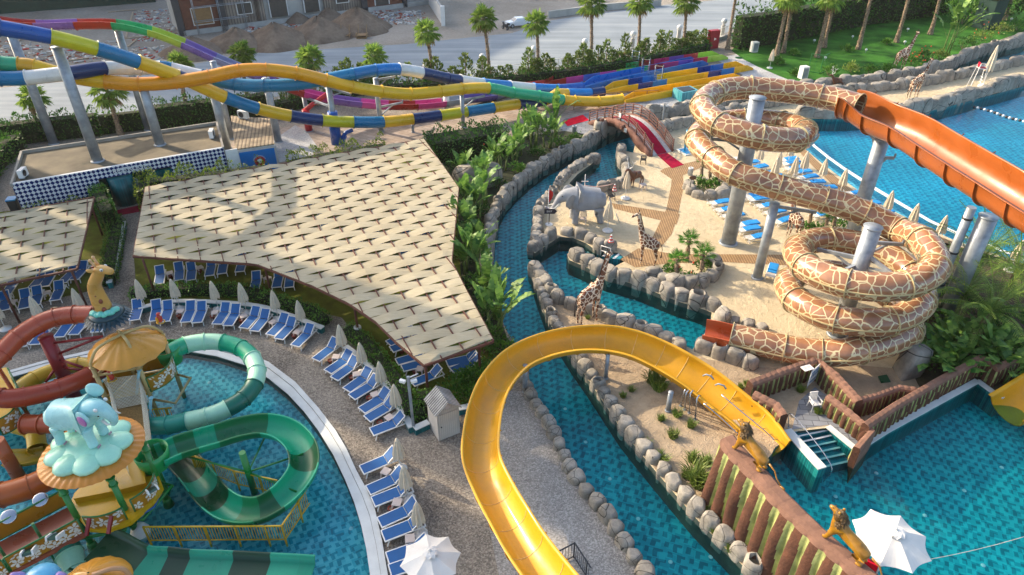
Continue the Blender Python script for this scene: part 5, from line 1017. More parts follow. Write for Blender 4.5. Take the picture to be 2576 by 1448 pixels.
for a, b in ((J[2], J[3]), (J[3], J[0])):
    pn = MB().bar(V((a.x, a.y, 2.25)).lerp(V((b.x, b.y, 2.25)), .06), V((b.x, b.y, 2.25)).lerp(V((a.x, a.y, 2.25)), .06), .06, .95); o = pn.build('guard_panel', M['panel_gold'], t1, True); q = MB()
    for z in (1.8, 2.72): q.tube([V((a.x, a.y, z)), V((b.x, b.y, z))], .04, 6)
    q.build('guard_rail', M['green_rail'], o, True)
lo = MB(); 
for a, b in ((J[1], J[2]),): lo.tube([V((a.x, a.y, 1.2)), V((a.x, a.y, 1.2))+V((1.3, -.2, -.1)), V((b.x+.9, b.y-.3, 1.2)), V((b.x, b.y, 1.2))], .07, 8)
lo.build('lower_ring', TAN, t1, True)
# giraffe head standing out of a leaf collar
cc = aty(*T(0, 2, 1075, 265), c.y+.7); tg = thing('giraffe_head_figure', 'cartoon giraffe head and neck rising from a dark leaf collar above the tan tower', 'giraffe figure', cc)
leafc = MB(); r_ = random.Random(3)
for ring, (rr, z, n) in enumerate(((1.18, -.12, 30), (1.0, .02, 26), (.8, .16, 22), (.6, .28, 16))):
    for k in range(n):
        a = 2*math.pi*k/n+ring*.2; d = V((math.cos(a), math.sin(a), -.35)).normalized(); p = V((math.cos(a)*rr*.45, math.sin(a)*rr*.45, z+.08)); sd = V((-math.sin(a), math.cos(a), 0)); L = rr*.62
        leafc.add([p-sd*.12, p+d*L*.5-sd*.15+V((0, 0, .05)), p+d*L, p+d*L*.5+sd*.15+V((0, 0, .05)), p+sd*.12, p+d*L*.45+V((0, 0, .12))], [(0, 1, 5), (1, 2, 5), (2, 3, 5), (3, 4, 5), (4, 0, 5)], 0, True)
leafc.ball((0, 0, .05), (.85, .85, .3), 16, 8); leafc.build('leaf_collar', fr('#123640'), tg)
hd = aty(*T(0, 1, 985, 1265), c.y+.55)-cc; gm = giraffemat('cartoon_giraffe', '#c99c50', '#c99c50', '#cfa35a', 1, .0, .4, .2); gspot = fr('#7d3a22'); gskin = fr('#bd914a'); gmaw = fr('#c79f74')
nk = [((-.05, 0, .1), (.58, .5), None), ((-.08, 0, .6), (.46, .42), 0), ((-.1, 0, hd.z*.62), (.36, .34), 1), ((hd.x-.02, hd.y, hd.z-.2), (.3, .29), 2), ((hd.x+.05, hd.y, hd.z+.05), (.27, .26), 3), ((hd.x+.38, hd.y-.1, hd.z+.05), (.24, .22), 4), ((hd.x+.68, hd.y-.18, hd.z+.0), (.19, .17), 5), ((hd.x+.85, hd.y-.22, hd.z-.02), (.14, .13), 6)]
vs, fs = skinmesh(nk, 2); g = MB().add(vs, fs, 0, True)
for s_ in (-1, 1):
    e_ = V((hd.x+.02, hd.y+s_*.12, hd.z+.22)); g.tube([e_, e_+V((-.12, s_*.03, .32))], .055, 8, True, 1); g.ball(e_+V((-.13, s_*.03, .36)), .085, 8, 6, 1); g.ball(V((hd.x-.2, hd.y+s_*.3, hd.z+.1)), (.2, .07, .11), 8, 6, 0)
for p, q in (((.2, -.33, .5), .13), ((.05, -.42, .22), .1), ((.3, -.2, .3), .09), ((.12, -.26, .95), .13), ((.02, -.26, 1.3), .07), ((-.25, -.33, .6), .12)): g.ball(V(p), (q, .1, q*1.2), 8, 6, 2)
g.build('head_and_neck', [gskin, gmaw, gspot], tg)
ey = MB()
for s_ in (-1, 1): p = V((hd.x+.36, hd.y-.1+s_*.2, hd.z+.14)); ey.ball(p, (.085, .06, .085), 8, 6, 0); ey.ball(p+V((.03, s_*.05, 0)), (.035, .03, .045), 8, 6, 1)
ey.build('eyes', [M['white'], M['steel_dark']], tg)
mn = MB()
for k in range(17): f = k/16; p = V((-.42, .12, .25)).lerp(V((hd.x-.22, hd.y+.04, hd.z+.12)), f); mn.box(p, (.15, .12, .07), .3)
mn.build('mane', fr('#6e2c1e'), tg)
sc_ = MB(); 
for k in range(9): a = -2.4+k*.3; sc_.ball((math.cos(a)*.55, math.sin(a)*.5, .3+.05*(k % 2)), (.2, .2, .14), 8, 6)
sc_.build('mint_scarf', fr('#69bfae'), tg)
# tower with the green frame and the elephant
G = [K(0, 3, 605, 560, 3.6), K(0, 3, 1108, 470, 3.6), K(0, 3, 1440, 130, 3.6)]; G.append(G[0]+G[2]-G[1]); c2g = sum(G, V((0, 0, 0)))/4
t2 = thing('play_tower', 'green framed play tower with a flat orange canopy under the pale blue elephant', 'play tower', (c2g.x, c2g.y, -.5))
for p in G: f = MB(); f.tube([V((p.x, p.y, -.5)), p], .13, 12); bolts(f, p, .13); bolts(f, p-V((0, 0, .4)), .13); bolts(f, V((p.x, p.y, .6)), .13); f.build('column', TGR, t2, True)
cz = at(228, 1125, 4.35)
for p in G: q = V((cz.x, cz.y, 4.5)); MB().tube(cr([p, p+V((0, 0, .3)), p.lerp(q, .4)+V((0, 0, .35)), q], 5), .085, 10).build('roof_arm', TGR, t2, True)
ribdome((cz.x, cz.y, 4.15), 2.05, .35, 40, None, 0, .04).build('canopy', fr('#c57f2a'), t2, True)
dz = 1.6; dpoly = [K(0, 3, x, y, dz) for x, y in ((690, 760), (750, 620), (850, 520), (1100, 340), (1450, 270), (1540, 300), (1640, 560), (1560, 700), (1310, 920), (1080, 1000), (890, 990))]
MB().prism(dpoly, dz-.18, dz).build('deck', M['deck_yel'], t2, True)
MB().prism([K(0, 3, x, y, dz+.3) for x, y in ((740, 680), (890, 500), (1100, 330), (1430, 285), (1470, 520), (1200, 590))], dz+.002, dz+.3).build('step', fr('#b98f0f'), t2, True)
pa = K(0, 3, 830, 850, 2.35); pb = K(0, 3, 1225, 765, 2.35); pc = K(0, 3, 1300, 690, 2.35); pd_ = K(0, 3, 1540, 420, 2.35)
flower_panel(t2, V((pa.x, pa.y, 0)), V((pb.x, pb.y, 0)), 1.5, 2.35, .2, 8, 11); flower_panel(t2, V((pc.x, pc.y, 0)), V((pd_.x, pd_.y, 0)), 1.5, 2.35, .25, 7, 12)
for a, b, z in ((G[1], G[2], 1.1), (G[0], G[1], 1.1)): q = (a+b)/2; o = V(((b-a).y, -(b-a).x, 0)).normalized(); MB().tube([V((a.x, a.y, z)), V((a.x, a.y, z))+o*.7, V((b.x, b.y, z))+o*.7, V((b.x, b.y, z))], .08, 8).build('lower_ring', TGR, t2, True)
MB().tube([V((pc.x, pc.y, 1.42))+V((.1, -.25, 0)), V(((pc.x+pd_.x)/2+.45, (pc.y+pd_.y)/2-.35, 1.42)), V((pd_.x+.2, pd_.y-.1, 1.42))], .05, 8).build('water_hose', fr('#0d4f8a'), t2, True)
for x, y in ((905, 880), (1125, 860)): p = K(0, 3, x, y, 2.25); mb = MB().bar(p+V((0, 0, .05)), p+V((-.05, -.5, -.45)), .14, .1); mb.build('water_gun', fr('#7d1a1c'), t2, True)
def trough_toy(t, x, y, z, ang): 
    p = K(0, 3, x, y, z); Mx = Matrix.Translation(p) @ Matrix.Rotation(ang, 4, 'Z') @ Matrix.Rotation(-.5, 4, 'X'); o = MB().box(0, (.34, .5, .1), 0, 0, Mx).build('tipping_tray', fr('#1f4a40'), t, True); q = MB()
    for s_ in (-1, 1): q.box(0, (.07, .55, .2), 0, 0, Mx @ Matrix.Translation((s_*.2, 0, .03)))
    q.build('tray_side', M['white'], o, True)
trough_toy(t2, 1530, 590, 2.3, .8)
p = K(0, 3, 1410, 1005, 0); b_ = MB().ball(p+V((0, 0, -.1)), (.42, .42, .5), 14, 10); b_.build('ball_foot', M['white'], t2, True)
for q in (G[0], G[2]): MB().cyl((q.x, q.y, -.5), .25, .5, 12, 0, .16).build('foot', TGR, t2, True)
# mint flower and elephant on top of the canopy
tf = thing('flower_roof', 'mint green flower sculpture on the orange canopy carrying the elephant', 'flower figure', (cz.x, cz.y, 4.42)); mint = fr('#a6dcc0')
fm = MB().ball((0, 0, .04), (1.35, 1.35, .34), 24, 8)
for k in range(9): a = k*2*math.pi/9+.2; fm.ball((math.cos(a)*1.0, math.sin(a)*1.0, .02), (.72, .6, .3), 14, 8, 0, None, Matrix.Rotation(a, 3, 'Z'))
fm.build('petals', mint, tf)
M['eleph_blue'] = fr('#a3d8d6'); te = elephant('pale blue cartoon elephant statue standing on the mint flower roof', (cz.x-.2, cz.y+.1, 4.74), -.12, .8, 'eleph_blue', 'elephant_figure', True)
for s_ in (-1, 1):
    Mx = Matrix.Rotation(s_*.45, 3, 'Z'); MB().ball(V((.98, s_*.63, 1.72 if s_ < 0 else 2.3)), V((.24, .05, .27)), 10, 8, 0, None, Matrix.Rotation(s_*.2, 3, 'Z')).build('ear_lining', fr('#b06fa8'), te)
    MB().ball(V((1.5, s_*.33, 2.1)), (.09, .06, .09), 8, 6).build('eye', M['white'], te)
for x, y in ((.93, -.37), (.93, .37), (-.6, -.37), (-.6, .37)): q = MB(); [q.ball((x+(.05 if x < 0 else .0), y+k*.07, .06), (.03, .035, .06), 6, 5) for k in (-1, 0, 1)]; o = q.build('toenails', fr('#b58fa0'), te); o.location = (.03 if x > 0 else 0, 0, 0)
# walkway running to the lower left
t3 = thing('play_walkway', 'terracotta floored walkway with flower panels leading off the green tower', 'walkway', K(0, 3, 400, 1000, -.5))
MB().prism([K(0, 3, x, y, 1.6) for x, y in ((700, 755), (850, 1040), (60, 1448), (-250, 1610), (-250, 1230), (0, 1110))], 1.42, 1.595).build('floor', fr('#8f4a34'), t3, True)
flower_panel(t3, K(0, 3, 30, 1275, 2.4)*1.0, K(0, 3, 770, 882, 2.4), 1.5, 2.4, .0, 16, 21); flower_panel(t3, K(0, 3, -420, 1520, 2.4), K(0, 3, 10, 1290, 2.4), 1.5, 2.4, .0, 8, 22)
a, b = K(0, 3, -250, 1050, 2.4), K(0, 3, 640, 590, 2.4); gp = MB().bar(V((a.x, a.y, 1.97)), V((b.x, b.y, 1.97)), .06, .8).build('guard_panel', M['panel_gold'], t3, True); q = MB()
for z in (1.58, 2.42): q.tube([V((a.x, a.y, z)), V((b.x, b.y, z))], .045, 6)
q.build('guard_rail', M['green_rail'], gp, True)
for x, y in ((85, 860), (405, 690)): p = K(0, 3, x, y, 2.45); o = MB().lathe((0, 0, 0), [(.0, .02), (.26, .02), (.3, .0), (.3, -.05), (0, -.05)], 18).build('round_mirror', M['chrome'], t3); o.location = p-t3.location; o.rotation_euler = (.5, .3, 0)
trough_toy(t3, 290, 1215, 2.3, .4); trough_toy(t3, 555, 1060, 2.35, .1)
for x in (60, 420, 780): p = K(0, 3, x, 1290-(x-30)*.53, 1.5); MB().tube([V((p.x, p.y, -.5)), V((p.x, p.y, 2.5))], .06, 8).build('post', M['green_rail'], t3, True)
# left tower that is mostly beyond the picture edge
t4 = thing('play_tower', 'orange framed play tower cut off at the left edge with flower panels', 'play tower', K(0, 2, 60, 1250, -.5)); q = K(0, 2, 290, 1290, .5); tp = K(0, 2, -20, 800, 3.4); 
OC = fr('#a8501f'); MB().tube([tp, q], .1, 10).build('column', OC, t4, True); MB().tube([q, V((q.x, q.y, -.5))], .1, 10).build('column', OC, t4, True)
MB().prism([K(0, 2, x, y, 1.8) for x, y in ((-300, 900), (60, 800), (190, 1080), (40, 1370), (-300, 1500))], 1.65, 1.8).build('deck', M['deck_yel'], t4, True)
flower_panel(t4, K(0, 2, -60, 1330, 2.7), K(0, 2, 150, 1170, 2.7), 1.7, 2.65, .2, 6, 31); flower_panel(t4, K(0, 2, 185, 1080, 2.7), K(0, 2, 70, 800, 2.7), 1.7, 2.65, .2, 6, 32, out=V((.8, -.6, 0)))
for a, b in (((300, 1290), (60, 1448)), ((290, 1300), (100, 1330))): MB().tube([K(0, 2, *a, .5), K(0, 2, *b, .8)], .07, 8).build('strut', OC, t4, True)
# netted climbing bridge between the towers
tn = thing('net_bridge', 'climbing bridge of white netting with pale blue posts between the two play towers', 'net bridge', K(0, 2, 1300, 1200, -.4)); MB_ = MB()
A1, A2 = J[0].lerp(J[1], .18)-V((0, 0, 2.2)), J[0].lerp(J[1], .92)-V((0, 0, 2.2)); B1, B2 = G[3].lerp(G[2], .45)-V((0, 0, 2.0)), G[3].lerp(G[2], .98)-V((0, 0, 2.0))
MB().add([A1, A2, B2, B1, A1-V((0, 0, .08)), A2-V((0, 0, .08)), B2-V((0, 0, .08)), B1-V((0, 0, .08))], [(0, 1, 2, 3), (4, 7, 6, 5), (0, 4, 5, 1), (1, 5, 6, 2), (2, 6, 7, 3), (3, 7, 4, 0)]).build('ramp_floor', mat('woven_ramp', '#7d6236', .9, .4, 12, .6, 20), tn, True)
M['net'] = mat('net_rope', '#c9c2ae', .8)
for a, b in ((A1, B1), (A2, B2)):
    n = MB()
    for k in range(21): f = k/20; p = a.lerp(b, f); n.bar(p, p+V((0, 0, 1.25)), .012)
    for k in range(12): z = k*.11; n.bar(a+V((0, 0, z)), b+V((0, 0, z)), .012)
    n.build('net', M['net'], tn, True)
q4 = [K(0, 2, 1035, 925, 2.9), K(0, 2, 1380, 880, 2.9), K(0, 2, 1500, 1150, 1.9), K(0, 2, 1190, 1215, 1.7)]; n = MB()
for k in range(23): f = k/22; n.bar(q4[0].lerp(q4[1], f), q4[3].lerp(q4[2], f), .02); n.bar(q4[0].lerp(q4[3], f), q4[1].lerp(q4[2], f), .02)
n.build('net', M['net'], tn, True)
pbm = fr('#86b9c4')
for x, y, x2, y2 in ((1400, 830, 1345, 1360), (1520, 1110, 1490, 1500), (965, 890, 940, 1080)): b_ = K(0, 2, x2, y2, -.4); tp = aty(*T(0, 2, x, y), b_.y); f = MB().tube([b_, tp], .07, 8); bolts(f, tp, .08); f.build('post', pbm, tn, True)
def parrot(lb, p, rz):
    t = thing('parrot_figure', lb, 'parrot figure', p, rz); m = MB().ball((0, 0, 0), (.15, .14, .27), 10, 8); m.ball((.03, 0, .27), (.13, .12, .13), 10, 8); m.build('body', fr('#b53a30'), t)
    MB().ball((.15, 0, .27), (.07, .04, .06), 8, 6).build('beak', M['white'], t); w_ = MB(); [w_.ball((-.05, s_*.14, -.03), (.1, .03, .2), 8, 6) for s_ in (-1, 1)]; w_.build('wings', fr('#c99c20'), t); MB().bar((-.08, 0, -.2), (-.3, 0, -.5), .09, .03).build('tail', fr('#3a6a9a'), t); MB().lathe((0, 0, -.25), [(.2, 0), (.24, .03), (.2, .06), (.16, .03), (.2, 0)], 14).build('perch_ring', M['deck_yel'], t)
parrot('red parrot figure hanging above the climbing net', K(0, 2, 1115, 890, 3.1), -.4); parrot('red parrot figure behind the orange leaf canopy', aty(*T(0, 2, 1605, 310), c.y+2.0), -.3)
# red column and twisting tubes
rb = K(0, 2, 762, 1130, -.4); rt_ = V((rb.x, rb.y, aty(*T(0, 2, 470, 495), rb.y).z)); t5 = column('dark red column with struts carrying the terracotta tube', rb, rt_, .36, TRED, (), False); MB().lathe(rt_-rb, [(.38, -.02), (.37, .02), (0, .03)], 16).build('top_plate', TRED, t5)
for z, e in ((4.0, K(0, 2, 1030, 490, 4.2)), (3.2, K(0, 2, 1000, 500, 4.1)), (3.0, K(0, 2, 830, 800, 2.6)), (2.4, K(0, 2, 820, 830, 2.3)), (2.6, K(0, 2, 460, 950, 1.6)), (1.5, K(0, 2, 550, 930, 1.5))): MB().tube([V((0, 0, z)), e-rb], .07, 8).build('strut', TRED, t5)
TC = '#a84c30'; TD = '#98391f'
slide('tube_slide', 'terracotta tube slide curling around the dark red column', [K(0, 2, 960, 270, 4.75), K(0, 2, 760, 270, 4.75), K(0, 2, 560, 300, 4.75), K(0, 2, 390, 365, 4.7), K(0, 2, 180, 500, 4.55), K(0, 2, 20, 660, 4.3), K(0, 2, -160, 850, 4.0), K(0, 2, -160, 1020, 3.6), K(0, 2, 0, 1110, 3.3), K(0, 2, 240, 1100, 3.0), K(0, 2, 580, 1020, 2.7), K(0, 2, 900, 890, 2.4), K(0, 2, 1120, 760, 2.1), K(0, 2, 1260, 640, 1.9)], [TC]*6+[TD]*7, circ(.47), 5, .06)
slide('tube_slide', 'short burnt orange tube passing behind the pale blue elephant', [K(0, 2, 250, 1370, 2.0), K(0, 2, 420, 1372, 2.0), K(0, 2, 620, 1372, 2.0), K(0, 2, 800, 1380, 1.9)], ['#9c4018']*3, circ(.46), 5, .06)
slide('tube_slide', 'orange tube under the guard panel at the left edge', [K(0, 3, -200, 680, 1.7), K(0, 3, 20, 640, 1.7), K(0, 3, 300, 560, 1.7), K(0, 3, 560, 430, 1.7), K(0, 3, 700, 330, 1.7)], ['#a8541a']*4, circ(.55), 5, .05)
b_ = K(0, 3, 215, 500, -.4); column('ringed orange column leaning past the left play tower', b_, V((b_.x, b_.y, aty(*T(0, 3, 20, 90), b_.y).z)), .3, OC, (), False)
slide('tube_slide', 'low yellow tube slide behind the terracotta tube', [K(0, 2, 1000, 800, .8), K(0, 2, 800, 775, .9), K(0, 2, 560, 830, 1.0), K(0, 2, 350, 915, 1.1), K(0, 2, 160, 1050, 1.2), K(0, 2, 60, 1220, 1.2), K(0, 2, 130, 1370, 1.1), K(0, 2, 330, 1440, .9), K(0, 3, 380, 180, .6)], ['#c9a62a']*8, circ(.42), 5, .05)
slide('open_slide', 'olive yellow open chute ending at the left of the green tower', [K(0, 3, 60, 260, .7), K(0, 3, 250, 250, .6), K(0, 3, 430, 210, .5)], ['#a98f1c']*2, trough(.45, .08), 5)
MB()
# green slides
GJ, GMi, GDk, GTe = '#0f9c72', '#a2d2b2', '#0f5c4a', '#0c6650'
bw = K(0, 2, 1680, 620, 2.6); t6 = thing('slide_bowl', 'bright green entry bowl at the side of the tan tower', 'slide bowl', (bw.x, bw.y, 0)); MB().lathe((0, 0, 1.75), [(.6, 0), (.68, .45), (.72, 1.0), (.68, 1.0), (.6, .4), (.5, .06), (0, .06)], 20).build('bowl', fr('#14843c'), t6); MB().tube([V((0, 0, -.4)), V((0, 0, 1.75))], .1, 8).build('stem', TGR, t6)
slide('tube_slide', 'green and mint banded tube slide looping out over the kids pool', [K(0, 2, 1690, 660, 2.5), K(0, 2, 1860, 580, 2.4), K(0, 2, 2050, 545, 2.3), K(0, 2, 2240, 552, 2.2), K(0, 2, 2420, 605, 2.1), K(0, 2, 2535, 705, 2.0), K(0, 2, 2585, 830, 1.85), K(0, 2, 2560, 970, 1.7), K(0, 2, 2455, 1110, 1.55), K(0, 2, 2290, 1215, 1.45), K(0, 2, 2090, 1295, 1.35), K(0, 2, 1890, 1340, 1.25), K(0, 2, 1700, 1380, 1.15), K(0, 2, 1470, 1395, 1.0)], ['#1f9a70', GMi, GMi, GJ, GJ, GMi, GMi, GTe, GTe, GMi, GMi, '#1d8a78', '#1d8a78'], circ(.46), 5, .05)
bw = K(0, 3, 1520, 220, 2.4); t6 = thing('slide_bowl', 'green entry bowl at the side of the green elephant tower', 'slide bowl', (bw.x, bw.y, 0)); MB().lathe((0, 0, 1.6), [(.62, 0), (.7, .4), (.76, .95), (.71, .95), (.63, .4), (.5, .06), (0, .06)], 20).build('bowl', fr('#15904a'), t6); MB().tube([V((0, 0, -.4)), V((0, 0, 1.6))], .1, 8).build('stem', TGR, t6)
Sp = [(1600, 230, 2.3), (1780, 150, 2.25), (1970, 90, 2.15), (2180, 30, 2.05), (2420, -40, 1.95), (2660, -70, 1.85), (2880, -10, 1.75), (3030, 140, 1.65), (3060, 330, 1.5), (2960, 520, 1.4), (2790, 680, 1.3), (2570, 790, 1.2), (2340, 780, 1.1), (2170, 680, 1.0), (2050, 540, .9), (1940, 400, .8), (1830, 280, .75), (1740, 200, .7)]
slide('open_slide', 'open spiral slide in alternating light and dark green beside the tower', [K(0, 3, *q) for q in Sp], [GJ, '#0d6b3c', GJ, '#0d6b3c', '#0d6b3c', GJ, GJ, '#0a5a30', GJ, GJ, '#0a5a30', '#12804a', GJ, '#0a4a28', '#15a07a', '#0a4a28', '#0a3a20'], trough(.62, .08, .05, .08, 14), 6)
LWp = [(900, 1210, 1.2), (1060, 1270, 1.1), (1330, 1415, .95), (1590, 1440, .8), (1820, 1465, .7), (2270, 1480, .55), (2650, 1500, .45), (2950, 1515, .4), (3110, 1525, .35)]
slide('open_slide', 'wide flat bottomed green slide finishing in the kids pool', [K(0, 3, *q) for q in LWp], ['#083f22', '#083f22', '#0f8e6c', '#07361e', '#0f8e6c', '#07361e', '#0f9270', '#0e8c6a'], [(-.95, .3), (-.9, -.1), (.9, -.1), (.95, .3), (1.1, .3), (1.1, .24), (1.0, .24), (.95, -.16), (-.95, -.16), (-1.0, .24), (-1.1, .24), (-1.1, .3)], 5)
slide('tube_slide', 'mint tube dropping under the walkway panel', [K(0, 3, 640, 1130, 1.2), K(0, 3, 700, 1240, 1.0), K(0, 3, 760, 1400, .8), K(0, 3, 840, 1560, .6)], ['#1f6a52', '#7fae90', '#7fae90'], circ(.5), 5, .05)
b_ = K(1, 3, -20, 640, -.4); tq = column('green column at the centre of the open spiral slide', K(0, 3, 2570, 640, -.4), V((0, 0, aty(*T(0, 3, 2520, 215), K(0, 3, 2570, 640, -.4).y).z)), .16, TGR, (), False)
for k in (1, 5, 7, 9): q = K(0, 3, *Sp[k])-tq.location; MB().tube([V((0, 0, 1.6)), q-V((0, 0, .6))], .05, 6).build('strut', TGR, tq)
# yellow fences standing in the kids pool
M['yel_fence'] = mat('yellow_fence_paint', '#c9a017', .4)
def fence(name, label, pts, h, m, gap=.12, post=1.3, r=.025, posts=True, lean=0):
    pts = [V(p) for p in pts]; t = thing(name, label, 'fence', pts[0])
    for a, b in zip(pts[:-1], pts[1:]):
        L = (b-a).length; rl = MB(); rl.bar(a+V((0, 0, h)), b+V((0, 0, h)), r*2.4); rl.bar(a+V((0, 0, .08)), b+V((0, 0, .08)), r*1.8); ba = rl.build('rails', m, t, True); q = MB(); n = max(2, int(L/gap))
        for k in range(1, n): p = a.lerp(b, k/n); q.bar(p+V((0, 0, .08)), p+V((0, 0, h)), r*.9)
        q.build('balusters', m, ba, True)
        for k in range(int(L/post)+1): p = a.lerp(b, min(1, k*post/L)); MB().bar(p-V((0, 0, .4)), p+V((0, 0, h+.03)), r*2.6).build('post', m, t, True)
    return t
fence('play_fence', 'yellow barred fence in the kids pool running below the open spiral', [K(0, 3, 1510, 1110, .1), K(0, 3, 2875, 1100, .1), K(0, 3, 3120, 735, .1)], 1.0, M['yel_fence'])
fence('play_fence', 'yellow barred fence in the kids pool seen through the open spiral', [K(0, 3, 1975, 380, .1), K(0, 3, 2400, 545, .1), K(0, 3, 2830, 640, .1)], 1.0, M['yel_fence'])
fence('play_fence', 'short yellow fence beside the foot of the tan tower', [K(0, 2, 1450, 1350, .1), K(0, 2, 1770, 1320, .1)], .8, M['yel_fence'])
fence('play_fence', 'yellow fence panel behind the orange canopy at the bottom edge', [K(0, 3, 1100, 1480, 1.0), K(0, 3, 1180, 1400, 1.0), K(0, 3, 1260, 1500, 1.0)], .9, M['yel_fence'])
# figures cut by the bottom edge
p = K(0, 3, 430, 1490, 3.6); t = thing('blue_head_figure', 'round pale blue animal head with lilac ears at the bottom edge', 'animal figure', p); MB().ball((0, 0, 0), (.62, .6, .5), 16, 10).build('head', fr('#62afd0'), t)
for s_ in (-1, 1): e_ = MB(); [e_.ball((s_*.72+s_*.05*k, -.05*k, .12+.06*k), (.2, .16, .28), 8, 6) for k in range(3)]; e_.build('ear', fr('#a98cc4'), t)
p = K(0, 3, 920, 1480, 3.0); t = thing('leaf_canopy', 'tan leaf canopy with a bent frame tube at the bottom edge', 'canopy', (p.x, p.y, -.4)); o = ribdome((p.x, p.y, 2.6), 1.25, .75, 14, None, 2, .06).build('canopy', fr('#c08628'), t, True); MB().tube(cr([V((p.x+.2, p.y-.1, 3.35)), V((p.x+.9, p.y+.2, 3.3)), V((p.x+1.25, p.y+.25, 2.7)), V((p.x+1.3, p.y+.25, -.4))], 5), .09, 8).build('frame_tube', fr('#b88a60'), t, True)
# ------------------------------------------------------------------ loungers, parasols, tables and pots
LG, BLG, TB, PT, CU = make_lounger(), make_beach_lounger(), make_table(), make_pot(), make_closed_umbrella()
u1, u2, u3, u4, u5 = [], [], [], [], []
def lounge(proto, used, foot, head, zf, zh, label, group, L=1.9):
    f = at(*foot, zf); h = at(*head, zh); d = h-f; rz = math.atan2(d.y, d.x); return place(proto, used, (f.x, f.y, .01), rz, label, group)
arc = [(0, 1350, 330, 1365, 145), (0, 1555, 335, 1565, 125), (0, 1655, 345, 1690, 112), (0, 1865, 350, 1925, 115), (0, 1980, 355, 2035, 118), (0, 2180, 370, 2285, 130), (0, 2290, 385, 2385, 145), (0, 2450, 410, 2596, 170), (0, 2556, 440, 2696, 190), (0, 2716, 480, 2886, 240), (0, 2801, 520, 2961, 275), (0, 2966, 590, 3141, 345)]
for k, (c_, x, y, X, Y) in enumerate(arc): lounge(LG, u1, T(0, 2, x, y), T(0, 2, X, Y), .34, .8, '%s blue lounger from the left in the curved poolside row' % ORD[k], 'blue loungers in the curved poolside row')
side = [(600, 730, 800, 505), (720, 850, 945, 625), (785, 920, 1010, 685), (910, 1035, 1140, 800), (960, 1105, 1215, 880), (1060, 1240, 1315, 1015), (1115, 1325, 1370, 1105), (1160, 1455, 1470, 1265)]
for k, q in enumerate(side): lounge(LG, u1, T(1, 2, q[0], q[1]), T(1, 2, q[2], q[3]), .34, .8, '%s blue lounger from the top in the slanting row above the white shed' % ORD[k], 'blue loungers beside the white shed')
near = [(1060, 395, 1350, 200), (1125, 600, 1460, 380), (1175, 715, 1500, 515), (1240, 925, 1600, 690), (1275, 1060, 1630, 850), (1320, 1285, 1690, 1080), (1345, 1410, 1710, 1210)]
for k, q in enumerate(near): lounge(LG, u1, T(1, 3, q[0], q[1]), T(1, 3, q[2], q[3]), .34, .8, '%s blue lounger from the top in the row along the bottom coping' % ORD[k], 'blue loungers along the bottom pool coping')
pg = [(0, 1, 1600, 1415, 1605, 1195), (0, 1, 1800, 1375, 1790, 1190), (0, 1, 1920, 1375, 1915, 1195), (0, 1, 2105, 1330, 2110, 1180), (0, 1, 2230, 1310, 2230, 1170), (0, 1, 2410, 1290, 2420, 1150), (1, 1, -20, 1480, 5, 1260), (1, 1, 205, 1448, 215, 1290), (1, 1, 330, 1448, 330, 1290), (1, 2, 1330, 565, 1500, 420), (1, 2, 1360, 625, 1560, 490), (1, 2, 1415, 750, 1640, 620), (1, 2, 1470, 815, 1700, 690), (1, 2, 1570, 965, 1840, 790), (1, 2, 1920, 765, 2190, 640), (1, 2, 1970, 840, 2250, 660)]
for k, q in enumerate(pg): lounge(LG, u1, T(*q[:4]), T(q[0], q[1], q[4], q[5]), .34, .8, '%s blue lounger from the left along the edge of the large pergola' % ORD[k], 'blue loungers at the edge of the large pergola')
inn = [(900, 240), (960, 330), (430, 340), (500, 520), (700, 480), (1180, 190), (1250, 420), (1450, 330), (700, 720), (1350, 620), (1500, 860), (1250, 900), (1800, 560), (1700, 880), (1550, 1100), (950, 1000)]
for k, (x, y) in enumerate(inn): p = K(1, 1, x, y+130, .3); place(LG, u1, (p.x, p.y, .01), 1.35+.3*(k % 3), '%s blue lounger among those glimpsed through the woven roof' % ORD[k], 'blue loungers in the shade under the woven roof')
sm = [(0, 1, 60, 1520, 70, 1400), (0, 2, 40, 230, 30, 35), (0, 2, 235, 210, 240, 10), (0, 2, 350, 180, 360, -10), (0, 2, 550, 130, 590, -75), (0, 1, 320, 1460, 330, 1360), (0, 1, 440, 1440, 440, 1340), (0, 1, 620, 1400, 640, 1300), (0, 1, 740, 1370, 760, 1265), (0, 2, 205, 600, 220, 440), (0, 2, 340, 575, 380, 430), (0, 2, 590, 500, 620, 360), (0, 2, 735, 475, 770, 340), (0, 2, 965, 450, 985, 320)]
for k, q in enumerate(sm): lounge(LG, u1, T(*q[:4]), T(q[0], q[1], q[4], q[5]), .34, .8, '%s blue lounger counted along the rows in front of the smaller pergola' % ORD[k], 'blue loungers below the smaller pergola')
BW = [(640, 905, 960, 850), (735, 1010, 1010, 965), (840, 1110, 1180, 1040), (1050, 1230, 1330, 1180), (1060, 1310, 1420, 1250), (1190, 1430, 1500, 1370), (1160, 800, 1480, 740), (1215, 850, 1530, 800), (1350, 950, 1640, 905), (1480, 1060, 1800, 985), (1620, 1200, 1890, 1110), (2180, 1090, 2480, 1030), (1000, 230, 1330, 190), (1120, 310, 1420, 250), (1250, 380, 1560, 310), (1380, 470, 1680, 420), (1480, 530, 1800, 470), (1700, 250, 2000, 205), (1740, 310, 2040, 240), (1780, 390, 2130, 330), (1880, 440, 2250, 395), (1980, 520, 2320, 470), (2060, 580, 2480, 560), (2240, 680, 2620, 640), (2560, 1130, 2860, 1080), (2700, 760, 3000, 720), (2900, 930, 3180, 880), (3100, 1060, 3400, 1000), (3420, 1180, 3700, 1150)]
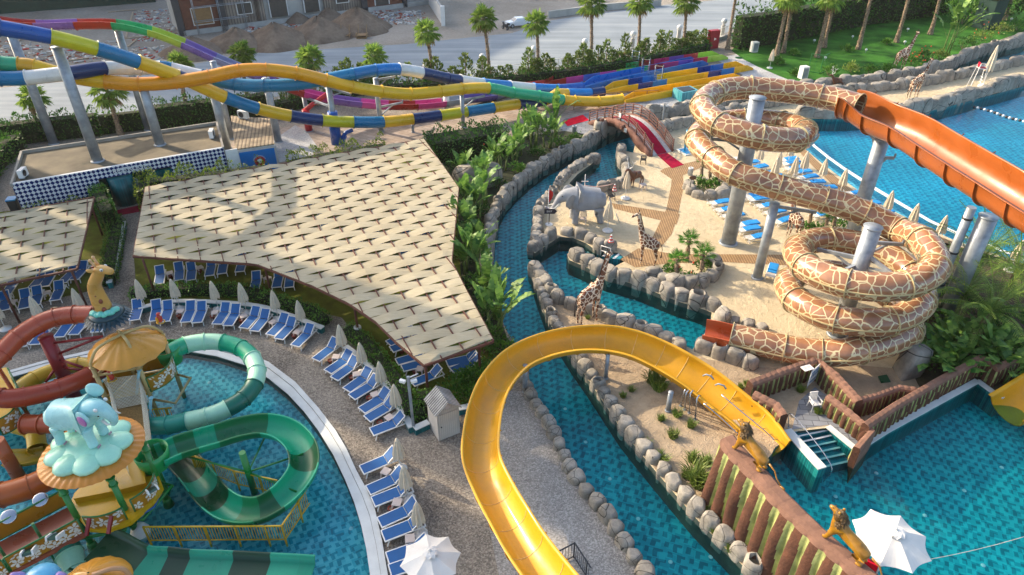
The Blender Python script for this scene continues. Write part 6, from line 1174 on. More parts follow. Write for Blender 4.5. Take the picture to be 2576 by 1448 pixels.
for k, q in enumerate(BW): lounge(BLG, u2, Wn(q[0], q[1]), Wn(q[2], q[3]), .3, .4, '%s white plastic lounger with an azure cushion counted across the beach rows' % ORD[k], 'white beach loungers with azure cushions')
lounge(BLG, u2, T(3, 1, 20, 1350), T(3, 1, 60, 1220), .3, .5, 'white lounger with azure cushion alone on the sand beside the lower coil', 'white beach loungers with azure cushions')
ums = [(0, 2, 850, 300, 'first'), (0, 2, 440, 390), (0, 2, 60, 420), (0, 2, 1470, 215), (0, 2, 1810, 205), (0, 2, 2200, 215), (0, 2, 2485, 255), (1, 2, 225, 315), (1, 2, 475, 420), (1, 2, 885, 690), (1, 2, 1085, 850), (1, 2, 1278, 1060), (1, 2, 1425, 1300), (1, 3, 1455, 385), (1, 3, 1525, 690), (1, 3, 1652, 1050)]
nm_ = ['behind the giraffe head figure', 'over the terracotta tube', 'at the left edge by the smaller pergola']+['%s from the left along the curved lounger row' % ORD[k] for k in range(6)]+['%s from the top beside the slanting lounger row' % ORD[k] for k in range(4)]+['%s from the top above the bottom coping loungers' % ORD[k] for k in range(3)]
for k, q in enumerate(ums): p = K(*q[:4]); place(CU, u5, (p.x, p.y, .01), k*.7, 'closed ivory parasol on a white base, '+nm_[k], 'closed ivory parasols by the kids pool', 1.0+.04*math.sin(k*2.3))
bu = [(T(2, 1, 1140, 555), 'beside the brown deer statue'), (T(2, 1, 960, 880), 'behind the elephant'), (Wn(1370, 385), 'first in the middle beach row'), (Wn(1640, 500), 'second in the middle beach row'), (Wn(1820, 330), 'first from the top in the row along the shore'), (Wn(2030, 525), 'second from the top in the row along the shore'), (Wn(2310, 620), 'third from the top in the row along the shore'), (T(3, 1, 715, 520), 'fourth from the top in the row along the shore'), (T(3, 1, 1160, 770), 'fifth from the top in the row along the shore'), (T(3, 1, 1410, 900), 'sixth from the top in the row along the shore'), (T(3, 1, 1690, 1010), 'seventh from the top in the row along the shore'), (T(3, 1, 2430, 1280), 'beside the feather palms at the right edge'), (T(3, 1, 1000, 1030), 'seen between the giraffe tube and the sand'), (T(3, 1, 40, 410), 'just above the long straight of the giraffe tube'), (T(3, 0, 15, 690), 'beside the lawn edge near the landing lanes'), (T(3, 1, 230, 400), 'short one behind the long straight tube')]
for k, (q, n_) in enumerate(bu): p = at(*q); place(CU, u5, (p.x, p.y, .015), k*.9, 'closed ivory parasol '+n_, 'closed ivory parasols on the beach', 1.12+.04*math.sin(k*1.7))
tb = [(0, 2, 1815, 235), (0, 2, 2160, 250), (0, 2, 2450, 285), (1, 2, 170, 345), (1, 2, 415, 445), (1, 2, 805, 695), (1, 2, 1010, 870), (1, 2, 1195, 1075), (1, 2, 1340, 1305), (1, 3, 1308, 405), (1, 3, 1420, 715), (1, 3, 1550, 1080), (0, 1, 1705, 1300), (0, 1, 2010, 1245), (1, 1, 115, 1350), (1, 2, 1650, 815), (0, 2, 130, 140), (0, 2, 470, 50)]
tl_ = ['%s from the left on the curved deck' % ORD[k] for k in range(5)]+['%s from the top in the slanting row' % ORD[k] for k in range(4)]+['%s from the top beside the coping loungers' % ORD[k] for k in range(3)]+['%s from the left at the pergola edge' % ORD[k] for k in range(4)]+['%s from the left below the smaller pergola' % ORD[k] for k in range(2)]
for k, q in enumerate(tb): p = K(*q, .4); place(TB, u3, (p.x, p.y, .01), .3*k, 'pale plastic side table between loungers, '+tl_[k], 'side tables between the loungers'); 
for k, q in enumerate([(0, 2, 1805, 295), (0, 2, 2140, 300), (0, 2, 2430, 340), (1, 2, 385, 495), (1, 2, 750, 745), (1, 2, 965, 915), (1, 2, 1140, 1120), (1, 2, 1245, 1365), (1, 3, 1360, 790), (1, 2, 1465, 645), (1, 2, 1600, 850), (0, 1, 2010, 1290), (0, 1, 1720, 1340)]): p = K(*q, .12); place(PT, u4, (p.x, p.y, .01), 0, 'small terracotta ash pot beside a side table, '+(['%s on the curved deck from the left' % ORD[k] for k in range(4)]+['%s down the slanting row' % ORD[k] for k in range(5)]+['%s near the pergola edge' % ORD[k] for k in range(4)])[k], 'terracotta pots between the loungers')
p = at(1081, 1388, 2.55); open_umbrella('open white parasol over loungers at the bottom edge', (p.x, p.y, .01), 1.22, 2.5, .25)
p = at(2251, 1338, 2.9); ou = open_umbrella('open white parasol above the red lifeguard seat by the landing pool', (p.x, p.y, -1.4), 1.5, 4.35, .1)
# ------------------------------------------------------------------ animals in place
def face(a, b): d = b-a; return math.atan2(d.y, d.x)
giraffe('giraffe statue on the lawn beyond the canal, among orange flowers', K(3, 0, 1305, 715), .25, 5.0); giraffe('giraffe statue on the sand strip behind the swimming pool', K(3, 0, 1445, 990), .35, 4.6)
giraffe('giraffe statue standing on the sand beside the three-palm planter', K(2, 1, 1365, 1215), math.pi-.35, 4.1, .3); giraffe('giraffe statue on the rocky islet in front of the lagoon', K(2, 2, 755, 350), .55, 4.9); giraffe('giraffe statue among loungers under the long giraffe tube', K(3, 1, 240, 960), 1.9, 4.0)
ep = K(2, 1, 745, 775); el = elephant('life-size grey elephant statue on the island beside the river', ep, math.pi+.1, 1.12)
for x0, y0, x1, y1, dx in ((590, 560, 625, 815, 0), (600, 560, 645, 815, .1), (470, 620, 415, 745, 0)): a = K(2, 1, x1, y1); b = aty(*T(2, 1, x0, y0), a.y+.3); MB().tube([a, b], .035, 6).build('prop_pole', M['white'], el, True)
deer('brown deer statue with white antlers beside a parasol', K(2, 1, 1250, 425), math.pi+.5)
q = K(3, 0, 600, 880); t = deer('brown deer statue with white antlers peeping over the giraffe tube', K(3, 0, 690, 905), math.pi)
# ------------------------------------------------------------------ brown and green moulded walls
M['clay'] = mat('brown_moulded_plaster', '#50301f', .9, .35, 2.2, .9, 9, detail=8); M['lime'] = mat('lime_painted_groove', '#848c50', .9, .35, 2, .6, 9, c2='#a3a868', detail=8); M['claycap'] = mat('dusty_brown_cap', '#785848', .9, .22, 2, .5, 9)
def ribwall(label, bot, top, back, zt, ribs, amp=.24, name='ribbed_wall', zb=0.0, sub=10):
    bot, top, back = [[V(p) for p in q] for q in (bot, top, back)]
    def al(pts, f):
        L = [0]; ref = bot if len(pts) == len(bot) else pts
        for a, b in zip(ref[:-1], ref[1:]): L.append(L[-1]+(b-a).length)
        s_ = f*L[-1]
        for i in range(len(pts)-1):
            if s_ <= L[i+1]+1e-9: return pts[i].lerp(pts[i+1], (s_-L[i])/max(1e-9, L[i+1]-L[i]))
        return pts[-1]
    t = thing(name, label, 'wall', (bot[0].x, bot[0].y, zb)); n = ribs*sub; fr_ = MB(); H = 14 if amp > .3 else 8; r = random.Random(ribs); jit = [r.uniform(.75, 1.25) for _ in range(ribs+2)]; grid = []
    for i in range(n+1):
        f = i/n; a, b, c = al(bot, f), al(top, f), al(back, f); o = (b-c); o.z = 0; o = o.normalized() if o.length > 1e-3 else V((0, -1, 0)); k = f*ribs; w = math.sin(math.pi*(k % 1)); row = []
        for j in range(H+1):
            v = j/H; ww = max(0, w*1.25-.25)**.6*jit[int(k) % len(jit)]; bulge = amp*(1-v**3)*(1+.12*math.sin(v*7+int(k)*2))
            p = a.lerp(b, v); row.append(V((p.x, p.y, 0))+o*(ww*bulge-(.0 if v < .9 else .0))+V((0, 0, zb+(zt-zb)*v)))
        row.append(b.lerp(c, .3)*1.0+V((0, 0, 0))); row[-1] = V((row[-1].x, row[-1].y, zt+.06+.03*w)); row.append(V((b.lerp(c, .8).x, b.lerp(c, .8).y, zt+.09+.03*w))); row.append(V((c.x, c.y, zt-.02))); row.append(V((c.x, c.y, zb-1.4))); grid.append((row, w))
    for i in range(n):
        (r0, w0), (r1, w1) = grid[i], grid[i+1]; wm = (w0+w1)/2
        for j in range(len(r0)-1):
            m = 2 if j >= H-1 else (1 if wm < (.33+.42*(j/H)**1.5 if amp > .3 else .46)+.05*math.sin(j*.55+(i//sub)*1.7+(i/sub)*1.3) and j < H-1 else 0); fr_.add([r0[j], r1[j], r1[j+1], r0[j+1]], [(0, 1, 2, 3)], m, False)
    for row in (grid[0][0], grid[-1][0]): fr_.add(row, [tuple(range(len(row)))], 0)
    fr_.build('wall_face', [M['clay'], M['lime'], M['claycap']], t, True); return t
zt = 2.8
bot = ats(((1765, 1258), (1785, 1290), (1818, 1325), (1853, 1365), (1888, 1405), (1925, 1448), (1975, 1500), (2030, 1555), (2090, 1615), (2150, 1670)))
topf = [at(*q, zt) for q in ((1813, 1106), (1832, 1135), (1860, 1163), (1902, 1206), (1937, 1247), (1978, 1288), (2030, 1337), (2087, 1387), (2147, 1437), (2212, 1490))]
bck = [at(*q, zt) for q in ((1848, 1096), (1868, 1122), (1895, 1150), (1940, 1195), (1975, 1235), (2018, 1277), (2070, 1327), (2127, 1377), (2187, 1427), (2252, 1480))]
ribwall('tall brown wall with lime painted grooves carrying the lion statues', bot, topf, bck, zt, 11, .36, sub=26)
def thin(label, pts, z, ribs, th=.45, amp=.12):
    p = [at(*T(3, 2, x, y), z) for x, y in pts]; f = [V((q.x, q.y, 0)) for q in p]; bk_ = []
    for i, q in enumerate(f): d = (f[min(i+1, len(f)-1)]-f[max(0, i-1)]).normalized(); bk_.append(q+V((-d.y, d.x, 0))*th)
    return ribwall(label, f, f, bk_, z, ribs, amp)
thin('low brown and green fence wall turning the corner behind the white chair', [(-150, 985), (180, 860), (505, 745), (640, 880), (885, 1150)], 1.25, 21); thin('low scalloped brown fence wall running right from the white chair corner', [(895, 1160), (1120, 1100), (1340, 1020), (1500, 1045)], 1.1, 13, .3)
thin('broken topped brown fence wall beside the pool steps', [(575, 1100), (790, 1260), (1010, 1440), (860, 1600)], 1.0, 11, .35); thin('long brown fence wall along the landing pool up to the right edge', [(1020, 1410), (1330, 1200), (1760, 950), (2180, 720), (2240, 760), (2310, 830), (2574, 720), (2800, 620)], 1.2, 40, .4)
thin('short brown and green wall end beside the slide landing', [(-160, 1080), (60, 1190), (130, 1290)], 1.4, 5, .4)
a, b = at(1912, 1180, 2.85), at(1862, 1136, 2.85); lion('golden lion statue with a dark mane at the top of the brown wall', (a+b)/2, face(a, b), 1.0, .04)
a, b = at(2165, 1418, 2.85), at(2088, 1356, 2.85); lion('golden lion statue beside the open white parasol on the brown wall', (a+b)/2, face(a, b), 1.0, .04)
# pool steps, side wall and rail
st = thing('pool_steps', 'teal pool steps with white edges going down into the landing pool', 'steps', K(3, 3, 430, 60, -1.4)); M['teal_dark'] = tilemat('dark_teal_mosaic', '#1a7f90', '#2a9ca8', '#0f5864', .14, .4)
sl_ = [((245, 15), (575, -55)), ((290, 62), (612, -5)), ((345, 115), (648, 48)), ((400, 170), (690, 108)), ((458, 228), (735, 170)), ((515, 295), (785, 235)), ((560, 370), (832, 308))]
for k, (a, b) in enumerate(sl_):
    z = -.02-k*.14; A, B = K(3, 3, *a, z), K(3, 3, *b, z); nx = sl_[min(k+1, 6)]; A0, B0 = K(3, 3, *sl_[k-1][0], z) if k else A+V((-.3, .5, 0)), K(3, 3, *sl_[k-1][1], z) if k else B+V((-.3, .5, 0))
    o = MB().prism([V((A0.x, A0.y, 0)), V((B0.x, B0.y, 0)), V((B.x, B.y, 0)), V((A.x, A.y, 0))], -1.4, z).build('step', M['teal_dark'], st, True); u_ = (A0-A)*.24; MB().prism([A, B, B+u_, A+u_], z+.003, z+.02).build('step_edge', M['white'], o, True)
A, B = K(3, 3, 190, -10, .3), K(3, 3, 545, 380, .3); t = thing('step_wall', 'teal tiled side wall with a white cap beside the pool steps', 'wall', (A.x, A.y, -1.4)); MB().bar(V((A.x, A.y, -.56)), V((B.x, B.y, -.56)), .42, 1.7).build('tiled_body', teal_tile, t, True); MB().bar(V((A.x, A.y, .33)), V((B.x, B.y, .33)), .5, .07).build('cap', M['curb'], t, True)
A, B, D_ = K(3, 2, 205, 1405, .02), aty(*T(3, 2, 243, 1278), K(3, 2, 205, 1405).y-.1), K(3, 3, 590, 425, -.25); t = thing('step_handrail', 'polished steel handrail bending down over the pool steps', 'handrail', A); mb = MB().tube(cr([A, B, D_+V((0, 0, .7)), D_-V((0, 0, .6))], 6), .025, 8); mb.build('rail', M['chrome'], t, True); MB().cyl((0, 0, -.02), .06, .05, 10).build('foot', M['steel'], t)
# chair, sign and small things by the steps
t = make_armchair('garden_chair', 'white plastic armchair on the paving inside the brown walls', M['plastic']); t.location = K(3, 2, 455, 1215, .02); t.rotation_euler = (0, 0, .15)
p = K(3, 2, 425, 985); t = thing('rules_sign', 'white rules board with rows of pictograms leaning on the brown wall', 'sign', p, .75); MB().box((0, 0, .78), (.95, .04, 1.1)).build('board', M['white'], t); q = MB()
for i in range(4):
    for j in range(2): MB().box((-.32+i*.21, -.03, 1.1-j*.22), (.12, .015, .14)).build('pictogram', fr('#3a6f9a'), t)
for z in (.42, .5): MB().box((0, -.03, z), (.75, .012, .03)).build('text_line', fr('#3a6f9a'), t)
for i in (-1, 1): MB().bar((i*.35, 0, .25), (i*.35, .02, 0), .04).build('leg', M['steel'], t)
p = K(3, 2, 395, 812, 1.42); t = thing('notice_plate', 'white notice plate lying on top of the brown wall', 'sign', p, .35); MB().box((0, 0, .03), (.62, .4, .03)).build('plate', M['white'], t); q = MB(); [q.box((-.12+.24*(k % 2), .1-.07*(k//2), .048), (.2, .02, .004)) for k in range(6)]; q.build('print', M['steel'], t)
t = MB().prism([K(3, 2, 1105, 900), K(3, 2, 1190, 885), K(3, 2, 1230, 955), K(3, 2, 1135, 965)], .02, .09).build('drain_cover', fr('#164a30')); tag(t, 'dark green square drain cover in the sandy corner', 'drain cover')
# lifeguard seats
def guardchair(label, p, rz, h=2.0, zb=0.0, k=1.0):
    t = thing('lifeguard_chair', label, 'lifeguard chair', (p.x, p.y, zb), rz); s_ = MB().box((0, 0, h), (.75*k, .65*k, .06)); s_.build('seat', M['white'], t); MB().box((0, .02, h+.07), (.6*k, .55*k, .1)).build('red_cushion', mat('red_vinyl', '#b01828', .5), t)
    MB().box((0, .3*k, h+.35), (.6*k, .08, .5)).build('red_backrest', M['red_sunlit'], t)
    for i in (-1, 1):
        for j in (-1, 1): MB().bar((i*.33*k, j*.28*k, h+(.55 if j > 0 else .35)), (i*.5*k, j*.55*k, 0), .055).build('leg', M['white'], t)
        MB().bar((i*.36*k, -.3*k, h+.35), (i*.36*k, .33*k, h+.35), .05).build('armrest', M['white'], t)
    for q in range(5): MB().bar((-.36-.12*(1-q/5), -.3-.22*(1-q/5), .25+q*.33), (.36+.12*(1-q/5), -.3-.22*(1-q/5), .25+q*.33), .045).build('rung', M['white'], t)
    return t
gc = K(3, 0, 2070, 905); guardchair('tall white lifeguard chair with red seat on the sand strip', gc, 1.3, 2.6, 0, 1.3); p = gc+V((1.6, 1.0, 0)); r_ = place(CU, u5, (p.x, p.y, .01), 0, 'closed ivory parasol standing beside the far lifeguard chair', 'closed ivory parasols on the beach', (1.5, 1.5, 2.2))
p = at(2190, 1408, 2.2); guardchair('white lifeguard chair with red seat under the open parasol', p, 2.5, 3.2, -1.4)
# ------------------------------------------------------------------ bridge with the red carpet
def Q6(x, y): return ((2100+x/4.025)/1.4907, (380+y/4.025)/1.4907)
S_, E_ = at(*Q6(590, 300)), at(*Q6(1540, 800)); bd = (E_-S_); BLn = bd.length; bd.normalize(); bs = V((-bd.y, bd.x, 0)); t = thing('footbridge', 'arched brown log-railed footbridge with a red carpet over the river', 'bridge', S_)
def bp(f, s_, z=0): return S_+bd*BLn*f+bs*s_+V((0, 0, 1.75*math.sin(math.pi*f)+z))
n = 24; MB().loft([[bp(i/n, -1.15, .05), bp(i/n, 1.15, .05), bp(i/n, 1.15, -.35), bp(i/n, -1.15, -.35)] for i in range(n+1)], True, True, 0, False).build('deck', M['terrazzo'], t, True)
MB().loft([[bp(i/n, -.6, .062), bp(i/n, .6, .062), bp(i/n, .6, .075), bp(i/n, -.6, .075)] for i in range(n+1)], True, True, 0, False).build('carpet', M['red_carpet'], t, True)
M['log'] = mat('log_brown_plaster', '#6e4a3e', .8, .25, 3, .5, 10)
for s_ in (-1, 1):
    r = random.Random(4+s_); MB().loft([[bp(i/n, s_*(1.15+.0), .22+.05*math.sin(i*2)), bp(i/n, s_*(1.5+.12*math.sin(i*1.7)), .1), bp(i/n, s_*(1.45+.1*math.cos(i)), -.7), bp(i/n, s_*1.15, -.5)] for i in range(n+1)], True, True, 0, True).build('side_mass', M['log'], t, True)
    for z in (.45, .7, .95, 1.2): MB().tube([bp(i/n, s_*(1.28+.03*math.sin(i*2.1+z*9)), z+.03*math.sin(i*1.3+z*5)) for i in range(n+1)], .05, 6).build('rail', M['log'], t, True)
    for i in range(0, n+1, 3): MB().tube([bp(i/n, s_*1.28, -.1), bp(i/n, s_*1.28, 1.3)], .075, 7).build('rail_post', M['log'], t, True)
    for i in (6, 14): MB().tube([bp(i/n, s_*1.2, -.05), bp(i/n, s_*1.9, -.1)], .2, 9).build('log_end', M['log'], t, True)
pl = bp(.5, -1.4, .75); MB().box(0, (.35, .03, .45), 0, 0, Matrix.Translation(pl) @ Matrix.Rotation(math.atan2(bd.y, bd.x), 4, 'Z')).build('notice', M['white'], t, True)
pl = bp(.62, -1.56, -.25); MB().box(0, (.4, .03, .4), 0, 0, Matrix.Translation(pl) @ Matrix.Rotation(math.atan2(bd.y, bd.x), 4, 'Z')).build('notice', M['white'], t, True)
cp = [bp(1, -.6, 0)+V((0, 0, .03)), bp(1, .6, 0)+V((0, 0, .03)), at(*Q6(1870, 960), .03), at(*Q6(1690, 1015), .03)]; t = MB().prism(cp, .02, .035).build('carpet_runner', M['red_carpet']); tag(t, 'dark red carpet runner leading off the bridge onto the sand', 'carpet')
t = MB().prism([at(*Q6(*q)) for q in ((45, 300), (345, 210), (440, 290), (115, 382))], .014, .03).build('carpet_mat', M['red_sunlit']); tag(t, 'bright red carpet mat on the flagstones before the bridge', 'carpet')
# ------------------------------------------------------------------ small things on the island and beach
def sign_post(label, p, txt_, rz, w=.8, h=.42, z=1.2, colr='#101a2e', arrow=True):
    t = thing('direction_sign', label, 'sign', p, rz); MB().cyl((0, 0, 0), .03, z, 8).build('post', M['steel_dark'], t); mb = MB()
    pts = [(-w/2, z-h/2), (w/2, z-h/2)]+([(w/2+.2, z)] if arrow else [])+[(w/2, z+h/2), (-w/2, z+h/2)]; n = len(pts)
    mb.add([V((x, -.05, q)) for x, q in pts]+[V((x, -.02, q)) for x, q in pts], [tuple(range(n)), tuple(range(2*n-1, n-1, -1))]+[(i, n+i, n+(i+1) % n, (i+1) % n) for i in range(n)]); o = mb.build('panel', mat('sign_dark', colr, .5), t)
    txt(txt_, h*.5, M['white'], 'lettering', o, V(p)+V((math.sin(rz)*.055, -math.cos(rz)*.055, z)), (R(90), 0, 0), .004); MB().cyl((0, 0, 0), .3, .06, 14).build('base', M['plastic'], t); return t
sign_post('dark navy arrow sign reading EXIT in front of the elephant trunk', K(2, 1, 372, 815), 'EXIT', 0)
p = K(2, 1, 360, 800); t = thing('warning_flag', 'red warning flag on a white pole beside the elephant', 'flag', p); MB().cyl((0, 0, 0), .025, 3.0, 8).build('pole', M['white'], t); f = MB(); f.loft([[V((.02+.08*k, .04*math.sin(k*1.7), 2.9-.04*k*k*.3)), V((.02+.08*k, .05*math.sin(k*1.7+1), 1.75+.16*k))] for k in range(5)], False, False); f.build('cloth', mat('red_flag', '#c2261c', .8), t); MB().lathe((0, 0, 1.1), [(.16, 0), (.2, .07), (.16, .14), (.12, .07), (.16, 0)], 14).build('lifebuoy', mat('orange_buoy', '#d0451a', .5), t)
t = make_armchair('garden_chair', 'black wicker armchair in front of the lagoon rocks', M['steel_dark']); t.location = K(2, 1, 995, 570); t.rotation_euler = (0, 0, .4)
t = make_armchair('garden_chair', 'pale pink plastic armchair beneath the elephant', M['plastic_pink']); t.location = K(2, 1, 712, 800, .02); t.rotation_euler = (0, 0, -.2)
p = K(2, 1, 1318, 420, .4); place(TB, u3, (p.x, p.y, .01), .4, 'pale plastic table beside the brown deer statue', 'side tables between the loungers', 1.2)
t = make_armchair('garden_chair', 'black metal folding chair holding a white tray near the bridge', M['steel_dark']); t.location = K(2, 1, 1318, 200); t.rotation_euler = (0, 0, 3.0)
def cone(label, p):
    t = thing('traffic_cone', label, 'traffic cone', p); MB().lathe((0, 0, 0), [(.17, .04), (.1, .3), (.04, .6), (0, .6)], 12).build('cone', M['white'], t); MB().box((0, 0, .02), (.4, .4, .04)).build('base', fr('#c2372a'), t); b_ = MB(); b_.lathe((0, 0, .15), [(.145, 0), (.115, .12)], 12); b_.lathe((0, 0, .38), [(.088, 0), (.062, .12)], 12); b_.build('red_bands', fr('#c2372a'), t)
cone('red and white cone on the lagoon rocks behind the elephant', K(2, 1, 1030, 470, .62)); cone('red and white cone on the boulder above the lagoon steps', K(2, 1, 995, 985, .85))
a, b = K(2, 1, 728, 465, .3), K(2, 1, 1015, 450, .8); t = thing('chain_barrier', 'red and white chain hung between a white cross post and a cone', 'barrier', K(2, 1, 728, 480)); mb = MB().tube([a.lerp(b, k/10)+V((0, 0, .45-.8*(k/10)*(1-k/10))) for k in range(11)], .03, 5); mb.build('chain', fr('#c9a8a0'), t, True); MB().cyl((0, 0, 0), .03, 1.6, 8).build('post', M['white'], t); MB().box((0, 0, .95), (.6, .04, .05)).build('cross_bar', M['white'], t)
t = thing('lagoon_steps', 'teal lagoon steps with white edges below the boardwalk', 'steps', K(2, 1, 980, 1120, -1.2))
for k in range(7):
    z = -.03-.11*k; A, B = K(2, 1, 1085-52*k, 1095-12*k-3, z), K(2, 1, 1010-52*k, 1160-12*k-4, z); u_ = V((.52, -.12, 0)); o = MB().prism([V((A.x, A.y, 0)), V((B.x, B.y, 0)), V((B.x, B.y, 0))+u_, V((A.x, A.y, 0))+u_], -1.2, z).build('step', M['teal_dark'], t, True); MB().prism([A, B, B+u_*.35, A+u_*.35], z+.003, z+.018).build('step_edge', M['white'], o, True)
p = K(2, 1, 985, 1160, -.2); t = thing('step_handrail', 'white handrail above the lagoon steps', 'handrail', p); e = K(2, 1, 890, 1125, -.2)-p; MB().tube([V((0, 0, 0)), V((0, 0, .9)), e+V((0, 0, .85)), e], .03, 8).build('rail', M['white'], t); MB().tube([V((0, 0, .5)), e+V((0, 0, .45))], .025, 8).build('mid_rail', M['white'], t)
p = K(2, 1, 1780, 510); t = thing('animal_sign', 'dark leaf shaped sign on a black post by the shrub planter', 'sign', p); MB().cyl((0, 0, 0), .04, 1.5, 8).build('post', M['steel_dark'], t); MB().ball((.12, 0, 1.55), (.32, .05, .2), 10, 6).build('leaf_panel', M['bronze'], t)
def bin_(label, p, m='plastic', slat=True):
    t = thing('litter_bin', label, 'bin', p); MB().lathe((0, 0, 0), [(0, 0), (.2, 0), (.23, .75), (.2, .78), (.15, .78), (.14, .5), (0, .5)], 16).build('body', M[m], t); q = MB(); [q.bar((math.cos(a)*.215, math.sin(a)*.215, .08), (math.cos(a)*.235, math.sin(a)*.235, .7), .03, .02) for a in [k*math.pi/8 for k in range(16)]]; q.build('slats', M['steel'], t)
bin_('white litter bin beside the timber pergola post', K(1, 2, 1035, 490)); bin_('steel litter bin on the flagstones by the bridge', at(*Q6(215, 480)), 'steel'); bin_('white and blue litter bin by the shrub planter', K(2, 1, 1790, 320))
p = K(0, 1, 165, 665); t = thing('wheeled_bin', 'dark wheeled bin with a blue lid beside the checkered wall', 'bin', p, .3); MB().box((0, 0, .5), (.6, .7, .95), tp=1.1).build('body', M['steel_dark'], t); MB().box((0, 0, 1.02), (.72, .82, .1)).build('lid', fr('#1f86c0'), t); [MB().tube([V((s_*.3, .36, .12)), V((s_*.36, .36, .12))], .12, 10).build('wheel', M['steel_dark'], t) for s_ in (-1, 1)]
def lamppost(label, b, top, kind):
    t = thing('camera_post', label, 'post', b); h = top.z; MB().bar((0, 0, 0), (0, 0, h), .13).build('mast', M['steel'], t); MB().bar((0, 0, h-.1), (.5, .15, h+.05), .06).build('arm', M['steel'], t)
    for s_ in (-1, 1): MB().box((s_*.28, -.05, h-.25), (.3, .16, .14), .4*s_).build('camera', M['white'], t)
b = K(1, 2, 1590, 1445); lamppost('grey post with two white cameras beside the white shed', b, aty(*T(1, 2, 1520, 895), b.y), 0); b = at(*Q6(1530, 430)); lamppost('pale post with cameras standing behind the bridge', b, aty(*Q6(1572, 30), b.y), 0)
# white shed with a pitched corrugated roof
A, B = K(1, 2, 1755, 1455), K(1, 3, 1840, 105); B = K(1, 3, 1840, 100); Cc = K(1, 3, 2055, 15); d1 = (Cc-B); w1 = d1.length; d1.normalize(); d2 = V((-d1.y, d1.x, 0)); dp = 1.25; hh = 1.95
t = thing('garden_shed', 'white slatted shed with a weathered pitched roof beside the yellow slide', 'shed', B); rz = math.atan2(d1.y, d1.x); t.rotation_euler = (0, 0, rz); M['slatw'] = stripes('white_slat_boards', '#b7b0a6', '#cfc8be', 9, 0, .85, .6, .3, noise=.15)
bx = MB(); bx.prism([(0, 0), (w1, 0), (w1, dp), (0, dp)], 0, hh); bx.add([(0, 0, hh), (w1, 0, hh), (w1/2, 0, hh+.5), (0, dp, hh), (w1, dp, hh), (w1/2, dp, hh+.5)], [(0, 1, 2), (3, 5, 4)]); bx.build('wall', M['slatw'], t); M['oldroof'] = stripes('flaking_white_roof', '#6d6d6a', '#c5c4c0', 7, 1, .5, .8, .5, noise=.6)
rf = MB(); 
for s_ in (0, 1): x0, x1 = (-.12, w1/2) if s_ == 0 else (w1+.12, w1/2); z0 = hh-.1; rf.add([(x0, -.12, z0), (x1, -.12, hh+.53), (x1, dp+.12, hh+.53), (x0, dp+.12, z0), (x0, -.12, z0-.05), (x1, -.12, hh+.48), (x1, dp+.12, hh+.48), (x0, dp+.12, z0-.05)], [(0, 1, 2, 3), (4, 7, 6, 5), (0, 4, 5, 1), (3, 2, 6, 7), (0, 3, 7, 4)])
rf.build('roof', M['oldroof'], t); do = MB().box((w1/2, -.03, .9), (w1*.82, .04, 1.7)).build('door', M['slatw'], t); MB().ball((.18, -.07, .95), .04, 6, 5).build('handle', M['steel_dark'], do); lo = MB().lathe((0, 0, 0), [(0, .02), (.13, .02), (.15, 0)], 14).build('round_vent', M['plastic_pink'], t); lo.location = (w1/2, -.02, hh+.17); lo.rotation_euler = (R(90), 0, 0)
# tiled box beside the lanes
q4 = [K(2, 0, x, y, 1.15) for x, y in ((1622, 882), (1790, 860), (1880, 905), (1715, 935))]; t = thing('tiled_box', 'turquoise tiled box with a dark grille on top beside the yellow lane', 'tiled box', und(q4[3])); c = sum(q4, V((0, 0, 0)))/4; MB().prism(q4, 0, 1.1).build('body', tilemat('aqua_mosaic', '#2f8fa0', '#6fc0c8', '#3a6f78', .3, .4), t, True); MB().prism([c+(p-c)*.72 for p in q4], 1.1, 1.15).build('grille', M['steel_dark'], t, True)
# handrail on the ramp by the yellow lane
p = [K(2, 0, x, y) for x, y in ((620, 1110), (820, 1050), (1100, 1015), (1470, 1000))]; fence('ramp_railing', 'long brown metal railing along the ramp below the yellow lane', p, 1.05, mat('brown_rail_paint', '#7a5c48', .5), 1.1, 3.0, .022)
p = [K(2, 3, x, y) for x, y in ((470, 1350), (620, 1270), (780, 1520))]; fence('stair_railing', 'dark barred railing beside the foot of the yellow slide', p, 1.0, M['steel_dark'], .14, 1.0, .02)
A, B = K(2, 3, 560, 1400), K(2, 3, 700, 1480)
# rope lines across pools
a, b = K(3, 3, 1130, 1360, 1.2), K(3, 3, 2650, 1040, .2); t = MB().tube([a.lerp(b, k/12)-V((0, 0, 1.2*(k/12)*(1-k/12))) for k in range(13)], .012, 4).build('rope', M['net']); tag(t, 'thin rope stretched across the landing pool', 'rope')
ps = [K(3, 0, x, y, -.22) for x, y in ((2075, 1080), (2250, 1125), (2400, 1180), (2574, 1225), (2800, 1290))]; t = thing('lane_rope', 'float rope with white and dark buoys across the swimming pool', 'float rope', ps[0]); MB().tube(ps, .012, 4).build('rope', M['net'], t, True); pp = cr(ps, 5)
for k, q in enumerate(pp): MB().ball(q, .16, 8, 6).build('buoy', M['white'] if k % 2 else M['steel_dark'], t, True)
# right edge: end of another yellow slide
p = K(3, 2, 2650, 1180, .2); slide('slide_exit', 'pale yellow slide end dipping into the landing pool at the right edge', [K(3, 2, 2400, 1230, .15), K(3, 2, 2540, 1150, .5), K(3, 2, 2700, 1050, .9), K(3, 2, 2900, 930, 1.3)], [YM]*3, trough(.95, .2, .06, .15), 6)
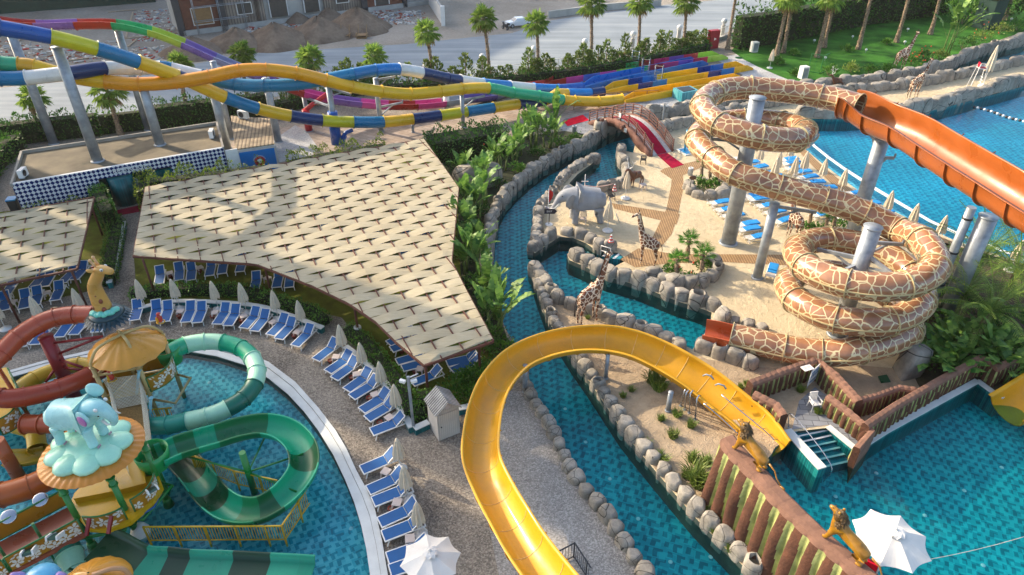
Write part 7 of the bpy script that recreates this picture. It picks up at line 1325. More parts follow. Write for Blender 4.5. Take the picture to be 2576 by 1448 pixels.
# low tiled walls behind the loungers and along the path
def lowwall(label, pts, h=.42, w=.3):
    p = cr([K(*q, h) for q in pts], 4); t = thing('low_wall', label, 'low wall', und(p[0])); f = [V((q.x, q.y, 0)) for q in p]
    def off(i, s_): d = (f[min(i+1, len(f)-1)]-f[max(i-1, 0)]).normalized(); return f[i]+V((-d.y, d.x, 0))*s_
    MB().loft([[off(i, -w/2)+V((0, 0, 0)), off(i, w/2), off(i, w/2)+V((0, 0, h-.06)), off(i, -w/2)+V((0, 0, h-.06))] for i in range(len(f))], True, True, 0, False).build('tiled_side', teal_tile, t, True)
    MB().loft([[off(i, -w/2-.03)+V((0, 0, h-.06)), off(i, w/2+.03)+V((0, 0, h-.06)), off(i, w/2+.03)+V((0, 0, h)), off(i, -w/2-.03)+V((0, 0, h))] for i in range(len(f))], True, True, 0, False).build('cap', M['curb'], t, True)
lowwall('teal low wall with white cap along the path between the pergolas', [(0, 1, 1240, 780), (0, 1, 1180, 1080), (0, 1, 1095, 1395)], .5); lowwall('teal low wall with white cap behind the curved lounger row', [(0, 2, 1390, 200), (0, 2, 1700, 135), (0, 2, 2100, 135), (0, 2, 2574, 175), (1, 2, 300, 260), (1, 2, 670, 400)]); lowwall('teal low wall with white cap behind the slanting lounger row', [(1, 2, 900, 585), (1, 2, 1130, 770), (1, 2, 1330, 990), (1, 2, 1450, 1200), (1, 2, 1565, 1400)]); lowwall('short teal low wall with white cap beside the white shed', [(1, 2, 1590, 1412), (1, 2, 1735, 1345)]); lowwall('teal low wall with white cap right of the shed roof', [(1, 2, 2030, 1210), (1, 2, 2180, 1180)])
# ------------------------------------------------------------------ far side: building site, road furniture, palms
fa, fb = at(462, 90), at(1025, 17); fd = (fb-fa).normalized(); fn = V((fd.y, -fd.x, 0)); fang = math.atan2(fd.y, fd.x)
def onf(px, py):
    d = ray(px, py); o = V((0, 0, CZ)); k = (fa-o).dot(fn)/d.dot(fn); p = o+d*k; return (p-fa).dot(fd), p.z
def frect(t, name, c, r_, x0, y0, x1, y1, th, m, parent=None, zmin=None, zmax=None):
    ym = (max(y0, 0)+y1)/2; s0, s1 = onf(*T(c, r_, x0, ym))[0], onf(*T(c, r_, x1, ym))[0]; za, zb = onf(*T(c, r_, x0, y1))[1], onf(*T(c, r_, x1, y0))[1]; za = za if zmin is None else zmin; zb = zb if zmax is None else zmax
    a = fa+fd*s0; b = fa+fd*s1; z = (za+zb)/2; o = fn*(th/2); return MB().bar(V((a.x, a.y, z))+o, V((b.x, b.y, z))+o, th, zb-za).build(name, m, parent or t, True)
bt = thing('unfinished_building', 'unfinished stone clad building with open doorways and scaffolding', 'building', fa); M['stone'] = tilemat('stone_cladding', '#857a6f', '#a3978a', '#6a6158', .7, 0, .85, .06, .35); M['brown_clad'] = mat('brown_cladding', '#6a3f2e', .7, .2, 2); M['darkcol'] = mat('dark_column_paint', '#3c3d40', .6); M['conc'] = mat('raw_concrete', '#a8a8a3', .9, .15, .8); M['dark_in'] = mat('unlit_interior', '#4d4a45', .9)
L_f = (fb-fa).length+6
MB().box((0, 0, 0), (L_f, 8, 9), 0, 0, Matrix.Translation(fa+fd*(L_f/2)-fn*4.3+V((0, 0, 4.5))) @ Matrix.Rotation(fang, 4, 'Z')).build('body', M['conc'], bt, True)
MB().bar(fa+V((0, 0, .35))+fn*.3, fa+fd*L_f+V((0, 0, .35))+fn*.3, .5, .7).build('plinth', M['conc'], bt, True)
for q in ((0, 0, 2265, 0, 2610, 250), (1, 0, -10, 0, 85, 210), (1, 0, 680, 0, 1060, 115)): frect(bt, 'stone_wall', *q, .16, M['stone'], None, .7, 9)
for q in ((0, 0, 1825, 0, 2195, 290), (1, 0, 1110, 0, 1480, 55)): frect(bt, 'brown_panel', *q, .12, M['brown_clad'], None, .7, 9)
for q in ((0, 0, 1755, 0, 1825, 345), (0, 0, 2195, 0, 2265, 290), (1, 0, 1052, 0, 1112, 100), (1, 0, 1468, 0, 1510, 85)): frect(bt, 'column', *q, .55, M['darkcol'], None, 0, 9.2)
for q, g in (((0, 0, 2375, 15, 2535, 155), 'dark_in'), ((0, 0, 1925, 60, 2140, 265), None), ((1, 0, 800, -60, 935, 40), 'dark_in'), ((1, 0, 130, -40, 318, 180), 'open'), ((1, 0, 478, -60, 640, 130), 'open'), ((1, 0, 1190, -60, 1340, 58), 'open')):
    f = frect(bt, 'window' if g != 'open' else 'doorway', *q, .22, M['white']); k = 9; frect(bt, 'pane', q[0], q[1], q[2]+k, q[3]+k, q[4]-k, q[5]-k*(g != 'open'), .26, M['dark_in'] if g == 'dark_in' else (mat('plywood', '#8a6b45', .8) if g is None else M['dark_in']), f)  # dark fill stands in for interior shade; one opening has plywood
sc = thing('scaffold', 'thin steel scaffold frame standing before the brown facade panel', 'scaffold', fa+fd*3+fn*1.5)
for s_ in (2.0, 5.6, 9.2):
    for o in (1.0, 2.0): q = fa+fd*s_+fn*o; MB().tube([q, q+V((0, 0, 8))], .05, 6).build('standard', M['steel'], sc, True)
for z in (2, 4, 6): [MB().tube([fa+fd*1.8+fn*o+V((0, 0, z)), fa+fd*9.6+fn*o+V((0, 0, z))], .045, 6).build('ledger', M['steel'], sc, True) for o in (1.0, 2.0)]
M['spoil'] = sandmat('spoil_heap_earth', '#5d5044', '#75675a', '#8a7b6a', .4)
def mound(label, p, rx, ry, h, seed):
    r = random.Random(seed); mb = MB(); rg = []; n = 40; ph = [r.uniform(0, 6) for _ in range(5)]
    for f in (1.05, .9, .75, .6, .45, .3, .16, .04): rg.append([V((math.cos(a)*rx*f*(1+.08*math.sin(3*a+ph[0])+.05*math.sin(7*a+ph[1])), math.sin(a)*ry*f*(1+.08*math.sin(3*a+ph[0])), h*(1-f/1.05)**.85*(1+.06*math.sin(5*a+f*9+ph[2]))-.03)) for a in [2*math.pi*k/n for k in range(n)]])
    o = mb.loft(rg, True, False).build('spoil_heap', M['spoil']); o.location = p; tag(o, label, 'earth heap', 'earth heaps on the building site')
for k, (c, x, y, rx, h, lb) in enumerate(((1, 1030, 300, 5.2, 3.4, 'brown earth heap farthest right on the building site'), (1, 640, 370, 5.2, 3.0, 'brown earth heap behind the wooden pallet on the building site'), (1, 210, 440, 5.3, 3.0, 'brown earth heap left of the wooden pallet on the building site'), (1, 430, 225, 2.2, 1.6, 'small earth heap before the open doorways'), (1, 740, 215, 2.8, 2.2, 'small earth heap against the stone wall of the building'), (0, 2400, 470, 4.6, 2.7, 'earth heap above the grey part of the open slide'), (0, 1960, 545, 4.4, 2.4, 'earth heap behind the mauve part of the open slide'))): mound(lb, K(c, 0, x, y), rx, rx*.9, h, k)
r = random.Random(12); rub = MB()
for cx, cy, sx, sy, n in ((1450, 230, 700, 60, 0), ):
    pass
for (c, x0, y0, x1, y1, n) in ((1, 1180, 110, 1700, 250, 420), (0, 1350, 100, 1800, 420, 420), (0, 0, 420, 1200, 640, 360), (0, 560, 470, 1700, 600, 200), (1, 280, 200, 480, 290, 90), (0, 2480, 270, 2574, 330, 40), (1, 800, 140, 1200, 200, 80), (1, -150, 250, 60, 480, 110)):
    for _ in range(n):
        p = K(c, 0, r.uniform(x0, x1), r.uniform(y0, y1)); s_ = r.uniform(.12, .5); m = r.choice((0, 0, 0, 1, 1, 2, 3)) if r.random() < .9 else 4
        rub.box(0, (s_*r.uniform(.6, 2.6), s_*r.uniform(.2, .8), s_*r.uniform(.15, .5)), 0, m, Matrix.Translation(p+V((0, 0, .06))) @ Matrix.Rotation(r.uniform(0, 6), 4, 'Z') @ Matrix.Rotation(r.uniform(-.4, .4), 4, 'X'))
tag(rub.build('rubble', [mat('rubble_grey', '#a5a39c', .9), mat('rubble_white', '#cbc8c0', .9), mat('rubble_brick', '#8a5a42', .9), mat('rubble_blue', '#8796a3', .8), mat('rubble_red', '#a8382a', .8)]), 'broken boards and rubble strewn over the building site', 'rubble', kind='stuff')
def plank(lb, a, b, w=.25): q = tag(MB().bar(a+V((0, 0, .1)), b+V((0, 0, .14)), w, .08).build('plank', mat('pale_timber', '#a3937c', .85)), lb, 'plank'); return q
plank('long pale plank lying across the rubble behind the yellow tube section', K(0, 0, 640, 625), K(0, 0, 950, 585)); plank('pale plank lying beside the bricks above the lime slide section', K(0, 0, 1240, 398), K(0, 0, 1500, 372)); plank('short plank leaning near the left of the building site', K(0, 0, 130, 465), K(0, 0, 215, 400)); plank('plank lying under the mauve slide section', K(0, 0, 1285, 480), K(0, 0, 1380, 405)); plank('upper plank of the frame behind the red slide section', K(0, 0, 1090, 130), K(0, 0, 1370, 105)); plank('side plank of the frame behind the green slide section', K(0, 0, 1340, 130), K(0, 0, 1270, 385))
def pallet(lb, p, rz, cart=False):
    t = thing('hand_cart' if cart else 'pallet', lb, 'cart' if cart else 'pallet', p, rz); wm = mat('pallet_wood', '#8f7555', .85); q = MB(); [q.box((0, -.6+k*.24, .18 if not cart else .5), (1.6, .18, .05)) for k in range(6)]; q.build('boards', wm, t); [MB().box((0, y, .08), (1.5, .1, .14)).build('runner', wm, t) for y in (-.55, 0, .55)]
    if cart: [MB().bar((s_*.6, .5, .3), (s_*.62, 1.2, 1.7), .09).build('handle', wm, t) for s_ in (-1, 1)]; [MB().box((s_*.8, 0, .45), (.08, 1.3, .5)).build('side', wm, t) for s_ in (-1, 1)]
pallet('light wooden pallet on the ground between two earth heaps', K(1, 0, 510, 405), .5); pallet('wooden hand cart below the right earth heap, the left of two', K(1, 0, 895, 385), 0, True); pallet('wooden hand cart below the right earth heap, the right of two', K(1, 0, 1068, 385), 0, True)
M['netg'] = mat('green_shade_net', '#1d3a32', .9, .2, .8)
a, b = at(-120, 45), at(392, 6); t = thing('netting_fence', 'dark green shade netting fence at the top left corner', 'fence', a)
MB().bar(a+V((0, 0, 2.6)), b+V((0, 0, 2.6)), .06, 5.2).build('netting', M['netg'], t, True); [MB().tube([a.lerp(b, k/9)+V((0, .1, 0)), a.lerp(b, k/9)+V((0, .1, 5.3))], .07, 6).build('post', M['steel'], t, True) for k in range(10)]
def wall(label, pts, h, w=.25, m='white', name='boundary_wall'):
    t = thing(name, label, 'wall', pts[0]); mb = MB(); [mb.bar(a+V((0, 0, h/2)), b+V((0, 0, h/2)), w, h) for a, b in zip(pts[:-1], pts[1:])]; mb.build('wall_body', M[m], t, True); c = MB(); [c.bar(a+V((0, 0, h+.04)), b+V((0, 0, h+.04)), w+.1, .09) for a, b in zip(pts[:-1], pts[1:])]; c.build('coping', M['conc'], t, True); q = pts[-1]; MB().box((q.x, q.y, (h+.4)/2), (.6, .6, h+.4)).build('end_pier', M[m], t, True)
wall('white plastered wall running up from the road beside the rubble', [K(1, 0, 1730, 20), K(1, 0, 1885, 262)], 2.6); wall('low grey wall along the far side of the road', [K(2, 0, 360, 185), K(2, 0, 900, 110), K(2, 0, 1480, 62)], 1.0, .3, 'conc')
# car and scooter
def wheel(t, p, r_=.32): o = MB().tube([V(p)-V((0, .1, 0)), V(p)+V((0, .1, 0))], r_, 16); q = o.build('wheel', M['steel_dark'], t); MB().tube([V(p)-V((0, .11, 0)), V(p)+V((0, .11, 0))], r_*.55, 12).build('rim', M['steel'], q)
p, e = K(2, 0, -10, 285), K(2, 0, 150, 245); t = thing('parked_car', 'white saloon car parked on the far side of the road behind a palm', 'car', p+V((1.2, 1.0, 0)), R(200)); cw = mat('car_white', '#c9ced2', .25, .05, coat=.5)
prof = [(-2.1, .35), (-2.15, .75), (-1.5, .9), (-1.25, .92), (-.85, 1.38), (.5, 1.4), (1.05, .95), (1.95, .85), (2.1, .6), (2.1, .35)]; rg = []
for y, k in ((-.82, .97), (-.78, 1), (.78, 1), (.82, .97)): rg.append([V((x*k, y*(1 if z < 1 else .84), z)) for x, z in prof])
MB().loft(rg, True, True, 0, False).build('body', cw, t); gl_ = mat('car_glass', '#1c2a30', .08, coat=.3)
for s_ in (-1, 1): MB().add([V((-1.15, s_*.80, .95)), V((.95, s_*.80, .97)), V((.48, s_*.685, 1.34)), V((-.82, s_*.685, 1.33))], [(0, 1, 2, 3)]).build('side_window', gl_, t)
MB().add([V((1.06, -.68, .97)), V((1.06, .68, .97)), V((.56, .6, 1.37)), V((.56, -.6, 1.37))], [(0, 1, 2, 3)]).build('windscreen', gl_, t); MB().add([V((-1.27, -.66, .95)), V((-1.27, .66, .95)), V((-.91, .58, 1.35)), V((-.91, -.58, 1.35))], [(0, 1, 2, 3)]).build('rear_window', gl_, t)
MB().box((2.08, 0, .42), (.12, 1.6, .2)).build('bumper', M['steel_dark'], t); [MB().box((2.09, s_*.58, .68), (.06, .34, .14)).build('headlight', M['chrome'], t) for s_ in (-1, 1)]; [wheel(t, (x, s_*.75, .32)) for x in (-1.3, 1.3) for s_ in (-1, 1)]
p = K(1, 0, 2510, 300); t = thing('parked_scooter', 'black motor scooter parked at the road edge left of the white car', 'scooter', p, 2.2); MB().ball((-.3, 0, .55), (.5, .17, .24), 10, 7).build('body', M['steel_dark'], t); MB().box((-.2, 0, .8), (.75, .28, .1)).build('seat', M['steel_dark'], t); MB().bar((.35, 0, .35), (.62, 0, 1.05), .25, .08).build('front_shield', M['steel_dark'], t); MB().tube([V((.6, -.35, 1.1)), V((.6, .35, 1.1))], .03, 6).build('handlebar', M['chrome'], t); wheel(t, (-.55, 0, .25), .25); wheel(t, (.65, 0, .25), .25); MB().box((-.78, 0, .95), (.35, .36, .3)).build('top_box', M['steel_dark'], t)
# road fence, conifers, lamps
fpts = [at(*q) for q in ((640, 270), (900, 222), (1150, 213), (1290, 198), (1480, 172), (1640, 143), (1780, 112), (1842, 90))]
t = fence('park_fence', 'white barred park fence along the near side of the road', fpts, 1.7, M['white'], .28, 3.2, .03); mb = MB(); [mb.bar(a+V((0, 0, .2)), b+V((0, 0, .2)), .3, .5) for a, b in zip(fpts[:-1], fpts[1:])]; mb.build('base_wall', M['conc'], t, True)
def conifer(seed, h=2.6, r0=.62):
    r = random.Random(seed); t = thing('conifer_shrub', 'x', 'conifer'); MB().tube([V((0, 0, 0)), V((0, 0, h*.85))], [.07, .03], 5).build('trunk', M['bark'], t); mb = MB()
    for _ in range(230): f = r.random()**.8; a = r.uniform(0, 6.28); q = r0*(1-f)**.55*r.uniform(.55, 1.05)*(1+.3*math.sin(f*19+a)); p = V((math.cos(a)*q, math.sin(a)*q, .25+f*(h-.25))); qleaf(mb, p, (V((math.cos(a), math.sin(a), 1.5))+rdir(r)*.4).normalized(), rdir(r), .34*r.uniform(.7, 1.2), .16)
    mb.build('foliage', M['conifer'], t); return t
CF_ = [conifer(1), conifer(2, 3.0, .7), conifer(3, 2.2, .75)]; cu = [[], [], []]; line = cr([at(*q) for q in ((690, 276), (905, 229), (1160, 220), (1292, 206), (1482, 180), (1640, 151), (1770, 122))], 12); r = random.Random(5); k = 0; L = 0; acc = 0
for a, b in zip(line[:-1], line[1:]):
    acc += (b-a).length
    while acc > .95 and k < 75:
        acc -= .95*r.uniform(.8, 1.35); h = r.randrange(3); q = b+V((r.uniform(-.4, .4), r.uniform(-.4, .4), 0)); place(CF_[h], cu[h], q, r.uniform(0, 6), '%s conifer shrub from the left along the white road fence' % ORD[k], 'conifer shrubs along the road fence', (r.uniform(1.1, 1.6), r.uniform(1.1, 1.6), r.uniform(.75, 1.3))); k += 1
hedge('hedge_row', 'dark low hedge below the conifers behind the rainbow slide', [at(*q) for q in ((690, 286), (905, 238), (1160, 229), (1292, 214), (1482, 190), (1640, 160), (1780, 130))], 1.2, 1.2, 3, 'hedge', .3, 16)
for k, (c, x, y, yb) in enumerate(((1, 1725, 660, 850), (1, 2280, 575, 740), (2, 215, 495, 660), (2, 725, 420, 600), (2, 1205, 345, 520), (2, 1670, 280, 420), (2, 2110, 215, 380))):
    b = K(c, 0, x, yb); z = aty(*T(c, 0, x, y), b.y).z; t = thing('globe_lamp', '%s white globe lamp from the left along the road fence' % ORD[k], 'street lamp', b, 0, 'globe lamps along the road fence'); MB().cyl((0, 0, 0), .07, z-.2, 10).build('post', M['white'], t); MB().ball((0, 0, z), .42, 14, 10).build('globe', mat('opal_globe', '#d2d3d0', .3), t); MB().cyl((0, 0, z-.5), .18, .12, 12).build('collar', M['white'], t); MB().box((0, 0, .9), (.5, .5, 1.8)).build('pier', M['conc'], t)
p = K(2, 0, 2010, 490); t = thing('hose_cabinet', 'dark red hose cabinet with a white triangle beside the hedge', 'cabinet', p, .35); rc = mat('cabinet_red', '#8e1226', .5); MB().box((0, 0, 1.3), (1.5, .8, 2.5)).build('body', rc, t); d_ = MB().box((0, -.42, 1.3), (1.35, .04, 2.3)).build('door', rc, t); MB().add([V((-.15, -.45, 1.2)), V((.25, -.45, 1.4)), V((-.15, -.45, 1.6))], [(0, 1, 2)]).build('white_mark', M['white'], d_)
# palms
def palmat(label, base, crown, seed, rad=1.0, group='fan palms along the road', **kw):
    b = at(*base); c = aty(*crown, b.y); t = palm('fan_palm_tree', label, max(2.5, c.z), seed, rad, lean=(c.x-b.x, 0), group=group, **kw); t.location = b; t.rotation_euler = (0, 0, 0); return t
rp = [(T(1, 0, 1785, 860), T(1, 0, 1715, 330), 1.0), (T(1, 0, 2350, 812), T(1, 0, 2285, 190), 1.05), (T(2, 0, 262, 790), T(2, 0, 245, 235), 1.0), (T(2, 0, 790, 695), T(2, 0, 795, 40), 1.15), (T(2, 0, 1262, 590), T(2, 0, 1290, 30), 1.15), (T(2, 0, 1715, 535), T(2, 0, 1755, 20), 1.15), (T(2, 0, 2165, 500), T(2, 0, 2270, -150), 1.15)]
for k, (b, c, q) in enumerate(rp): palmat('%s tall fan palm from the left in the roadside row behind the landing lanes' % ORD[k], b, c, 20+k, q*1.05)
lp = [(T(0, 0, 395, 1330), T(0, 0, 330, 985), .95, 'fan palm behind the leaning grey column at the far left'), (T(0, 0, 1215, 1360), T(0, 0, 1085, 925), 1.1, 'fan palm standing between the two steel columns on the left'), (T(0, 0, 1920, 1240), T(0, 0, 1800, 660), .9, 'fan palm rising behind the amber tube on the left'), (T(0, 0, 2500, 1020), T(0, 0, 2430, 545), 1.0, 'fan palm just right of the grey slide section'), (T(1, 0, 615, 1060), T(1, 0, 540, 590), 1.05, 'fan palm rising between the blue tube and the road'), (T(1, 0, 1240, 960), T(1, 0, 1195, 560), .95, 'fan palm above the crest of the blue tube')]
for k, (b, c, q, lb) in enumerate(lp): palmat(lb, b, c, 40+k, q, 'shorter fan palms behind the tubes')
gp_ = [((80, 570), (205, -10), 'first'), ((150, 535), (240, 0), 'second'), ((490, 580), (635, -30), 'third'), ((560, 480), (665, -20), 'fourth'), ((905, 500), (1075, -200), 'fifth'), ((1290, 430), (1460, -200), 'sixth'), ((1630, 350), (1770, -220), 'seventh'), ((2380, 205), (2480, -150), 'eighth')]
for k, (b, c, o) in enumerate(gp_): palmat('%s tall palm trunk from the left on the far lawn' % o, T(3, 0, *b), T(3, 0, *c), 60+k, 1.2, 'tall palms on the far lawn', r0=.3)
# hedges and shrubs
hedge('tall_hedge', 'tall dark clipped hedge behind the far lawn', [at(*q) for q in ((1848, 122), (1932, 110), (2020, 92), (2170, 62), (2300, 45), (2420, 20))], 2.2, 5.0, 9, 'hedge', .42, 9)
for k, q in enumerate(((2420, 62), (2480, 52), (2540, 40), (2600, 60), (2340, 38), (2560, 8))): t = bush('large_shrub', '%s large dark shrub counted from the left in the top right corner' % ORD[k], 70+k, (4.2, 3.6, 4.6), 700, .5, 'hedge' if k % 2 else 'bush', group='large shrubs behind the lawn'); t.location = at(*q)
for k, (x, y, s_, m, fl, lb) in enumerate(((600, 760, 1.5, 'bush', 0, 'round green shrub at the left end of the lawn rocks'), (830, 730, 1.6, 'grassy', 0, 'spiky yellow green bush by the lawn rocks'), (1010, 735, 1.4, 'bush', 0, 'dark flowering shrub right of the spiky bush'), (1180, 730, 1.4, 'bush', 0, 'low shrub under the lawn giraffe'), (1440, 660, 1.6, 'bush', 14, 'orange flowered shrub beside the lawn giraffe'), (1560, 600, 1.6, 'bush', 12, 'orange flowered shrub behind the sand strip giraffe'), (1720, 600, 1.5, 'grassy', 0, 'pale spiky plant by the tall banana plant'), (1950, 500, 2.2, 'bush', 0, 'green shrub right of the tall banana plant'), (2150, 410, 2.4, 'grassy', 6, 'yellow green shrub above the canal rocks'), (2330, 350, 2.4, 'grassy', 0, 'yellow green shrub at the right above the canal'), (2500, 310, 2.0, 'bush', 0, 'shrub at the far right of the lawn'), (255, 560, 1.1, 'bush', 0, 'small young tree on the lawn near the hedge'), (790, 520, 1.1, 'bush', 0, 'small round shrub in the middle of the lawn'), (1195, 450, 1.1, 'bush', 0, 'small shrub between the lawn palm trunks'), (260, 760, 1.0, 'bush', 0, 'low shrub beside the white cabinet'), (90, 650, 1.3, 'bush', 0, 'shrub behind the closed parasol at the lawn edge'))):
    t = bush('shrub', lb, 90+k, (s_*.85, s_*.75, s_*.8), 320, .28, m, flowers=fl, group=None); t.location = K(3, 0, x, y)
t = bananaplant('banana_plant', 'tall banana plant leaning on the far lawn', 5, 6.5, 14, 2.6, 1.0, .8, 'banana plant'); t.location = K(3, 0, 1760, 560)
hedge('hedge_row', 'dark green hedge behind the left of the flat roofed building', [at(-80, 380), at(115, 352), at(255, 338)], 1.6, 2.4, 12, 'hedge', .26, 28); hedge('hedge_row', 'dark green hedge between the steel columns behind the flat roof', [at(392, 328), at(545, 308)], 1.8, 2.8, 13, 'hedge', .26, 28); hedge('hedge_row', 'hedge behind the kiosk at the right of the flat roof', [at(545, 306), at(640, 292), at(690, 284)], 1.6, 2.6, 14, 'hedge', .26, 26); hedge('hedge_row', 'sparse hedge behind the palm on the left', [at(262, 337), at(365, 325)], 1.0, 2.2, 15, 'bush', .26, 16)
hedge('hedge_row', 'bushy green hedge at the left edge before the road', [at(-60, 520), at(-20, 440), at(20, 400), at(48, 378)], 1.6, 1.8, 18, 'bush', .26, 26)
hedge('clipped_hedge', 'large dark clipped hedge at the top right of the big pergola', [at(1085, 402), at(1262, 372)], 3.4, 2.3, 16, 'hedge', .24, 40)
def toppath(pts, h): return [und(K(*q, h)) for q in pts]
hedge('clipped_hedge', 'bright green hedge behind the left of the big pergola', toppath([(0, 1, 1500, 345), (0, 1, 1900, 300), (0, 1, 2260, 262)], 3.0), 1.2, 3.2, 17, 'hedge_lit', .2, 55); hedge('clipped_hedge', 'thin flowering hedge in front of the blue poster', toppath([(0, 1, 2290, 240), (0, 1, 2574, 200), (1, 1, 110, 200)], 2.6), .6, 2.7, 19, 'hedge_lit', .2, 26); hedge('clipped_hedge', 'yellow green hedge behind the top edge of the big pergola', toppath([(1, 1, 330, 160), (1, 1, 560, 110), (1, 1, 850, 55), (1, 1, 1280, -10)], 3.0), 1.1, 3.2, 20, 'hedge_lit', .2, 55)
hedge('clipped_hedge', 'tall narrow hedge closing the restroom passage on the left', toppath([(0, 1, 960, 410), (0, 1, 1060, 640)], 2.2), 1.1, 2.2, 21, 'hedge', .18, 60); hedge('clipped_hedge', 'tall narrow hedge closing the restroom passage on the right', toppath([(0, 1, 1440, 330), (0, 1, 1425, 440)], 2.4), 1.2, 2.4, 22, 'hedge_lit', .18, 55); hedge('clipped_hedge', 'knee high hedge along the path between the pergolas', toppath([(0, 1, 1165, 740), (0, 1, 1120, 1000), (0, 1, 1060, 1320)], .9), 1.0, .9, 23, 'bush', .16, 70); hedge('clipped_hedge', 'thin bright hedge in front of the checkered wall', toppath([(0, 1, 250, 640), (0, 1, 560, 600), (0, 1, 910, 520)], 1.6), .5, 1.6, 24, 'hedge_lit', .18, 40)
hedge('clipped_hedge', 'low hedge behind the curved lounger row', [K(0, 2, 1345, 110), K(0, 2, 1800, 55), K(0, 2, 2300, 60), K(0, 2, 2574, 100), K(1, 2, 250, 190), K(1, 2, 560, 280), K(1, 2, 700, 380)], .9, .65, 25, 'bush', .15, 80); hedge('clipped_hedge', 'low hedge behind the slanting lounger row', [K(1, 2, 930, 480), K(1, 2, 1090, 590), K(1, 2, 1240, 780), K(1, 2, 1390, 960), K(1, 2, 1500, 1150), K(1, 2, 1575, 1330)], .95, .75, 26, 'bush', .15, 80); hedge('clipped_hedge', 'low leafy hedge around the camera post', [K(1, 2, 1600, 1320), K(1, 2, 1700, 1290), K(1, 2, 1690, 1120)], .9, .7, 27, 'bush', .16, 70)
for k, (x, y, s_) in enumerate(((2000, 1080, 1.2), (2080, 1000, 1.2), (2200, 930, 1.2), (2120, 1130, 1.1), (2280, 860, 1.0))): t = bush('shrub', '%s dark green shrub counted from the left between the shed and the yellow slide' % ORD[k], 120+k, (s_, s_, s_*.75), 420, .2, 'bush'); t.location = K(1, 2, x, y)
# strelitzias and undergrowth by the river
sb = [(1172, 452), (1205, 478), (1238, 440), (1262, 432), (1292, 410), (1312, 388), (1345, 372), (1378, 372), (1400, 352), (1176, 545), (1206, 566), (1166, 612), (1200, 640), (1172, 684), (1210, 706), (1216, 762), (1243, 800), (1246, 842), (1225, 520), (1330, 352)]
for k, q in enumerate(sb): t = bananaplant('strelitzia_plant', '%s broad leaved plant from the top in the bed along the planted river bank' % ORD[k], 200+k, (2.9, 3.6, 4.0, 3.2)[k % 4]*(1.0 if k != 8 else 1.4), 12, (1.25, 1.5, 1.6)[k % 3], .62, .5, 'plant', 'broad leaved plants along the river', 3, (50, 86)); t.location = at(*q)
ub = [(1120, 400, 1.2), (1150, 430, 1.3), (1165, 500, 1.1), (1190, 590, 1.0), (1180, 650, 1.1), (1195, 720, 1.1), (1215, 800, 1.2), (1240, 860, 1.2), (1270, 890, 1.1), (1215, 540, 1.0), (1250, 470, 1.0), (1300, 430, 1.0), (1350, 390, 1.0), (1410, 365, 1.1), (1450, 355, 1.0), (1275, 400, 1.2), (1230, 400, 1.3), (1215, 890, 1.2), (1340, 340, 1.6), (1140, 380, 1.4)]
for k, (x, y, s_) in enumerate(ub): t = bush('undergrowth_shrub', '%s low dark shrub from the top among the broad leaved plants' % ORD[k], 140+k, (s_*1.15, s_*1.0, s_*.8), 380, .2, 'bush' if k % 3 else 'hedge', group='low shrubs in the river bed planting', flowers=5 if k == 16 else 0); t.location = at(x, y)
o = ROCKS[1].copy(); COL.objects.link(o); o.location = at(1195, 462); o.scale = (4.2, 2.8, 2.2); o.rotation_euler = (0, 0, .3); tag(o, 'big pale grey boulder half hidden behind broad leaved plants', 'boulder')
# planters
for k, (b, c, q) in enumerate((((1640, 1350), (1640, 1155), .46), ((1755, 1180), (1790, 975), .5), ((1890, 1330), (1920, 1105), .5))): bb = K(2, 1, *b); h = aty(*T(2, 1, *c), bb.y).z; t = fanpalm('%s small fan palm from the left in the rock planter on the sand' % ORD[k], h, 300+k, q, 'small fan palms in the planter'); t.location = bb
for k, (x, y, s_, w_) in enumerate(((1620, 1300, .75, 'left'), (1790, 1390, .8, 'front'), (1930, 1250, .7, 'right'))): t = bush('shrub', 'glossy green shrub under the small fan palms, %s of the planter' % w_, 160+k, (s_, s_, s_*.8), 420, .18, 'bush', flowers=2); t.location = K(2, 1, x, y, .2)
for k, (x, y, s_) in enumerate(((1880, 430, .95), (1990, 450, .95), (2060, 420, .8))): t = bush('shrub', '%s bright green shrub from the left in the beach planter under the tube' % ORD[k], 170+k, (s_, s_, s_*.9), 420, .2, 'bush'); t.location = K(2, 1, x, y, .2)
for k, (x, y, h) in enumerate(((1890, 400, 2.2), (1975, 400, 2.0), (2070, 440, 1.9))): t = fanpalm('%s short palm from the left in the beach planter' % ORD[k], h, 310+k, .4, 'short palms in the beach planter'); t.location = K(2, 1, x, y, .2)
for k, (x, y, h) in enumerate(((560, 900, 2.0), (640, 880, 1.6), (390, 880, 2.4))): t = fanpalm('%s fan palm from the left behind the lower coil' % ORD[(2, 0, 1)[k] if False else k], h, 320+k, .55, 'fan palms behind the lower coil'); t.location = K(3, 1, x, y)
for k, (x, y) in enumerate(((430, 880), (520, 910), (690, 860))): t = bush('shrub', '%s dark shrub from the left behind the lower giraffe coil' % ORD[k], 180+k, (1.0, .9, .8), 320, .2, 'bush'); t.location = K(3, 1, x, y)
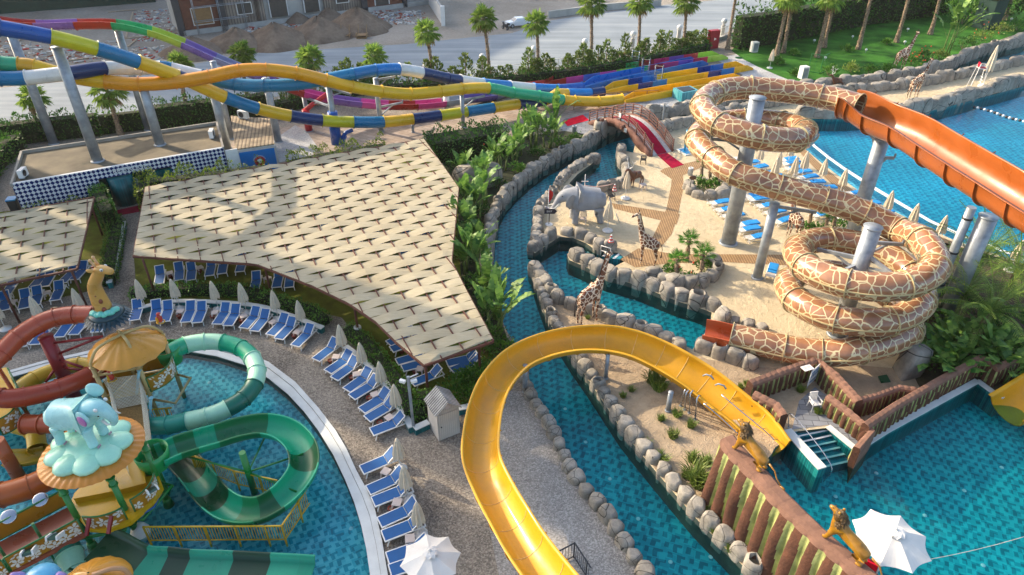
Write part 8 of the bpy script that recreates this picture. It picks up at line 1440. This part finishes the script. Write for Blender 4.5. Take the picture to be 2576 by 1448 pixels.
# palms and bananas at the right edge
for k, (x, y, h, L) in enumerate(((2430, 740, 2.8, 4.2), (2510, 785, 3.0, 4.4), (2585, 850, 2.8, 4.0), (2395, 810, 2.0, 3.6), (2600, 740, 3.2, 4.4), (2455, 860, 2.2, 3.8))): t = datepalm('%s feather palm from the left in the bed at the right edge' % ORD[k], 400+k, h, L, 24, 'feather palms at the right edge'); t.location = at(x, y)
for k, (x, y, h) in enumerate(((2352, 880, 2.0), (2395, 915, 2.2), (2440, 880, 2.4), (2490, 930, 1.8), (2545, 900, 2.6), (2580, 860, 2.4), (2330, 925, 1.4), (2400, 950, 1.8), (2520, 965, 2.0))): t = bananaplant('banana_plant', '%s banana plant from the left in the bed behind the long brown wall' % ORD[k], 420+k, h, 12, 1.7, .6, .5, 'banana plant', 'banana plants at the right edge', 2, (30, 70)); t.location = at(x, y)
for k, (x, y, s_) in enumerate(((2370, 930, 1.3), (2440, 925, 1.3), (2500, 870, 1.4), (2400, 760, 1.4), (2555, 940, 1.2), (2480, 800, 1.3), (2340, 800, 1.2))): t = bush('undergrowth_shrub', '%s dark shrub from the left filling the bed at the right edge' % ORD[k], 190+k, (s_*1.2, s_, s_*.8), 360, .22, 'hedge' if k % 2 else 'bush', group='dark shrubs at the right edge'); t.location = at(x, y)
# tufts on the sandy bank
tf_ = [tuft('grass_tuft', 'x', k, .55, .6, 170) for k in range(3)]; used_t = [0]*3; r = random.Random(8)
spots = [(2, 2, 1430, 960, 1.7), (2, 2, 1480, 1020, 1.4), (2, 3, 1850, 480, 1.7), (2, 3, 1880, 540, 1.5), (2, 3, 1330, 160, .9), (2, 3, 1500, 300, 1.0), (2, 3, 1620, 60, .9), (2, 3, 1820, 290, 1.0), (2, 2, 1660, 1290, .8), (2, 2, 1500, 1330, .7), (2, 2, 1800, 1400, .8), (2, 2, 2380, 1170, .8), (2, 2, 2300, 1010, .6), (2, 2, 2360, 980, .6), (2, 3, 1950, 330, 1.0), (2, 3, 1750, 460, .8), (2, 2, 1120, 1100, .6), (2, 2, 1200, 1040, .6), (2, 2, 760, 310, .5), (2, 3, 2020, 1000, .7), (2, 3, 2200, 1200, .7), (2, 3, 1920, 820, .8), (3, 2, 320, 1040, .8), (3, 2, 500, 1260, .7)]
for k, q in enumerate(spots):
    h = k % 3; o = tf_[h] if not used_t[h] else tf_[h].copy(); 
    if used_t[h]: COL.objects.link(o)
    used_t[h] = 1; o.location = K(*q[:4], .01); o.rotation_euler = (0, 0, k*1.3); o.scale = (q[4],)*3; tag(o, '%s tuft of green grass counted across the sandy bank under the yellow slide' % ORD[k], 'grass tuft', 'grass tufts on the sandy bank')
# small things on the far lawn
for k, (x, y) in enumerate(((460, 440), (845, 400), (1400, 325), (1370, 455), (980, 535), (570, 615), (2440, 220))): t = thing('garden_spotlight', '%s small white spotlight from the left on the far lawn' % ORD[k], 'spotlight', K(3, 0, x, y), k, 'spotlights on the lawn'); MB().cyl((0, 0, 0), .04, .35, 8).build('stake', M['steel'], t); MB().ball((0, 0, .45), (.22, .16, .16), 10, 7).build('head', M['white'], t)
p = K(3, 0, 345, 790); t = thing('pump_cabinet', 'white cabinet with a louvred door at the lawn corner', 'cabinet', p, .3); MB().box((0, 0, .75), (.9, .8, 1.5)).build('body', M['white'], t); MB().box((0, -.42, .75), (.7, .04, 1.2)).build('door', M['steel'], t)
p = K(2, 0, 2430, 525); t = thing('pump_cabinet', 'small white box standing before the tall hedge', 'cabinet', p, .3); MB().box((0, 0, .7), (.9, .7, 1.4)).build('body', M['white'], t); MB().box((0, -.37, .7), (.7, .04, 1.1)).build('door', M['steel'], t)
fence('wire_gate', 'green wire fence panel standing on the lawn corner', [K(3, 0, 400, 725), K(3, 0, 520, 745), K(3, 0, 580, 720)], 2.3, M['green_rail'], .5, 2.5, .03)
p = K(3, 0, 2180, 280); t = thing('green_booth', 'dark green box shaped booth among the trees at the top right', 'booth', p, .5); MB().box((0, 0, 2.2), (3.0, 2.6, 4.4), tp=1.05).build('body', M['netg'], t); MB().box((0, 0, 4.5), (3.5, 3.0, .2)).build('roof', M['hedge_core'], t)
p = K(2, 1, 1735, 80); t = thing('foot_shower', 'turquoise shower post standing in a small tiled basin', 'shower', p); MB().cyl((0, 0, 0), .1, 2.2, 10).build('post', fr('#2a9fc4'), t); MB().box((.4, 0, .06), (1.8, 1.6, .12), .4).build('basin', M['curb'], t); MB().box((.4, 0, .1), (1.5, 1.3, .08), .4).build('tiled_tray', fr('#1a7fb0'), t)
t = tag(MB().lathe((0, 0, 0), [(0, .02), (.5, .02), (.55, 0)], 18).build('manhole_cover', fr('#164a2c')), 'dark green round manhole cover on the gravel past the lanes', 'manhole cover'); t.location = K(2, 0, 2285, 585, .012)
for k, (c, rr, x, y, z) in enumerate(((2, 2, 1235, 120, 0), (2, 2, 1840, 228, 0), (2, 2, 535, 1220, 0), (2, 3, 740, 110, 0), (2, 3, 985, 480, 0), (2, 3, 1270, 882, 0), (2, 3, 1595, 1315, 0), (2, 3, 1320, 430, 0), (2, 3, 2000, 1265, 0), (3, 3, 680, 658, 0), (3, 3, 1090, 422, 0), (3, 3, 1578, 848, 0), (3, 3, 1975, 598, 0), (3, 3, 2352, 366, 0), (3, 3, 2165, 1350, 0), (1, 3, 957, 980, 0), (0, 2, 2105, 955, 0))):
    zz = -1.24 if c == 2 else (-1.38 if c == 3 else -.49); t = tag(MB().lathe((0, 0, 0), [(0, .03), (.085, .03), (.1, 0)], 14).build('floor_inlet', mat('inlet_white', '#cfe3e3', .5) if k == 0 else bpy.data.materials['inlet_white']), '%s round white inlet on the pool floor counted across the pools' % ORD[k], 'pool inlet', 'round inlets on the pool floors'); p = K(c, rr, x, y, -.3); d = ray(*T(c, rr, x, y)); d = V((d.x*.75, d.y*.75, d.z)); t.location = K(c, rr, x, y, zz)
# ------------------------------------------------------------------ unseen blocks added to the left to shade the park, with sunlit gaps
def shade_block(label, s0, q0, q1, h, dep=14.0):
    a = SUN_AZ; sd = V((-math.cos(a), -math.sin(a), 0)); qd = V((-sd.y, sd.x, 0)); c = sd*(s0-dep/2)+qd*((q0+q1)/2); rz = math.atan2(qd.y, qd.x); w = q1-q0
    t = thing('shade_building', label, 'building', c, rz); hw = mat('shade_block_render', '#b9ab95', .8, .06, .5); MB().box((0, 0, h/2), (w, dep, h)).build('body', hw, t); MB().box((0, 0, h+.3), (w+.5, dep+.5, .6)).build('roof', M['conc'], t)
    n = int(h/3.2)
    for k in range(1, n): MB().box((0, -dep/2-.7, k*3.2), (w, 1.4, .2)).build('balcony', hw, t)
    for k in range(n):
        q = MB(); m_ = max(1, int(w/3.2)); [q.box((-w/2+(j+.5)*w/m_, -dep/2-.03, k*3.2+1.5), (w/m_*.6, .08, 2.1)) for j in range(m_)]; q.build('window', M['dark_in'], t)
shade_block('tall beige block added unseen beyond the left edge for shade, nearest the camera', -88, 2, 16.4, 42); shade_block('narrow beige wing added unseen beyond the left edge for shade', -88, 17.8, 21.2, 43); shade_block('beige block added unseen beyond the left edge for shade, beside the narrow wing', -88, 22, 25.3, 41); shade_block('far beige block added unseen beyond the left edge to shade the road', -150, 46, 150, 50)
# ------------------------------------------------------------------ thin evening haze over the park
hz = NT('haze_air'); pv = hz.n('VolumePrincipled'); pv.inputs['Color'].default_value = (.95, .9, .82, 1); pv.inputs['Density'].default_value = .00013; pv.inputs['Anisotropy'].default_value = .3
for l_ in list(hz.nt.links):
    if l_.to_node == hz.out: hz.nt.links.remove(l_)
hz.nt.nodes.remove(hz.b); hz.l(pv.outputs[0], hz.out.inputs['Volume'])
tag(MB().box((0, 120, 26.7), (520, 330, 60)).build('haze', hz.mat), kind='stuff')
